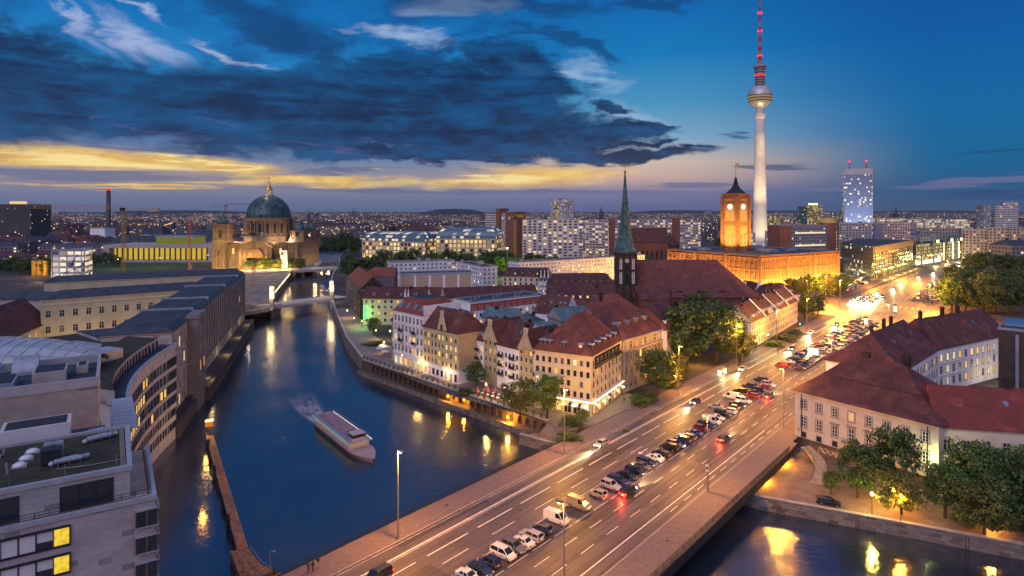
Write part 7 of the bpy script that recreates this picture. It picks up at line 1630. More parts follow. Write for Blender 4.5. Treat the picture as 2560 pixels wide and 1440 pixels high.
for k in range(3):
 x, y = at(86 + k * 14, 545); b = MB(); b.lathe([(2.2, 0), (2.2, 13), (2.0, 13.2)], (x, y, 0), 12); tag(b.build('silo', [pbr('yellow_silo', (.42, .30, .05), .6, .15)], None, (x, y, 0)), ('leftmost', 'middle', 'rightmost')[k] + ' of three yellow silos left of the exhibition box', 'silo', 'yellow silos');
plight((*at(95, 535), 8), 9000, SOD, None, .5)
# building site: sand, huts, heaps
sd = MB(); sd.flat([(-139, 366), (-150, 385), (-168, 440), (-200, 552), (-214, 600), (-300, 590), (-235, 430), (-190, 360), (-150, 345)], .02); struct(sd.build('building_site', [M_SAND]))
random.seed(8)
for k in range(9):
 px, py = ((640, 700), (668, 706), (690, 700), (652, 722), (676, 730), (632, 730), (660, 745), (640, 752), (700, 690))[k]
 p = P(px, py); r = random.uniform(4, 9); b = MB(); b.lathe([(r, 0), (r * .7, r * .18), (r * .3, r * .32), (.2, r * .36)], (0, 0, 0), 11)
 for i, v in enumerate(b.v): b.v[i] = (v[0] * random.uniform(.8, 1.2), v[1] * random.uniform(.8, 1.2), v[2])
 o = b.build('sand_heap', [M_SAND], None, p); tag(o, 'heap of grey sand on the building site west of the river', 'sand heap', 'sand heaps on the building site')
for k, (px, py, c) in enumerate(((655, 741, (.5, .5, .5)), (668, 741, (.35, .05, .04)), (640, 744, (.5, .5, .5)), (650, 733, (.5, .32, .05)))):
 p = P(px, py); b = MB(); b.box(-3, -1.2, 0, 3, 1.2, 2.6, 0)
 for j in range(3): b.box(-2.4 + j * 1.8, -1.24, 1.0, -1.4 + j * 1.8, -1.2, 2.0, 1)
 o = b.build('site_cabin', [pbr('cabin_%d' % k, c, .6, .15), M_DARKGLASS], None, p); tag(o, ('white site cabin left of the red one', 'red site cabin on the sandy site', 'white site cabin farthest left on the sandy site', 'ochre site cabin behind the red one')[k], 'cabin')
b = MB(); x, y = at(710, 600); b.box(x - 3.2, y - .5, 2, x + 3.2, y + .5, 18.5, 0); b.box(x - 2.6, y - .55, 14, x - .4, y - .51, 16.5, 1); b.box(x - 3, y - .4, 0, x - 2.2, y + .4, 2, 1); b.box(x + 2.2, y - .4, 0, x + 3, y + .4, 2, 1); tag(b.build('banner_board', [pbr('banner_white', (.55, .60, .72), .7, .08), M_IRON], None, (x, y, 0)), 'tall white banner board standing by the cathedral bridge', 'billboard')
# ------------------------------------------------------------------ city houses towards the horizon
random.seed(77)
FARW = [facade('far_house_%d' % i, c, 4.5, 3.8, .5, .5, l, (1, .66, .28), 1.5, glass=(.05, .05, .07)) for i, (c, l) in enumerate((((.16, .14, .16), .12), ((.12, .11, .14), .09), ((.20, .18, .20), .15), ((.10, .085, .095), .07), ((.22, .19, .17), .20)))]
FROOF = [M_TILE3, M_DARKROOF, pbr('far_grey_roof', (.055, .058, .075), .8, .3, .1), pbr('far_brown_roof', (.055, .03, .034), .8, .3, .1)]
protos = []
for i in range(12):
 b = MB(); L, D, h = (60, 40, 90, 50, 75, 55)[i % 6], (16, 20, 14, 24, 18, 30)[i % 6], (17, 21, 15, 24, 19, 20)[i % 6]
 poly = [(-L / 2, -D / 2), (L / 2, -D / 2), (L / 2, D / 2), (-L / 2, D / 2)]; b.prism(poly, 0, h, 0, 1)
 fr, _, _ = frame_of(poly[0], poly[1])
 if i % 3 == 0: b.prism([(-L / 2 + 4, -D / 2 + 3), (L / 2 - 4, -D / 2 + 3), (L / 2 - 4, D / 2 - 3), (-L / 2 + 4, D / 2 - 3)], h, h + 3, 0, 1)
 else:
  rh2 = 5; r0, r1 = Vector((-L / 2 + 3, 0, h + rh2)), Vector((L / 2 - 3, 0, h + rh2)); q = [Vector((x, y, h)) for x, y in poly]
  b.face([q[0], q[1], r1, r0], 1); b.face([q[2], q[3], r0, r1], 1); b.face([q[3], q[0], r0], 1); b.face([q[1], q[2], r1], 1)
 for k in range(4): x = -L / 2 + L * (k + .5) / 4; b.box(x - .8, -1.2, h, x + .8, 1.2, h + 6.5, 1)
 protos.append(b.mesh('city_house', [FARW[i % 5], FROOF[i % 4]]))
taken = []
def free(x, y, r):
 if abs(x - DX) < 75 + r and 560 < y < 760: return False
 if math.hypot(x - TX, y - TY) < 45 + r: return False
 if -420 < x - 0 < -150 and 380 < y < 700: return False
 if y < 780 and -520 < x < 520: return False
 if -340 < x < -170 and y < 1120: return False          # the river reach
 for a, c, d in taken:
  if abs(a - x) < (d + r) * .55 and abs(c - y) < 26: return False
 return True
cnt = 0; tries = 0
while cnt < 285 and tries < 6000:
 tries += 1
 Y = 640 + 1900 * random.random() ** 1.25; px = random.uniform(-60, 2620); x = (px - 1280) * Y / FPX
 if not free(x, Y, 42): continue
 taken.append((x, Y, 42))
 o = bpy.data.objects.new('city_house', protos[random.randrange(12)]); COL.objects.link(o); o.location = (x, Y, 0); o.rotation_euler = (0, 0, random.choice((0, .3, -.25, .55, 1.35))); s_ = random.uniform(.75, 1.15); o.scale = (s_, s_, random.uniform(.7, 1.1))
 tag(o, 'low city house with a few lit windows in the sea of roofs below the horizon', 'house', 'city houses towards the horizon'); cnt += 1
fm = MB()
for k in range(5200):
 Y = 2300 + 9500 * random.random() ** 1.7; px = random.uniform(-80, 2640); x = (px - 1280) * Y / FPX
 L, D, h = random.uniform(25, 110), random.uniform(14, 40), random.uniform(10, 24) if random.random() < .985 else random.uniform(30, 52)
 fm.prism([(x - L / 2, Y - D / 2), (x + L / 2, Y - D / 2), (x + L / 2, Y + D / 2), (x - L / 2, Y + D / 2)], 0, h, random.randrange(5), 5 + random.randrange(3), random.randrange(400) * 4.5)
stuff(fm.build('far_rooftops', FARW + FROOF), 'endless far rooftops of the city fading to the horizon')
lm = MB(); lm2 = MB()
for k in range(2600):
 Y = 700 + 7500 * random.random() ** 1.5; px = random.uniform(-40, 2600); x = (px - 1280) * Y / FPX
 if not free(x, Y, 5) and Y < 1150: continue
 s_ = (.28 + Y * .00030) * random.choice((.8, 1, 1, 1.6)); z = random.uniform(6, 20); (lm if random.random() < .65 else lm2).lathe([(.05, -s_), (s_, 0), (.05, s_)], (x, Y, z), 4)
for k in range(16):
 Y0, a0 = random.uniform(900, 3500), random.uniform(-.5, .5); x0 = (random.uniform(0, 2560) - 1280) * Y0 / FPX
 for j in range(26):
  x, Y = x0 + math.sin(a0) * j * 34, Y0 + math.cos(a0) * j * 34
  if random.random() < .8: s_ = .5 + Y * .0003; lm.lathe([(.05, -s_), (s_, 0), (.05, s_)], (x, Y, 21), 4)
stuff(lm.build('city_lights', [glow('far_lamp_amber', (1.0, .56, .16), 2.6)]), 'scattered amber street lights among the far roofs'); stuff(lm2.build('city_lights', [glow('far_lamp_pale', (1.0, .85, .6), 2.2)]), 'scattered pale lights among the far roofs')
# spires and humps on the horizon
for k, (px, yt, Y, w, lab) in enumerate(((884, 519, 2600, 5, 'thin dark spire on the horizon right of the cathedral'), (1503, 515, 2200, 7, 'dark stub tower on the horizon left of the green spire'), (2240, 512, 2000, 6, 'dark church spire on the horizon right of the glass tower'), (772, 523, 1900, 4, 'low dark spire beside the cathedral dome'))):
 x = (px - 1280) * Y / FPX; zt = zpx(yt, Y); b = MB(); b.box(x - w, Y - w, 0, x + w, Y + w, zt * .6); b.lathe([(w * 1.2, zt * .6), (w * .4, zt * .8), (.3, zt)], (x, Y, 0), 8); tag(b.build('far_spire', [pbr('spire_dark', (.06, .065, .08), .8, .1)], None, (x, Y, 0)), lab, 'spire')
hl_ = MB(); n = 40
for (cx, cyy, rx, hh) in ((1135, 6500, 420, 78), (1700, 9000, 900, 66), (1920, 11000, 1600, 64), (450, 9000, 1300, 64), (2350, 10000, 1500, 63)):
 x = (cx - 1280) * cyy / FPX; hl_.lathe([(rx, 0), (rx * .8, hh * .5), (rx * .45, hh * .9), (rx * .1, hh)], (x, cyy, 0), 24)
struct(hl_.build('hills', [pbr('wooded_hill', (.03, .04, .04), .95, .4, .01)]))
# ------------------------------------------------------------------ trees
def foliage(name, c1, c2, c3):
 m = bpy.data.materials.new(name); m.use_nodes = True; g = G(m.node_tree)
 b = g.n('ShaderNodeBsdfPrincipled'); o = g.n('ShaderNodeOutputMaterial'); g.nt.links.new(b.outputs[0], o.inputs[0])
 tc = g.n('ShaderNodeTexCoord').outputs['Object']; nz = g.noise(tc, .55, 3.0, .6)[0]; r = g.n('ShaderNodeNewGeometry').outputs['Random Per Island']
 c = g.mix(g.ss(g.m('ADD', nz, g.m('MULTIPLY', g.m('SUBTRACT', r, .5), .45)), .3, .7), (*c1, 1), (*c2, 1)); c = g.mix(g.m('GREATER_THAN', r, .9), c, (*c3, 1))
 g.put(b.inputs['Base Color'], c); b.inputs['Roughness'].default_value = .6; b.inputs['Specular IOR Level'].default_value = .25
 MATS[name] = m; return m
M_LEAF = [foliage('leaves_dark', (.028, .058, .018), (.065, .12, .034), (.11, .14, .035)), foliage('leaves_mid', (.04, .085, .02), (.10, .165, .036), (.16, .19, .04)), foliage('leaves_olive', (.05, .07, .017), (.12, .14, .03), (.17, .16, .035))]
M_BARK = pbr('bark', (.06, .045, .035), .9, .3, 2.0)
def crown_mesh(seed, rx, rz, n_cl, n_leaf, ls, mat, kind='round'):
 rnd = random.Random(seed); v = []; f = []; cl = []
 for k in range(n_cl):
  for _ in range(50):
   x, y, z = rnd.uniform(-1, 1), rnd.uniform(-1, 1), rnd.uniform(-1, 1); d = math.sqrt(x * x + y * y + z * z)
   if d < 1 and d > .35 and rnd.random() < .3 + d * .7: break
  w = 1.0
  if kind == 'poplar': w = .8
  elif z < -.2: w = 1.0 + .1 * rnd.random()
  lump = .82 + .3 * math.sin(3.1 * math.atan2(y, x) + seed) * math.cos(2.3 * z + seed)
  o_ = rnd.choice((1, 1, 1, 1.12, 1.2)); cl.append((x * rx * w * lump * o_, y * rx * w * lump * o_, z * rz * (.88 + .26 * rnd.random()), rnd.uniform(.5, 1.45)))
 for cx, cy_, cz, cs in cl:
  R_ = cs * rx * .26
  for _ in range(n_leaf):
   a = rnd.gauss(0, 1), rnd.gauss(0, 1), rnd.gauss(0, .8); l = math.sqrt(sum(t * t for t in a)) or 1; rr = R_ * (.55 + .5 * rnd.random())
   p = Vector((cx + a[0] / l * rr, cy_ + a[1] / l * rr, cz + a[2] / l * rr * .85)); nrm = Vector((a[0] / l + rnd.gauss(0, .5), a[1] / l + rnd.gauss(0, .5), a[2] / l + .4 + rnd.gauss(0, .5))).normalized()
   t = nrm.orthogonal().normalized(); q = Matrix.Rotation(rnd.uniform(0, 6.28), 3, nrm); t = q @ t; u = nrm.cross(t); s = ls * rnd.uniform(.6, 1.3); i = len(v)
   v += [p - t * s, p - u * s * .55, p + t * s, p + u * s * .55]; f.append((i, i + 1, i + 2, i + 3))
 me = bpy.data.meshes.new('crown'); me.from_pydata([tuple(p) for p in v], [], f); me.materials.append(mat); me.update(); return me, cl
def trunk_mesh(h, r, cl, zc):
 b = MB(); b.tube((0, 0, -.3), (0.1, 0, h * .5), r, r * .75, 8); b.tube((.1, 0, h * .5), (0, .1, h), r * .75, r * .4, 8)
 for k, (x, y, z, s) in enumerate(cl[::max(1, len(cl) // 9)][:9]): b.tube((0.05, .05, h * (.55 + .04 * k)), (x * .75, y * .75, zc + z * .75), r * .35, r * .1, 5)
 return b.mesh('trunk', [M_BARK])
TREES = []
for i, (rx, rz, nc, nl, ls, m, kind) in enumerate(((4.6, 4.4, 66, 85, .27, 0, 'r'), (4.2, 4.9, 66, 85, .25, 1, 'r'), (5.0, 4.0, 70, 85, .27, 2, 'r'), (4.4, 4.6, 62, 85, .27, 0, 'r'), (1.7, 6.5, 50, 60, .26, 0, 'poplar'))):
 me, cl = crown_mesh(100 + i, rx, rz, nc, nl, ls, M_LEAF[m], 'poplar' if kind == 'poplar' else 'round'); zc = rz + 2.3; TREES.append((me, trunk_mesh(zc + rz * .3, .3, cl, zc), zc, zc + rz))
def tree(p, h, k, label, group=None, wide=1.0, name='tree'):
 me, tr, zc, H = TREES[k]; s = h / H; root = thing(name, label, 'tree', p, random.uniform(0, 6.28), group)
 root.scale = (s * wide, s * wide, s); inst('crown', me, root, (0, 0, zc)); inst('trunk', tr, root); return root
random.seed(55)
# riverside and avenue trees
for (px, py, h, k, w, lab) in ((1368, 1050, 13.4, 1, 1.0, 'leafy green tree lit from below at the top of the quay steps'), (1300, 1040, 10, 2, 1.05, 'small light hung tree beside the cafe terrace'), (1190, 970, 8.5, 0, 1.1, 'dark bushy tree before the blank tan side wall'),
 (1642, 990, 15, 3, 1.05, 'dark tree standing at the foot of the grey palace'), (1715, 922, 24, 0, 1.1, 'left of two huge dark trees in the park by the avenue'), (1790, 905, 23, 3, 1.15, 'right of two huge dark trees in the park by the avenue'), (1752, 880, 24, 0, 1.0, 'huge dark tree rising behind the other two in the avenue park'),
 (1850, 906, 13, 2, .9, 'orange lit tree under the street lamp beside the huge dark trees'), (1690, 950, 9, 2, 1.0, 'small lamp lit tree between palace and park'), (1455, 1068, 5.2, 1, 1.0, 'small round tree in front of the lit corner building'), (2012, 796, 12, 2, 1.0, 'lamp lit tree at the end of the avenue house row'), (2045, 788, 11, 0, 1.0, 'dark tree right at the street junction corner')):
 tree(P(px, py), h, k, lab, wide=w)
for k, (px, py) in enumerate(((2000, 752), (2022, 748), (2046, 744), (2070, 742), (2095, 738), (2110, 735), (1985, 742))): tree(P(px, py), random.uniform(12, 17), (2, 0, 1)[k % 3], 'tree in the clump before the floodlit orange hall', 'trees before the orange hall')
# quay trees at right
for (x, y, h, k, w, lab) in ((71.8, 128.0, 11.5, 0, 1.0, 'round dark tree on the quay just right of the curved stair'), (78.5, 126.8, 15.5, 3, .8, 'grey green tree on the quay before the middle of the ivory building'), (76.5, 121, 8.0, 2, 1.15, 'low orange lit tree near the quay edge'), (84.0, 119.5, 11.5, 1, 1.1, 'tree with lamplit lower leaves on the quay'),
 (91.5, 121.5, 15, 1, 1.0, 'large tree covering the right end of the ivory building'), (96, 112.5, 14.5, 0, 1.0, 'dark round tree near the quay at lower right'), (101, 119, 16, 1, .95, 'tall bright green tree before the red roofed wing'), (91, 115, 9.5, 2, 1.0, 'small tree low at the quay between larger ones'), (106, 109, 16, 3, 1.0, 'dark tree at the right picture edge above the quay wall'), (109, 116, 17, 1, .95, 'tall bright green tree at the right picture edge'), (96.5, 123, 13, 1, .95, 'tall green tree hiding the joint of ivory building and red wing'), (87, 113.5, 9, 2, 1.15, 'orange lit tree low on the quay, left of the dark round one'), (101, 112, 13, 1, 1.0, 'green tree filling the gap right of the dark round one'), (67, 129.5, 5.5, 1, 1.0, 'small bush like tree beside the foot of the stair')):
 tree(Vector((x, y, -2.6)), h, k, lab, wide=w)
# dark grove at right
for k in range(16):
 px = 2385 + (k % 6) * 36 + random.uniform(-10, 10); Y = 345 + (k // 6) * 32 + random.uniform(-8, 8); x = (px - 1280) * Y / FPX
 tree(Vector((x, Y, 0)), random.uniform(17, 22), (0, 3, 2)[k % 3], 'big dark tree in the grove at right beyond the junction', 'grove beyond the junction')
for k in range(7): px = 2430 + k * 22; Y = 560 + random.uniform(-30, 40); tree(Vector(((px - 1280) * Y / FPX, Y, 0)), random.uniform(16, 22), k % 2 * 3, 'dark tree at the far end of the avenue', 'trees at the far end of the avenue')
# park strip behind the quarter
for k in range(34):
 px = 868 + k * 15.6 + random.uniform(-8, 8); Y = random.uniform(520, 590) if px > 930 else random.uniform(430, 560); x = (px - 1280) * Y / FPX
 if x < -150 + (560 - Y) * .3 and Y > 540: x += 12
 tree(Vector((x, Y, 0)), random.uniform(15, 22), (0, 3, 0, 1)[k % 4], 'dark park tree in the green strip behind the old quarter', 'trees in the park strip')
for k in range(9): px = 1545 + k * 19; Y = random.uniform(545, 580); tree(Vector(((px - 1280) * Y / FPX, Y, 0)), random.uniform(12, 17), (0, 3)[k % 2], 'dark tree around the old brick church', 'trees around the brick church')
tree(P(1250, 690), 19, 1, 'bright tree lit green by a floodlight in the park strip'); p = P(1258, 694); plight(p + Vector((2, -9, 13)), 22000, (.75, 1.0, .10), None, .6)
lp = thing('park_floodlight', 'green tinted floodlight on a mast in the park strip', 'lamp', P(1268, 690)); b = MB(); q = P(1268, 690); b.tube(q, q + Vector((0, 0, 24)), .2, .15, 6); b.build('mast', [M_STEEL], lp); b = MB(); b.lathe([(.2, 23.6), (.9, 24.3), (.2, 25)], q, 8); b.build('lamp_head', [glow('green_flood', (.75, 1.0, .25), 14)], lp)
# island and left bank trees
for k in range(9): px = 620 + k * 16; Y = 590 + random.uniform(-6, 14); tree(Vector(((px - 1280) * Y / FPX, Y, 0)), random.uniform(8, 13), (0, 3, 2)[k % 3], 'tree in front of the domed cathedral', 'trees before the cathedral')
for k in range(11): px = 815 + k * 8; Y = 800 + random.uniform(-40, 50); tree(Vector(((px - 1280) * Y / FPX, Y, 0)), random.uniform(22, 34), 4 if k % 3 else 0, 'dark poplar beyond the far bridge', 'poplars beyond the far bridge')
for k in range(14): px = -20 + k * 12; Y = 560 + random.uniform(-20, 30); tree(Vector(((px - 1280) * Y / FPX, Y, 0)), random.uniform(12, 16), (0, 3)[k % 2], 'dark tree in the belt left of the exhibition box', 'trees left of the exhibition box')
for k in range(6): px = 225 + k * 14; Y = 640 + random.uniform(-20, 20); tree(Vector(((px - 1280) * Y / FPX, Y, 0)), random.uniform(10, 14), (0, 3)[k % 2], 'dark tree between exhibition box and columned museum', 'trees by the columned museum')
tree(Vector((-156, 226, 0)), 11, 0, 'broad dark tree in the courtyard before the ochre palace wing', wide=1.15); tree(P(1450, 770), 14, 0, 'dark tree in the courtyard left of the big church'); tree(P(933, 838), 9, 1, 'green lit tree at the cafe garden below the cream house')
rnd2 = random.Random(9)
for k in range(40):
 Y = rnd2.uniform(800, 1800); px = rnd2.uniform(0, 2560); x = (px - 1280) * Y / FPX
 if -340 < x < -170 and Y < 1100: continue
 o = tree(Vector((x, Y, 0)), rnd2.uniform(13, 19), (0, 3)[k % 2], 'distant dark tree among the city roofs', 'distant trees among the roofs', 1.6)
# shrubs and hedges
def shrub(p, r, h, k, label, group=None):
 me = TREES[k][0]; o = bpy.data.objects.new('shrub', me); COL.objects.link(o); o.location = Vector(p) + Vector((0, 0, h * .45)); o.scale = (r / 4.6, r / 4.6, h / 9); o.rotation_euler = (0, 0, random.uniform(0, 6)); return tag(o, label, 'shrub', group)
for (px, py, r, h, k, lab) in ((1600, 1012, 4.2, 3.0, 1, 'bright green bush mound before the grey palace'), (1625, 1002, 3.0, 2.6, 0, 'darker bush at the right of the bright green mound'), (1668, 962, 4.5, 4.5, 2, 'rust green bush below the first avenue lamp past the palace'), (1935, 866, 4.5, 2.6, 1, 'green lit hedge piece before the avenue houses'), (1965, 850, 5, 2.8, 2, 'brown green hedge along the avenue houses'), (1988, 838, 4, 2.8, 0, 'dark hedge end near the green traffic light'), (1425, 1062, 3.0, 2.4, 0, 'dark shrub row under the corner building canopy'), (1165, 985, 3.0, 2.0, 0, 'low dark shrub by the promenade railing'), (935, 862, 5.0, 1.6, 1, 'round clipped bed on the promenade cafe garden'), (1420, 1098, 3.4, 1.8, 0, 'dark shrub beside the quay steps'), (1565, 1080, 1.0, .8, 1, 'tiny weed tuft at the bridge pavement edge')):
 shrub(P(px, py), r, h, k, lab)
for k in range(9): x = 86 + k * 4.2; y = 118.5 - k * 1.7 ; shrub((x, y, -2.6), 1.5, 1.3, (0, 1)[k % 2], 'low hedge clump along the path on the lower quay', 'hedge clumps on the lower quay')
# ------------------------------------------------------------------ street lamps
M_POLE = pbr('lamp_pole', (.20, .19, .17), .5, .15, .5)
M_SODG = glow('sodium_lamp', (1.0, .52, .10), 22.0)
_lm = {}
def lamp_meshes(h, arm):
 if (h, arm) not in _lm:
  b = MB(); b.tube((0, 0, 0), (0, 0, 1.4), .19, .19, 10); b.tube((0, 0, 1.4), (0, 0, h), .14, .085, 10); pole = b.mesh('pole', [M_POLE])
  b = MB(); b.tube((0, 0, h - .05), (arm, 0, h + .1), .06, .05, 8); arm_ = b.mesh('arm', [M_POLE])
  b = MB(); b.box(arm - .1, -.22, h + .02, arm + 1.0, .22, h + .24); head = b.mesh('lamp_head', [M_POLE])
  b = MB(); b.lathe([(.05, -.16), (.24, -.1), (.3, .0)], (arm + .45, 0, h), 10); bulb = b.mesh('lamp_glass', [M_SODG]); _lm[(h, arm)] = (pole, arm_, head, bulb)
 return _lm[(h, arm)]
def street_lamp(p, rz, label, power, h=15.3, arm=.35, group='avenue street lamps', col=SOD):
 ms_ = lamp_meshes(h, arm); r = thing('street_lamp', label, 'street lamp', p, rz, group)
 inst('pole', ms_[0], r); inst('arm', ms_[1], r); hd = inst('lamp_head', ms_[2], r); inst('lamp_glass', ms_[3], hd)
 l = bpy.data.lights.new('lamp_light', 'POINT'); l.energy = power; l.color = col; l.shadow_soft_size = .25; o = bpy.data.objects.new('lamp_light', l); COL.objects.link(o); o.parent = r; o.location = (arm + .45, 0, h - .45); return r
AV = RANG - math.pi / 2
LP_ = 24000
labsL = ('lit lamp on the river side pavement nearest the viewer, tall before the water', 'lit lamp on the bridge pavement beside the quay steps', 'lit lamp on the left pavement before the rust green bush', 'lit lamp on the left pavement beside the orange lit park tree', 'lit lamp on the left pavement before the third avenue house', 'lit lamp on the left pavement at the green traffic light')
for k, s in enumerate((0, 49, 109, 156, 201, 245)): street_lamp(ST(s, -.6, .13), AV, labsL[k], LP_)
labsR = ('lit lamp at the right kerb, standing at the bottom picture edge', 'lit lamp at the right kerb by the bridge pavement, sign on its pole', 'lit lamp at the right kerb touching the corner of the ivory building', 'lamp whose head shows over the ivory building roof, above packed cars', 'lamp behind the long red roof, second beyond the ivory building', 'lamp behind the long red roof, near the junction')
for k, s in enumerate((3, 52.5, 101, 150, 199, 248)): street_lamp(ST(s, 32.6, .13), AV + math.pi, labsR[k], LP_)
for k, (px, py, dirn) in enumerate(((2100, 768, 0), (2336, 770, 1), (2064, 752, 0), (2180, 712, 0), (2325, 782, 1), (2370, 700, 1), (2290, 700, 0), (2400, 668, 1), (2250, 690, 0), (2230, 800, 1))):
 street_lamp(P(px, py), AV + math.pi * dirn, ('tall double sided junction lamp before the car park trees', 'lamp on the right of the junction before the dark grove', 'lamp at the left edge of the junction plaza', 'lamp beside the left car park before the dark glass office', 'lamp nearest the long red roof on the junction', 'lamp along the right roadway beyond the junction', 'lamp amid the parked rows beyond the junction', 'lamp farthest up the avenue on its right side', 'lamp on the left of the avenue before the steel framed hall', 'lamp in the middle of the amber lit junction')[k], 90000 if k in (0, 1, 2, 4, 9) else 60000, 16)
_s = P(1774, 1160, 0); sg = thing('pole_sign', 'small white sign clamped on the second right kerb lamp', 'sign', ST(52.5, 32.6, 4.0)); b = MB(); q = ST(52.5, 32.6, 4.2); b.fbox(lambda u, v, z: q + RN * u * .6 - RD * (v + .2) + Vector((0, 0, z)), -.5, 0, 0, .5, .06, 1.5, 0); b.fbox(lambda u, v, z: q + RN * u * .6 - RD * (v + .2) + Vector((0, 0, z)), -.35, .06, .5, .35, .08, 1.0, 1); b.build('panel', [M_WHITE, M_IRON], sg)
# lamps on quays, promenade and under the bridge
def small_lamp(p, label, power, col=SOD, h=4.5, strength=16, post=True, group=None, gcol=None):
 r = thing('promenade_lamp', label, 'lamp', p, 0, group); b = MB()
 if post: b.tube((0, 0, 0), (0, 0, h), .08, .05, 6); inst('post', b.mesh('post', [M_IRON]), r)
 b = MB(); b.lathe([(.1, h), (.3, h + .2), (.3, h + .5), (.08, h + .8)], (0, 0, 0), 8); inst('lantern', b.mesh('lantern', [glow('lantern_%02x%02x%02x' % tuple(int(c * 255) for c in (gcol or col)), gcol or col, strength * .5)]), r)
 if power: plight(Vector(p) + Vector((0, 0, h - .32)), power, col, r, .2)
 return r
labs = ('lantern at the left end of the white town house cafe', 'lantern before the ornate white town house door', 'lantern between white town house and yellow house', 'lantern on the wall of the yellow corner house', 'lantern by the scaffolded house on the promenade', 'lantern midway along the curved promenade', 'lantern beside the red closed parasols', 'lantern at the right end of the parasol terrace', 'lantern under the terrace trees', 'lantern on the wall of the right stepped gable house', 'lantern near the cafe garden under the neon strip', 'lantern second in the cafe garden')
for k, (px, py, pw) in enumerate(((960, 880, 1500), (1006, 915, 1600), (1046, 935, 1400), (1114, 955, 1300), (868, 795, 1800), (885, 815, 1800), (1215, 993, 1500), (1262, 1000, 1500), (1300, 1022, 1300), (1240, 960, 1500), (940, 848, 1200), (975, 850, 1200))): small_lamp(P(px, py), labs[k], pw, (1.0, .58, .16), 3.6, 14)
small_lamp(P(905, 822), 'green glowing lantern at the foot of the neon strip', 1500, (.35, 1, .15), 3.4, 10)
for k, (u, v, z, pw, lab) in enumerate(((AL * .575, -2.0, -1.5, 4200, 'orange lamp on the low ledge before the arches, left one'), (AL * .86, -2.0, -1.2, 6500, 'orange lamp on the low ledge before the arches, right one'), (AL * .64, -.6, -2.2, 1600, 'small amber lamp inside the arch niches'))): small_lamp(afr(u, v, -3.4), lab, pw, (1.0, .42, .03), 1.6, 18)
small_lamp(ST(84, 37.6, -2.6), 'orange lamp under the road bridge on the lower quay', 6500, (1.0, .40, .02), .8, 30, False); small_lamp(ST(71, 37.4, -2.6), 'deeper orange lamp under the road bridge', 6500, (1.0, .40, .02), .8, 30, False)
small_lamp(P(2180, 1285, -2.6), 'yellow lit lamp post at the quay edge before the trees', 2600, (1.0, .72, .14), 3.6, 18); small_lamp(P(2252, 1310, -2.6), 'slim quay lamp post right of the yellow lit one', 4200, SOD, 5.0, 16); small_lamp(P(2235, 1262, -2.6), 'orange lamp hidden under the low quay trees', 5000, SOD, 2.6, 16); small_lamp(P(2480, 1330, -2.6), 'orange lamp under the trees at lower right', 4200, SOD, 3, 16)
small_lamp(P(2330, 1240, -2.6), 'lamp glowing through the leaves beside the ivory building', 1500, (.9, 1, .35), 7.5, 20); small_lamp(P(2405, 1225, -2.6), 'pale lamp glowing through the big tree at right', 2000, (1, .85, .4), 8.5, 24)
small_lamp(P(1690, 965), 'orange lamp hidden behind the dark tree of the palace', 5000, SOD, 4, 16); small_lamp(P(1740, 915), 'amber lamp under the huge dark trees', 3500, SOD, 4, 14); small_lamp(P(1888, 880), 'white lamp with a green cast at the avenue house corner', 1600, (1, 1, .4), 4, 16); small_lamp(P(1920, 862), 'green white lamp before the hedge', 1600, (.6, 1, .2), 4, 18)
for k, (px, py) in enumerate(((560, 668), (600, 668), (640, 668), (690, 668), (735, 668), (295, 672), (400, 668), (520, 660), (455, 650), (1445, 655), (1338, 640), (1500, 650))): small_lamp(P(px, py), ('first', 'second', 'third', 'fourth', 'fifth')[k] + ' lamp from the left in the row before the cathedral' if k < 5 else ('amber lamp on the lawn near the exhibition box', 'amber lamp in the middle of the museum lawn', 'amber lamp right of the museum lawn', 'amber lamp before the museum columns', 'amber lamp behind the white slab roof', 'amber lamp below the hotel block', 'amber lamp left of the church spire')[k - 5], 3600, (1, .52, .12), 9, 14)
# billboard, ad columns, shelter, traffic light
bb = thing('lit_billboard', 'white backlit billboard on a post among the parked cars', 'billboard', P(2033, 905)); q = P(2033, 912); b = MB(); b.tube(q, q + Vector((0, 0, 4)), .25, .25, 8); b.build('post', [M_STEEL], bb); b = MB(); b.fbox(lambda u, v, z: q + RN * u + RD * v + Vector((0, 0, z)), -2.0, -.15, 3.6, 2.0, .15, 6.4); b.build('frame', [M_STEEL], bb); b = MB(); b.fbox(lambda u, v, z: q + RN * u + RD * v + Vector((0, 0, z)), -1.85, -.2, 3.75, 1.85, -.16, 6.25); b.build('panel', [glow('billboard_white', (1.0, .93, .85), 1.3)], bb)
for k, (px, py) in enumerate(((2165, 815), (2238, 782))):
 r = thing('advertising_column', 'glowing white advertising column ' + ('by the stop line of the junction' if k == 0 else 'in the middle of the junction'), 'advertising column', P(px, py)); b = MB(); b.lathe([(.9, 0), (.9, .5)], (0, 0, 0), 14); b.lathe([(1.0, 4.0), (1.1, 4.3), (.3, 4.9)], (0, 0, 0), 14); inst('base_and_cap', b.mesh('base_and_cap', [M_IRON]), r); b = MB(); b.lathe([(.8, .5), (.8, 4.0)], (0, 0, 0), 14); inst('poster_drum', b.mesh('poster_drum', [glow('ad_white', (1, .88, .6), 1.6)]), r)
sh = thing('bus_shelter', 'lit glass bus shelter on the pavement before the huge trees', 'bus shelter', P(1810, 938)); f_ = lambda u, v, z: P(1810, 940) + RD * u + RN * v + Vector((0, 0, z)); b = MB(); b.fbox(f_, -2.5, -1.4, 2.4, 2.5, .2, 2.55); [b.bar(f_(x, y, 0), f_(x, y, 2.4), .08) for x in (-2.4, 2.4) for y in (-1.3, .1)]; b.build('frame', [M_STEEL], sh);
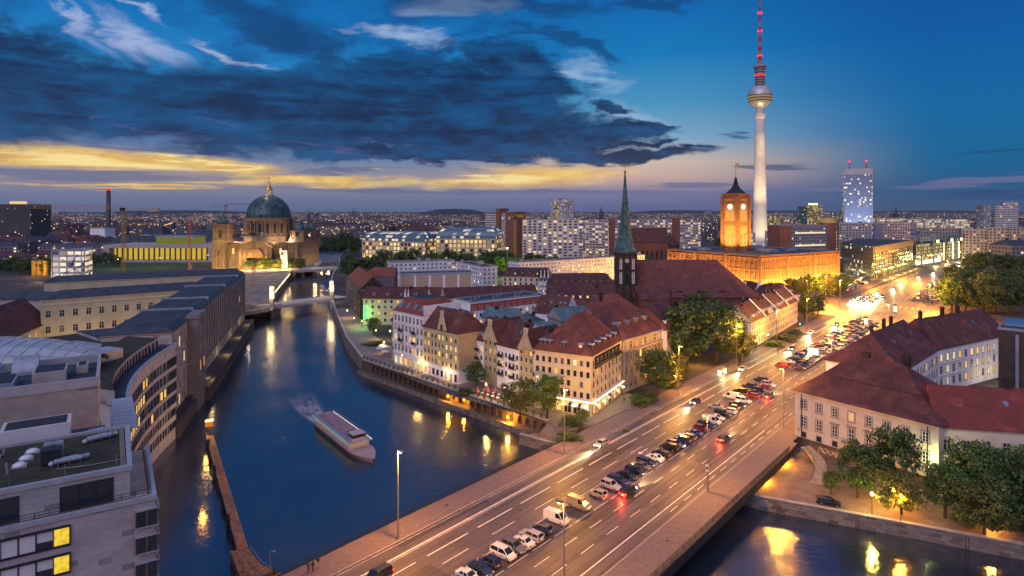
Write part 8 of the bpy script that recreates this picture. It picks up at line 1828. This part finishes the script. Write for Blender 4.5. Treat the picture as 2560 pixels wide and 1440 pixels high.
for x_ in (2.2, -2.35): b = MB(); b.fbox(f_, x_, -1.2, .5, x_ + .15, -.1, 2.2); b.build('lit_panel', [glow('shelter_panel', (1, .92, .45), 3.5)], sh)
plight(f_(0, -.5, 2.2), 1200, (1, .95, .4), sh, .3)
tl = thing('traffic_light', 'traffic light showing green at the end of the avenue house row', 'traffic light', P(1999, 830)); q = P(1999, 830); b = MB(); b.tube(q, q + Vector((0, 0, 4.6)), .09, .08, 6); b.box(q.x - .25, q.y - .2, 3.4, q.x + .25, q.y + .2, 4.9); b.build('housing', [M_IRON], tl); b = MB(); b.tube(q + Vector((0, -.21, 3.75)), q + Vector((0, -.3, 3.75)), .2, .2, 10); b.build('green_lens', [glow('signal_green', (.02, 1, .35), 25)], tl); plight(q + Vector((0, -.8, 3.7)), 350, (.05, 1, .4), tl, .15)
# cafe terraces
def parasol(p, label, col, open_=False):
 r = thing('parasol', label, 'parasol', p); b = MB(); b.tube((0, 0, 0), (0, 0, 3.2), .05, .05, 6); b.lathe([(.35, 0), (.35, .1)], (0, 0, 0), 10); inst('pole', b.mesh('pole', [M_STEEL]), r); b = MB()
 if open_: b.lathe([(1.7, 2.3), (1.65, 2.35), (.1, 3.0)], (0, 0, 0), 8)
 else: b.lathe([(.08, 1.0), (.34, 1.25), (.22, 2.4), (.05, 3.3)], (0, 0, 0), 8)
 inst('canopy', b.mesh('canopy', [col]), r)
MR, MWc = pbr('red_canvas', (.45, .04, .02), .8, .15), pbr('white_canvas', (.6, .57, .52), .8, .1)
for k, (px, py) in enumerate(((1193, 992), (1219, 986), (1238, 994), (1211, 1006))): parasol(P(px, py), ('leftmost closed red parasol on the terrace', 'closed red parasol farthest back on the terrace', 'rightmost closed red parasol on the terrace', 'closed red parasol nearest the railing')[k], MR)
for k, (px, py) in enumerate(((950, 885), (962, 893), (955, 878), (968, 882))): parasol(P(px, py), ('leftmost open pale parasol on the curved promenade', 'open pale parasol nearest the cafe front', 'open pale parasol farthest up the promenade', 'open pale parasol right by the lit cafe wall')[k], MWc, True)
b = MB(); b.lathe([(.45, .72), (.45, .76)], (0, 0, 0), 10); tt = b.mesh('table_top', [M_WHITE]); b = MB(); b.tube((0, 0, 0), (0, 0, .72), .05, .05, 6); b.lathe([(.25, 0), (.25, .04)], (0, 0, 0), 8); tl_ = b.mesh('table_leg', [M_IRON])
b = MB(); b.box(-.22, -.22, .42, .22, .22, .47); b.box(-.22, .18, .47, .22, .22, .9); [b.bar((x, y, 0), (x, y, .42), .04) for x in (-.2, .2) for y in (-.2, .2)]; chm = b.mesh('cafe_chair', [M_DKBRICK])
for k in range(26):
 if k < 14: p = afr(AL * (.66 + .012 * (k // 2) * 2), 3.4 + (k % 2) * 2.6, .01)
 else: p = afr(AL * (.2 + .02 * (k - 14)), 5.0 + (k % 2) * 1.8, .01)
 r = thing('cafe_table', 'round white cafe table on the terrace above the arches', 'table', p, 0, 'cafe tables on the promenade'); inst('table_top', tt, r); inst('table_leg', tl_, r)
 for a in (0.5, 3.6):
  o = bpy.data.objects.new('cafe_chair', chm); COL.objects.link(o); o.location = p + Vector((.85 * math.cos(a), .85 * math.sin(a), 0)); o.rotation_euler = (0, 0, a - math.pi / 2); tag(o, 'small dark chair drawn up to a round cafe table above the arches', 'chair', 'cafe chairs on the promenade')
# ------------------------------------------------------------------ cars
PAINT = {}
def paint(n):
 if n not in PAINT:
  c = {'white': (.62, .60, .58), 'silver': (.36, .35, .35), 'black': (.008, .008, .01), 'navy': (.012, .018, .05), 'dark red': (.13, .012, .015), 'red': (.34, .02, .015), 'blue': (.02, .05, .20), 'grey': (.09, .09, .095), 'beige': (.40, .33, .23), 'tan': (.30, .22, .14), 'dark green': (.01, .03, .02)}[n]
  PAINT[n] = pbr('paint_' + n.replace(' ', '_'), c, .32, .03, 1.0, spec=.5, coat=.7)
 return PAINT[n]
M_CARGLASS = pbr('car_glass', (.012, .016, .022), .06, 0, spec=.7); M_RIM = pbr('alloy_rim', (.35, .35, .36), .35, .1, metal=.6); M_HEADL = pbr('headlight_lens', (.55, .55, .52), .15, 0, spec=.7); M_TAILL = pbr('tail_lens', (.30, .01, .01), .2, 0, spec=.6)
M_HEADON = glow('headlight_on', (1.0, .86, .62), 30.0); M_TAILON = glow('tail_on', (1.0, .03, .015), 10.0); M_PLATE = pbr('number_plate', (.6, .6, .58), .5, 0)
TYPES = {'sedan': (4.5, 1.78, 1.43, 0, (-1.45, 1.0), (-.85, .3), .93), 'hatchback': (4.0, 1.72, 1.47, 0, (-1.9, .95), (-1.5, .3), .95), 'estate': (4.65, 1.78, 1.47, 0, (-2.2, 1.0), (-1.95, .35), .95), 'off-roader': (4.55, 1.85, 1.74, .16, (-2.15, .9), (-1.9, .3), 1.1), 'minivan': (4.6, 1.82, 1.72, .04, (-2.2, 1.55), (-2.0, .7), 1.02), 'van': (4.9, 1.9, 2.05, .06, (-2.4, 1.75), (-2.36, .95), 1.15)}
CARM = {}
def car_meshes(t):
 if t in CARM: return CARM[t]
 L, w, zr, up, gb_, gr_, belt = TYPES[t]; h = w / 2; b = MB()
 hood = .80 + up if t not in ('minivan', 'van') else .92 + up; tail = belt + up * .6 if t != 'sedan' else .96
 st = [(-L / 2, .42 + up, tail - .14, h * .86), (-L / 2 + .12, .28 + up, tail - .02, h * .94), (gb_[0], .24 + up, belt + up * .4 if t != 'sedan' else .97, h), (0, .24 + up, belt + up * .4, h), (gb_[1], .24 + up, max(hood + .06, belt + up * .3), h * .99), (L / 2 - .55, .25 + up, hood, h * .96), (L / 2 - .12, .30 + up, hood - .14, h * .88), (L / 2, .40 + up, hood - .26, h * .78)]
 rings = [[(x, -hw_ * .96, zb), (x, -hw_, zb + (zt - zb) * .45), (x, -hw_ * .97, zt - .09), (x, -hw_ * .86, zt), (x, hw_ * .86, zt), (x, hw_ * .97, zt - .09), (x, hw_, zb + (zt - zb) * .45), (x, hw_ * .96, zb)] for x, zb, zt, hw_ in st]
 for a, e in zip(rings, rings[1:]):
  for k in range(8): b.face([a[k], e[k], e[(k + 1) % 8], a[(k + 1) % 8]])
 b.face(rings[0]); b.face(rings[-1][::-1])
 zb_ = belt + up * .35; rw = h * .78; bw = h * .9
 # roof skin and pillars in paint
 r0, r1 = gr_; g0, g1 = gb_
 b.hexa([(r0, -rw, zr - .1), (r1, -rw, zr - .1), (r1, rw, zr - .1), (r0, rw, zr - .1), (r0 + .12, -rw * .9, zr), (r1 - .12, -rw * .9, zr), (r1 - .12, rw * .9, zr), (r0 + .12, rw * .9, zr)])
 for s_ in (-1, 1):
  b.bar((g0 + .02, s_ * bw, zb_ - .05), (r0, s_ * rw, zr - .05), .12); b.bar((g1 - .02, s_ * bw, zb_ - .05), (r1, s_ * rw, zr - .05), .09)
  xm = (g0 + g1) / 2 - .1; b.bar((xm, s_ * (bw + .005), zb_ - .05), (xm - .05, s_ * (rw + .01), zr - .06), .1)
  b.box(L / 2 - 1.62 if t != 'van' else 1.0, s_ * (h + .1) - .09, zb_ - .02, L / 2 - 1.42 if t != 'van' else 1.2, s_ * (h + .1) + .09, zb_ + .14)
 if t == 'van':
  for s_ in (-1, 1): b.hexa([(g0, s_ * bw - .03, zb_ - .1), (.25, s_ * bw - .03, zb_ - .1), (.25, s_ * bw + .03, zb_ - .1), (g0, s_ * bw + .03, zb_ - .1), (r0, s_ * rw - .03, zr - .08), (.2, s_ * rw - .03, zr - .08), (.2, s_ * rw + .03, zr - .08), (r0, s_ * rw + .03, zr - .08)])
 body = b.mesh('body', [paint('white')], smooth=False)
 b = MB(); b.hexa([(g0, -bw, zb_ - .06), (g1, -bw, zb_ - .06), (g1, bw, zb_ - .06), (g0, bw, zb_ - .06), (r0, -rw, zr - .07), (r1, -rw, zr - .07), (r1, rw, zr - .07), (r0, rw, zr - .07)]); glass = b.mesh('windows', [M_CARGLASS])
 b = MB(); R_ = .32 + up * .25; b.tube((0, -.11, 0), (0, .11, 0), R_, R_, 16, 0); b.tube((0, -.125, 0), (0, .125, 0), R_ * .64, R_ * .64, 12, 1); wheel = b.mesh('wheel', [M_RUB, M_RIM])
 def bx(x0, y0, z0, x1, y1, z1, m, n):
  q = MB(); q.box(x0, y0, z0, x1, y1, z1); return q.mesh(n, [m])
 hl = bx(-.12, -.2, -.08, .05, .2, .08, M_HEADL, 'headlight'); tl = bx(-.05, -.16, -.12, .08, .16, .12, M_TAILL, 'tail_light'); pl = bx(-.02, -.26, -.06, .02, .26, .06, M_PLATE, 'number_plate')
 hon = bx(-.12, -.2, -.08, .06, .2, .08, M_HEADON, 'headlight'); ton = bx(-.06, -.16, -.12, .08, .16, .12, M_TAILON, 'tail_light')
 CARM[t] = (body, glass, wheel, hl, tl, pl, hon, ton, (L, w, R_, hood, tail, up)); return CARM[t]
def car(p, rz, t, c, label, group, full=True, on=False, name='parked_car'):
 me = car_meshes(t); L, w, R_, hood, tail, up = me[8]; r = thing(name, label, 'van' if t in ('van',) else 'car', p, rz, group)
 o = inst('body', me[0], r); o.material_slots[0].link = 'OBJECT'; o.material_slots[0].material = paint(c); inst('windows', me[1], r)
 for x in (-L * .29, L * .31):
  for y in (-1, 1): inst('wheel', me[2], r, (x, y * (w / 2 - .1), R_))
 if full:
  for y in (-1, 1): inst('headlight', me[6] if on else me[3], r, (L / 2 - .1, y * w * .33, hood - .22)); inst('tail_light', me[7] if on else me[4], r, (-L / 2 + .03, y * w * .38, tail - .22))
  inst('number_plate', me[5], r, (-L / 2 - .02, 0, .62 + up)); inst('number_plate', me[5], r, (L / 2 + .01, 0, .46 + up))
 return r
AC = RANG - math.pi / 2      # nose towards the right hand carriageway
row = [(1160, 1440, 'sedan', 'white', 1), (1197, 1424, 'sedan', 'navy', 1), (1232, 1413, 'hatchback', 'navy', 0), (1264, 1391, 'minivan', 'white', 1), (1291, 1376, 'off-roader', 'grey', 1), (1313, 1361, 'sedan', 'white', 0), (1340, 1347, 'estate', 'silver', 0), (1361, 1328, 'hatchback', 'navy', 0), (1397, 1303, 'van', 'white', 1), (1452, 1267, 'van', 'tan', 1),
 (1501, 1239, 'hatchback', 'beige', 0), (1530, 1219, 'off-roader', 'silver', 1), (1553, 1205, 'estate', 'navy', 1), (1576, 1193, 'sedan', 'black', 1), (1595, 1181, 'estate', 'black', 1), (1611, 1170, 'sedan', 'grey', 0), (1626, 1160, 'estate', 'navy', 1), (1643, 1148, 'sedan', 'white', 0), (1663, 1139, 'estate', 'black', 0), (1683, 1124, 'off-roader', 'black', 0), (1698, 1114, 'estate', 'grey', 1), (1711, 1104, 'off-roader', 'navy', 0), (1724, 1095, 'estate', 'grey', 0), (1738, 1085, 'sedan', 'blue', 0), (1758, 1073, 'hatchback', 'dark red', 1), (1774, 1064, 'estate', 'navy', 1), (1788, 1056, 'van', 'white', 1), (1801, 1047, 'sedan', 'white', 1), (1817, 1038, 'off-roader', 'black', 1), (1829, 1029, 'estate', 'white', 0), (1841, 1022, 'hatchback', 'dark red', 0), (1853, 1014, 'sedan', 'black', 1), (1867, 1004, 'minivan', 'white', 1), (1892, 992, 'estate', 'red', 0), (1902, 985, 'sedan', 'black', 1), (1913, 978, 'estate', 'navy', 1), (1925, 971, 'hatchback', 'red', 0), (1938, 965, 'off-roader', 'silver', 1)]
ords = 'first second third fourth fifth sixth seventh eighth ninth tenth'.split()
random.seed(12)
for k, (px, py, t, c, f) in enumerate(row):
 p = P(px, py + 4, .0); s, tt_ = st_of(p); p = ST(s, 16.8 + random.uniform(-.25, .25), .02)
 prev = (row[k - 1][3] + ' ' + row[k - 1][2]) if k else None; nxt = (row[k + 1][3] + ' ' + row[k + 1][2]) if k + 1 < len(row) else 'open gap'
 lab = '%s %s in the median row between a %s and a %s' % (c, t, prev, nxt) if k else '%s %s cut by the bottom edge, nearest car of the median row' % (c, t)
 car(p, AC + (0 if f else math.pi) + random.uniform(-.05, .05), t, c, lab, 'cars parked along the avenue median')
# second rank and the packed rows beyond
for k, (px, py, t, c) in enumerate(((1799, 1023, 'sedan', 'silver'), (1840, 999, 'van', 'white'), (1864, 986, 'off-roader', 'black'), (1881, 972, 'off-roader', 'navy'), (1912, 955, 'estate', 'black'))):
 s, _ = st_of(P(px, py)); car(ST(s, 12.6, .02), AC + math.pi, t, c, c + ' ' + t + ' standing alone in the front rank on the left of the median row', 'cars of the left median rank')
cols = ['black', 'navy', 'white', 'silver', 'grey', 'red', 'dark red', 'blue', 'black', 'silver', 'white', 'grey', 'dark green']; tys = ['sedan', 'hatchback', 'estate', 'off-roader', 'minivan', 'sedan', 'estate', 'van']
used_ = {}
for r_, t_, s0, s1 in ((0, 12.4, 166, 296), (1, 17.4, 168, 290), (2, 21.6, 205, 286)):
 s = s0
 while s < s1:
  if random.random() < .93:
   t, c = random.choice(tys), random.choice(cols); car(ST(s, t_ + random.uniform(-.3, .3), .02), AC + (math.pi if r_ == 0 else 0) + random.uniform(-.08, .08), t, c, '%s %s in the packed far part of the median car park' % (c, t), 'packed cars on the median', full=s < 215)
  s += 2.75 + random.uniform(-.1, .35)
for (nm, labt, s0, s1, ts) in (('left', 'car park left of the avenue beyond the junction', 372, 520, (-22, -28, -40, -46)), ('right', 'car park on the median beyond the junction', 396, 640, (22, 27, 32))):
 for t_ in ts:
  s = s0 + random.uniform(0, 6)
  while s < s1:
   if random.random() < .72:
    t, c = random.choice(tys), random.choice(cols); car(ST(s, t_ + random.uniform(-.3, .3), .02), AC + random.choice((0, math.pi)), t, c, '%s %s in the %s' % (c, t, labt), 'cars in the ' + labt, full=False)
   s += 3.4 + random.uniform(0, 1.6)
c = car(P(2072, 1262, -2.6) + Vector((0, 0, .01)), math.atan2(-18.4, 39.4), 'estate', 'black', 'dark estate car parked alone on the lower quay below the stair', None)
# moving traffic: headlights towards the viewer on the left carriageway, tail lights on the right
def traffic(s, t, toward, k, lane):
 ty, cc = random.choice(('sedan', 'hatchback', 'estate', 'sedan', 'minivan')), random.choice(('black', 'silver', 'grey', 'navy', 'white', 'black'))
 where = ('near end', 'bridge', 'park trees', 'avenue houses', 'junction')[min(4, int(max(0, s + 30) / 75))]
 r = car(ST(s, t, .02), RANG + (math.pi if toward else 0), ty, cc, '%s %s driving with lit lamps %s the viewer, by the %s' % (cc, ty, 'towards' if toward else 'away from', where), 'driving cars', True, True, 'driving_car')
 L = TYPES[ty][0]; d = -1 if toward else 1
 p = ST(s + d * (L / 2 + .25), t, .75); plight(p, 42000, (1.0, .74, .36), None, .12, 'SPOT', 40, 1.0, ST(s + d * 24, t, -.2)); l = COL.objects[-1]; l.parent = r; l.matrix_parent_inverse = (Matrix.Translation(r.location) @ Matrix.Rotation(r.rotation_euler.z, 4, 'Z')).inverted()
 if not toward: p = ST(s - L / 2 - .5, t, .8); plight(p, 900, (1.0, .07, .02), None, .25); l = COL.objects[-1]; l.parent = r; l.matrix_parent_inverse = (Matrix.Translation(r.location) @ Matrix.Rotation(r.rotation_euler.z, 4, 'Z')).inverted()
random.seed(41)
k = 0
for lane, t in enumerate((3.0, 6.2)):
 for s in ((60, 150, 236) if lane == 0 else (-8, 104, 196, 272)): traffic(s + random.uniform(-3, 3), t, True, k, lane); k += 1
for lane, t in enumerate((20.9, 24.1)):
 for s in ((40, 128, 230) if lane == 0 else (84, 190)): traffic(s + random.uniform(-3, 3), t, False, k, lane); k += 1
for lane, t in enumerate((-6.5, -3.0, .5, 4.0)):      # the queue at the far side of the junction
 for j in range(5 if lane % 2 else 4): traffic(364 + j * 9.0 + random.uniform(-1, 1), t, True, k, lane); k += 1
for j, (s, t) in enumerate(((420, -2), (455, 2), (500, 0), (560, 4), (610, 9), (660, 14), (710, 20))): traffic(s, t, True, k, 0)
# a yellow van at the junction
car(P(2350, 702), RANG, 'van', 'beige', 'pale delivery van beyond the junction near the grove', None, False)
# ------------------------------------------------------------------ tour boat on the river
bo = thing('tour_boat', 'long pale tour boat with added light strips crossing the river', 'boat', (-46, 167.5, ZW), math.atan2(-.80, .60))
Lb, wb_ = 40.0, 6.4; n = 20
def hw_(x): f = abs(x) / (Lb / 2); return wb_ / 2 * max(.06, (1 - max(0, (f - .55) / .45) ** 2.2))
b = MB()
for k in range(n):
 x0, x1 = -Lb / 2 + Lb * k / n, -Lb / 2 + Lb * (k + 1) / n; a, e = hw_(x0), hw_(x1)
 for s_ in (-1, 1):
  q = [(x0, s_ * a * .8, -.4), (x1, s_ * e * .8, -.4), (x1, s_ * e, .9), (x0, s_ * a, .9)]; b.face(q if s_ < 0 else q[::-1])
  q = [(x0, s_ * a, .9), (x1, s_ * e, .9), (x1, s_ * e, 1.1), (x0, s_ * a, 1.1)]; b.face(q if s_ < 0 else q[::-1], 1)
 b.face([(x0, -a, 1.0), (x1, -e, 1.0), (x1, e, 1.0), (x0, a, 1.0)], 2)
inst('hull', b.mesh('hull', [pbr('boat_hull', (.20, .17, .22), .4, .1), pbr('boat_stripe', (.40, .25, .12), .5, .1), pbr('boat_deck', (.30, .25, .26), .6, .15)]), bo)
b = MB(); b.box(-15, -2.7, 1.02, 11, 2.7, 1.5, 0); b.box(-15, -2.7, 2.6, 11, 2.7, 2.75, 0)
for k in range(19): x = -15 + 26 * k / 18; b.box(x - .1, -2.72, 1.5, x + .1, -2.6, 2.6, 0); b.box(x - .1, 2.6, 1.5, x + .1, 2.72, 2.6, 0)
inst('cabin', b.mesh('cabin', [pbr('boat_white', (.36, .32, .40), .5, .08)]), bo)
b = MB(); b.box(-14.9, -2.55, 1.5, 10.9, 2.55, 2.6); inst('cabin_windows', b.mesh('cabin_windows', [glow('boat_saloon', (1.0, .66, .36), .32)]), bo)
b = MB(); b.box(-15.4, -3.0, 2.76, 12, 3.0, 2.95); inst('roof', b.mesh('roof', [pbr('boat_roof', (.30, .27, .36), .45, .12, .3)]), bo)
b = MB(); [b.bar((x, y, 2.95), (x, y, 3.9), .05) for x in [-15 + 1.5 * i for i in range(18)] for y in (-2.9, 2.9)]; [b.bar((-15, y, z), (11, y, z), .05) for y in (-2.9, 2.9) for z in (3.4, 3.9)]; inst('upper_rail', b.mesh('upper_rail', [M_STEEL]), bo)
b = MB()
for k in range(10):
 for y in (-1.6, -.6, .6, 1.6): x = -13 + k * 2.3; b.box(x - .22, y - .35, 2.96, x + .22, y + .35, 3.4); b.box(x - .26, y - .35, 3.4, x - .2, y + .35, 3.85)
stuff(inst('deck_seats', b.mesh('deck_seats', [pbr('boat_seat', (.24, .2, .27), .7, .2)]), bo))
b = MB(); b.box(8, -1.8, 2.96, 11, 1.8, 4.6, 0); b.box(8.2, -1.85, 3.6, 11.05, 1.85, 4.4, 1); inst('wheelhouse', b.mesh('wheelhouse', [pbr('boat_white', (.36, .32, .40), .5, .08), M_CARGLASS]), bo)
b = MB(); b.bar((-15.3, 3.06, 2.86), (12, 3.06, 2.86), .12); inst('streak_strip', b.mesh('streak_strip', [glow('boat_warm_strip', (1.0, .85, .62), 3.0)]), bo)  # glowing strip added to imitate the white streak of the boat's lights
b = MB(); b.bar((-15.3, -3.06, 2.86), (11, -3.06, 2.86), .09); inst('streak_strip', b.mesh('streak_strip', [glow('boat_teal_strip', (.02, .50, .50), 1.0)]), bo)  # glowing strip added to imitate the teal navigation light streak
# foam wake added behind the boat, shaped after its light streak
wk = MB(); n, w_ = 40, 8; q0, q1, q2 = Vector((-53, 177, 0)), Vector((-64, 192, 0)), Vector((-77, 217, 0))
def wp(i, j):
 f = i / n; p = q0 * (1 - f) ** 2 + q1 * 2 * f * (1 - f) + q2 * f * f; d = ((q1 - q0) * (1 - f) + (q2 - q1) * f).normalized(); o = Vector((-d.y, d.x, 0)) * ((j / w_ - .5) * (5 + 9 * f)); return (p.x + o.x, p.y + o.y, ZW + .03)
for i in range(n):
 for j in range(w_): wk.face([wp(i, j), wp(i, j + 1), wp(i + 1, j + 1), wp(i + 1, j)], 0, [(i / n, j / w_), (i / n, (j + 1) / w_), ((i + 1) / n, (j + 1) / w_), ((i + 1) / n, j / w_)])
mk_ = bpy.data.materials.new('added_wake_foam'); mk_.use_nodes = True; g = G(mk_.node_tree); b = g.n('ShaderNodeBsdfPrincipled'); o = g.n('ShaderNodeOutputMaterial'); g.nt.links.new(b.outputs[0], o.inputs[0]); tcn = g.n('ShaderNodeTexCoord'); u, v, _ = g.sep(tcn.outputs['UV'])
nz = g.noise(g.xyz(g.m('MULTIPLY', u, 7.0), g.m('MULTIPLY', v, 5.0), 0.0), 1.0, 6.0, .65)[0]; e = g.m('MULTIPLY', g.ss(g.m('ABSOLUTE', g.m('SUBTRACT', v, .5)), .5, .25), g.m('MULTIPLY', g.ss(u, 1.0, .1), g.ss(u, 0.0, .04)))
g.put(b.inputs['Alpha'], g.m('MULTIPLY', e, g.ss(nz, .28, .62))); b.inputs['Base Color'].default_value = (.46, .42, .46, 1); b.inputs['Roughness'].default_value = .5
stuff(wk.build('added_wake', [mk_]), 'pale foam wake added along the light streak behind the tour boat')
# far boats by the far bridge
for k, (px, py) in enumerate(((783, 633), (795, 660))):
 p = P(px, py, -5); r = thing('river_boat', ('white excursion boat beyond the far bridge', 'white excursion boat just before the far bridge')[k], 'boat', p, 1.75); b = MB()
 st_ = [(-16, 2.6), (-12, 3), (8, 3), (13, 2), (16, .3)]
 for (x0, a), (x1, e) in zip(st_, st_[1:]): b.hexa([(x0, -a * .8, -.3), (x1, -e * .8, -.3), (x1, e * .8, -.3), (x0, a * .8, -.3), (x0, -a, 1.2), (x1, -e, 1.2), (x1, e, 1.2), (x0, a, 1.2)])
 inst('hull', b.mesh('hull', [M_WHITE]), r); b = MB(); b.box(-12, -2.4, 1.21, 7, 2.4, 3.0, 0); b.box(-11.5, -2.45, 1.7, 6.5, 2.45, 2.6, 1); inst('cabin', b.mesh('cabin', [M_WHITE, glow('boat_saloon', (1.0, .66, .36), .32)]), r)
# ------------------------------------------------------------------ people at the bridge railing
def person(p, rz, label, jacket, legs, hair, walk=.0, s=1.0):
 me = bpy.data.meshes.new('person'); bm = bmesh.new(); lay = bm.verts.layers.skin.verify()
 J = {}
 def V(n, x, y, z, r): v = bm.verts.new((x, y, z)); v[lay].radius = (r, r * .85) if not n.startswith('t') else (r, r * .7); J[n] = v; return v
 V('tp', 0, 0, .95, .15); V('tw', 0, 0, 1.12, .145); V('tc', 0, .01, 1.36, .17); V('n', 0, .0, 1.50, .06); V('hd', 0, .02, 1.60, .092); V('ht', 0, .015, 1.70, .08)
 for s_, a in ((-1, 'l'), (1, 'r')):
  w = walk * s_; V(a + 's', s_ * .19, .0, 1.42, .07); V(a + 'e', s_ * .25, .05 - w * .3, 1.14, .05); V(a + 'w', s_ * .23, .2 - w * .3, .95, .035); V(a + 'h', s_ * .22, .27 - w * .3, .90, .035); V(a + 'p', s_ * .1, 0, .88, .1); V(a + 'k', s_ * .105, .03 + w * .5, .48, .07); V(a + 'a', s_ * .11, -.03 + w * .9, .08, .045); V(a + 't', s_ * .12, .13 + w * .9, .04, .04)
 for a, e in (('tp', 'tw'), ('tw', 'tc'), ('tc', 'n'), ('n', 'hd'), ('hd', 'ht')): bm.edges.new((J[a], J[e]))
 for a in 'lr':
  for q, e in (('tc', a + 's'), (a + 's', a + 'e'), (a + 'e', a + 'w'), (a + 'w', a + 'h'), ('tp', a + 'p'), (a + 'p', a + 'k'), (a + 'k', a + 'a'), (a + 'a', a + 't')): bm.edges.new((J[q], J[e]))
 J['tp'][lay].use_root = True; bm.to_mesh(me); bm.free()
 m = bpy.data.materials.new('clothes'); m.use_nodes = True; g = G(m.node_tree); b = g.n('ShaderNodeBsdfPrincipled'); o = g.n('ShaderNodeOutputMaterial'); g.nt.links.new(b.outputs[0], o.inputs[0])
 x, y, z = g.sep(g.n('ShaderNodeTexCoord').outputs['Object']); c = g.mix(g.m('GREATER_THAN', z, .1), (.02, .018, .016, 1), (*legs, 1)); c = g.mix(g.m('GREATER_THAN', z, .93), c, (*jacket, 1)); c = g.mix(g.m('GREATER_THAN', z, 1.49), c, (.42, .25, .18, 1)); b.inputs['Roughness'].default_value = .85; g.put(b.inputs['Base Color'], c)
 me.materials.append(m); ob = bpy.data.objects.new('person', me); COL.objects.link(ob); md = ob.modifiers.new('skin', 'SKIN'); md2 = ob.modifiers.new('sub', 'SUBSURF'); md2.levels = 1; md2.render_levels = 2
 ob.location = p; ob.rotation_euler = (0, 0, rz); ob.scale = (s, s, s); tag(ob, label, 'person')
 h = MB(); h.lathe([(.1, 1.55), (.115, 1.62), (.105, 1.70), (.06, 1.76), (.01, 1.78)], (0, -.012, 0), 12); inst('hair', h.mesh('hair', [pbr('hair_' + label.split()[0], hair, .7, .2, 8.0)]), ob)
 f = MB()
 for s_ in (-1, 1): f.box(s_ * .035 - .012, .1, 1.625, s_ * .035 + .012, .112, 1.64)
 f.box(-.012, .1, 1.58, .012, .128, 1.615); f.box(-.03, .1, 1.545, .03, .11, 1.555); inst('face', f.mesh('face', [pbr('face_dark', (.12, .06, .05), .7, 0)]), ob)
 return ob
person(P(771, 1433, .13), .3, 'stooping person in a brown jacket left of two others at the bridge railing', (.07, .05, .045), (.03, .03, .04), (.03, .02, .015), .05, .98)
person(P(782, 1430, .13), .6, 'middle person in a black jacket and jeans at the bridge railing', (.012, .012, .015), (.03, .04, .07), (.02, .015, .012), .12)
person(P(795, 1420, .13), .5, 'person in pale trousers right of two others at the bridge railing', (.05, .03, .03), (.40, .33, .25), (.03, .02, .015), .2, 1.02)
for k, (px, py, lab) in enumerate(((1218 + 425, 985, 'dark clad person walking under the trees by the grey palace'), (1850, 915, 'dark clad person near the bus shelter'), (1945, 885, 'pedestrian on the left pavement before the hedge'), (2110, 812, 'pedestrian crossing at the junction stop line'), (1560, 1008, 'pedestrian by the poster pillar below the green bush'))):
 person(P(px, py, .13), k, lab, (.02, .02, .025), (.04, .04, .05), (.03, .02, .015), .2)
# ------------------------------------------------------------------ evening air
hb_ = MB(); hb_.box(-13000, -400, -12, 13000, 13500, 380); hz = hb_.build('haze', [bpy.data.materials.new('evening_haze')], None); stuff(hz, 'thin evening haze over the city')
m = hz.data.materials[0]; m.use_nodes = True; g = G(m.node_tree); v_ = g.n('ShaderNodeVolumePrincipled'); o = g.n('ShaderNodeOutputMaterial'); g.nt.links.new(v_.outputs[0], o.inputs['Volume'])
v_.inputs['Color'].default_value = (.70, .82, 1.0, 1); v_.inputs['Density'].default_value = 0.000013
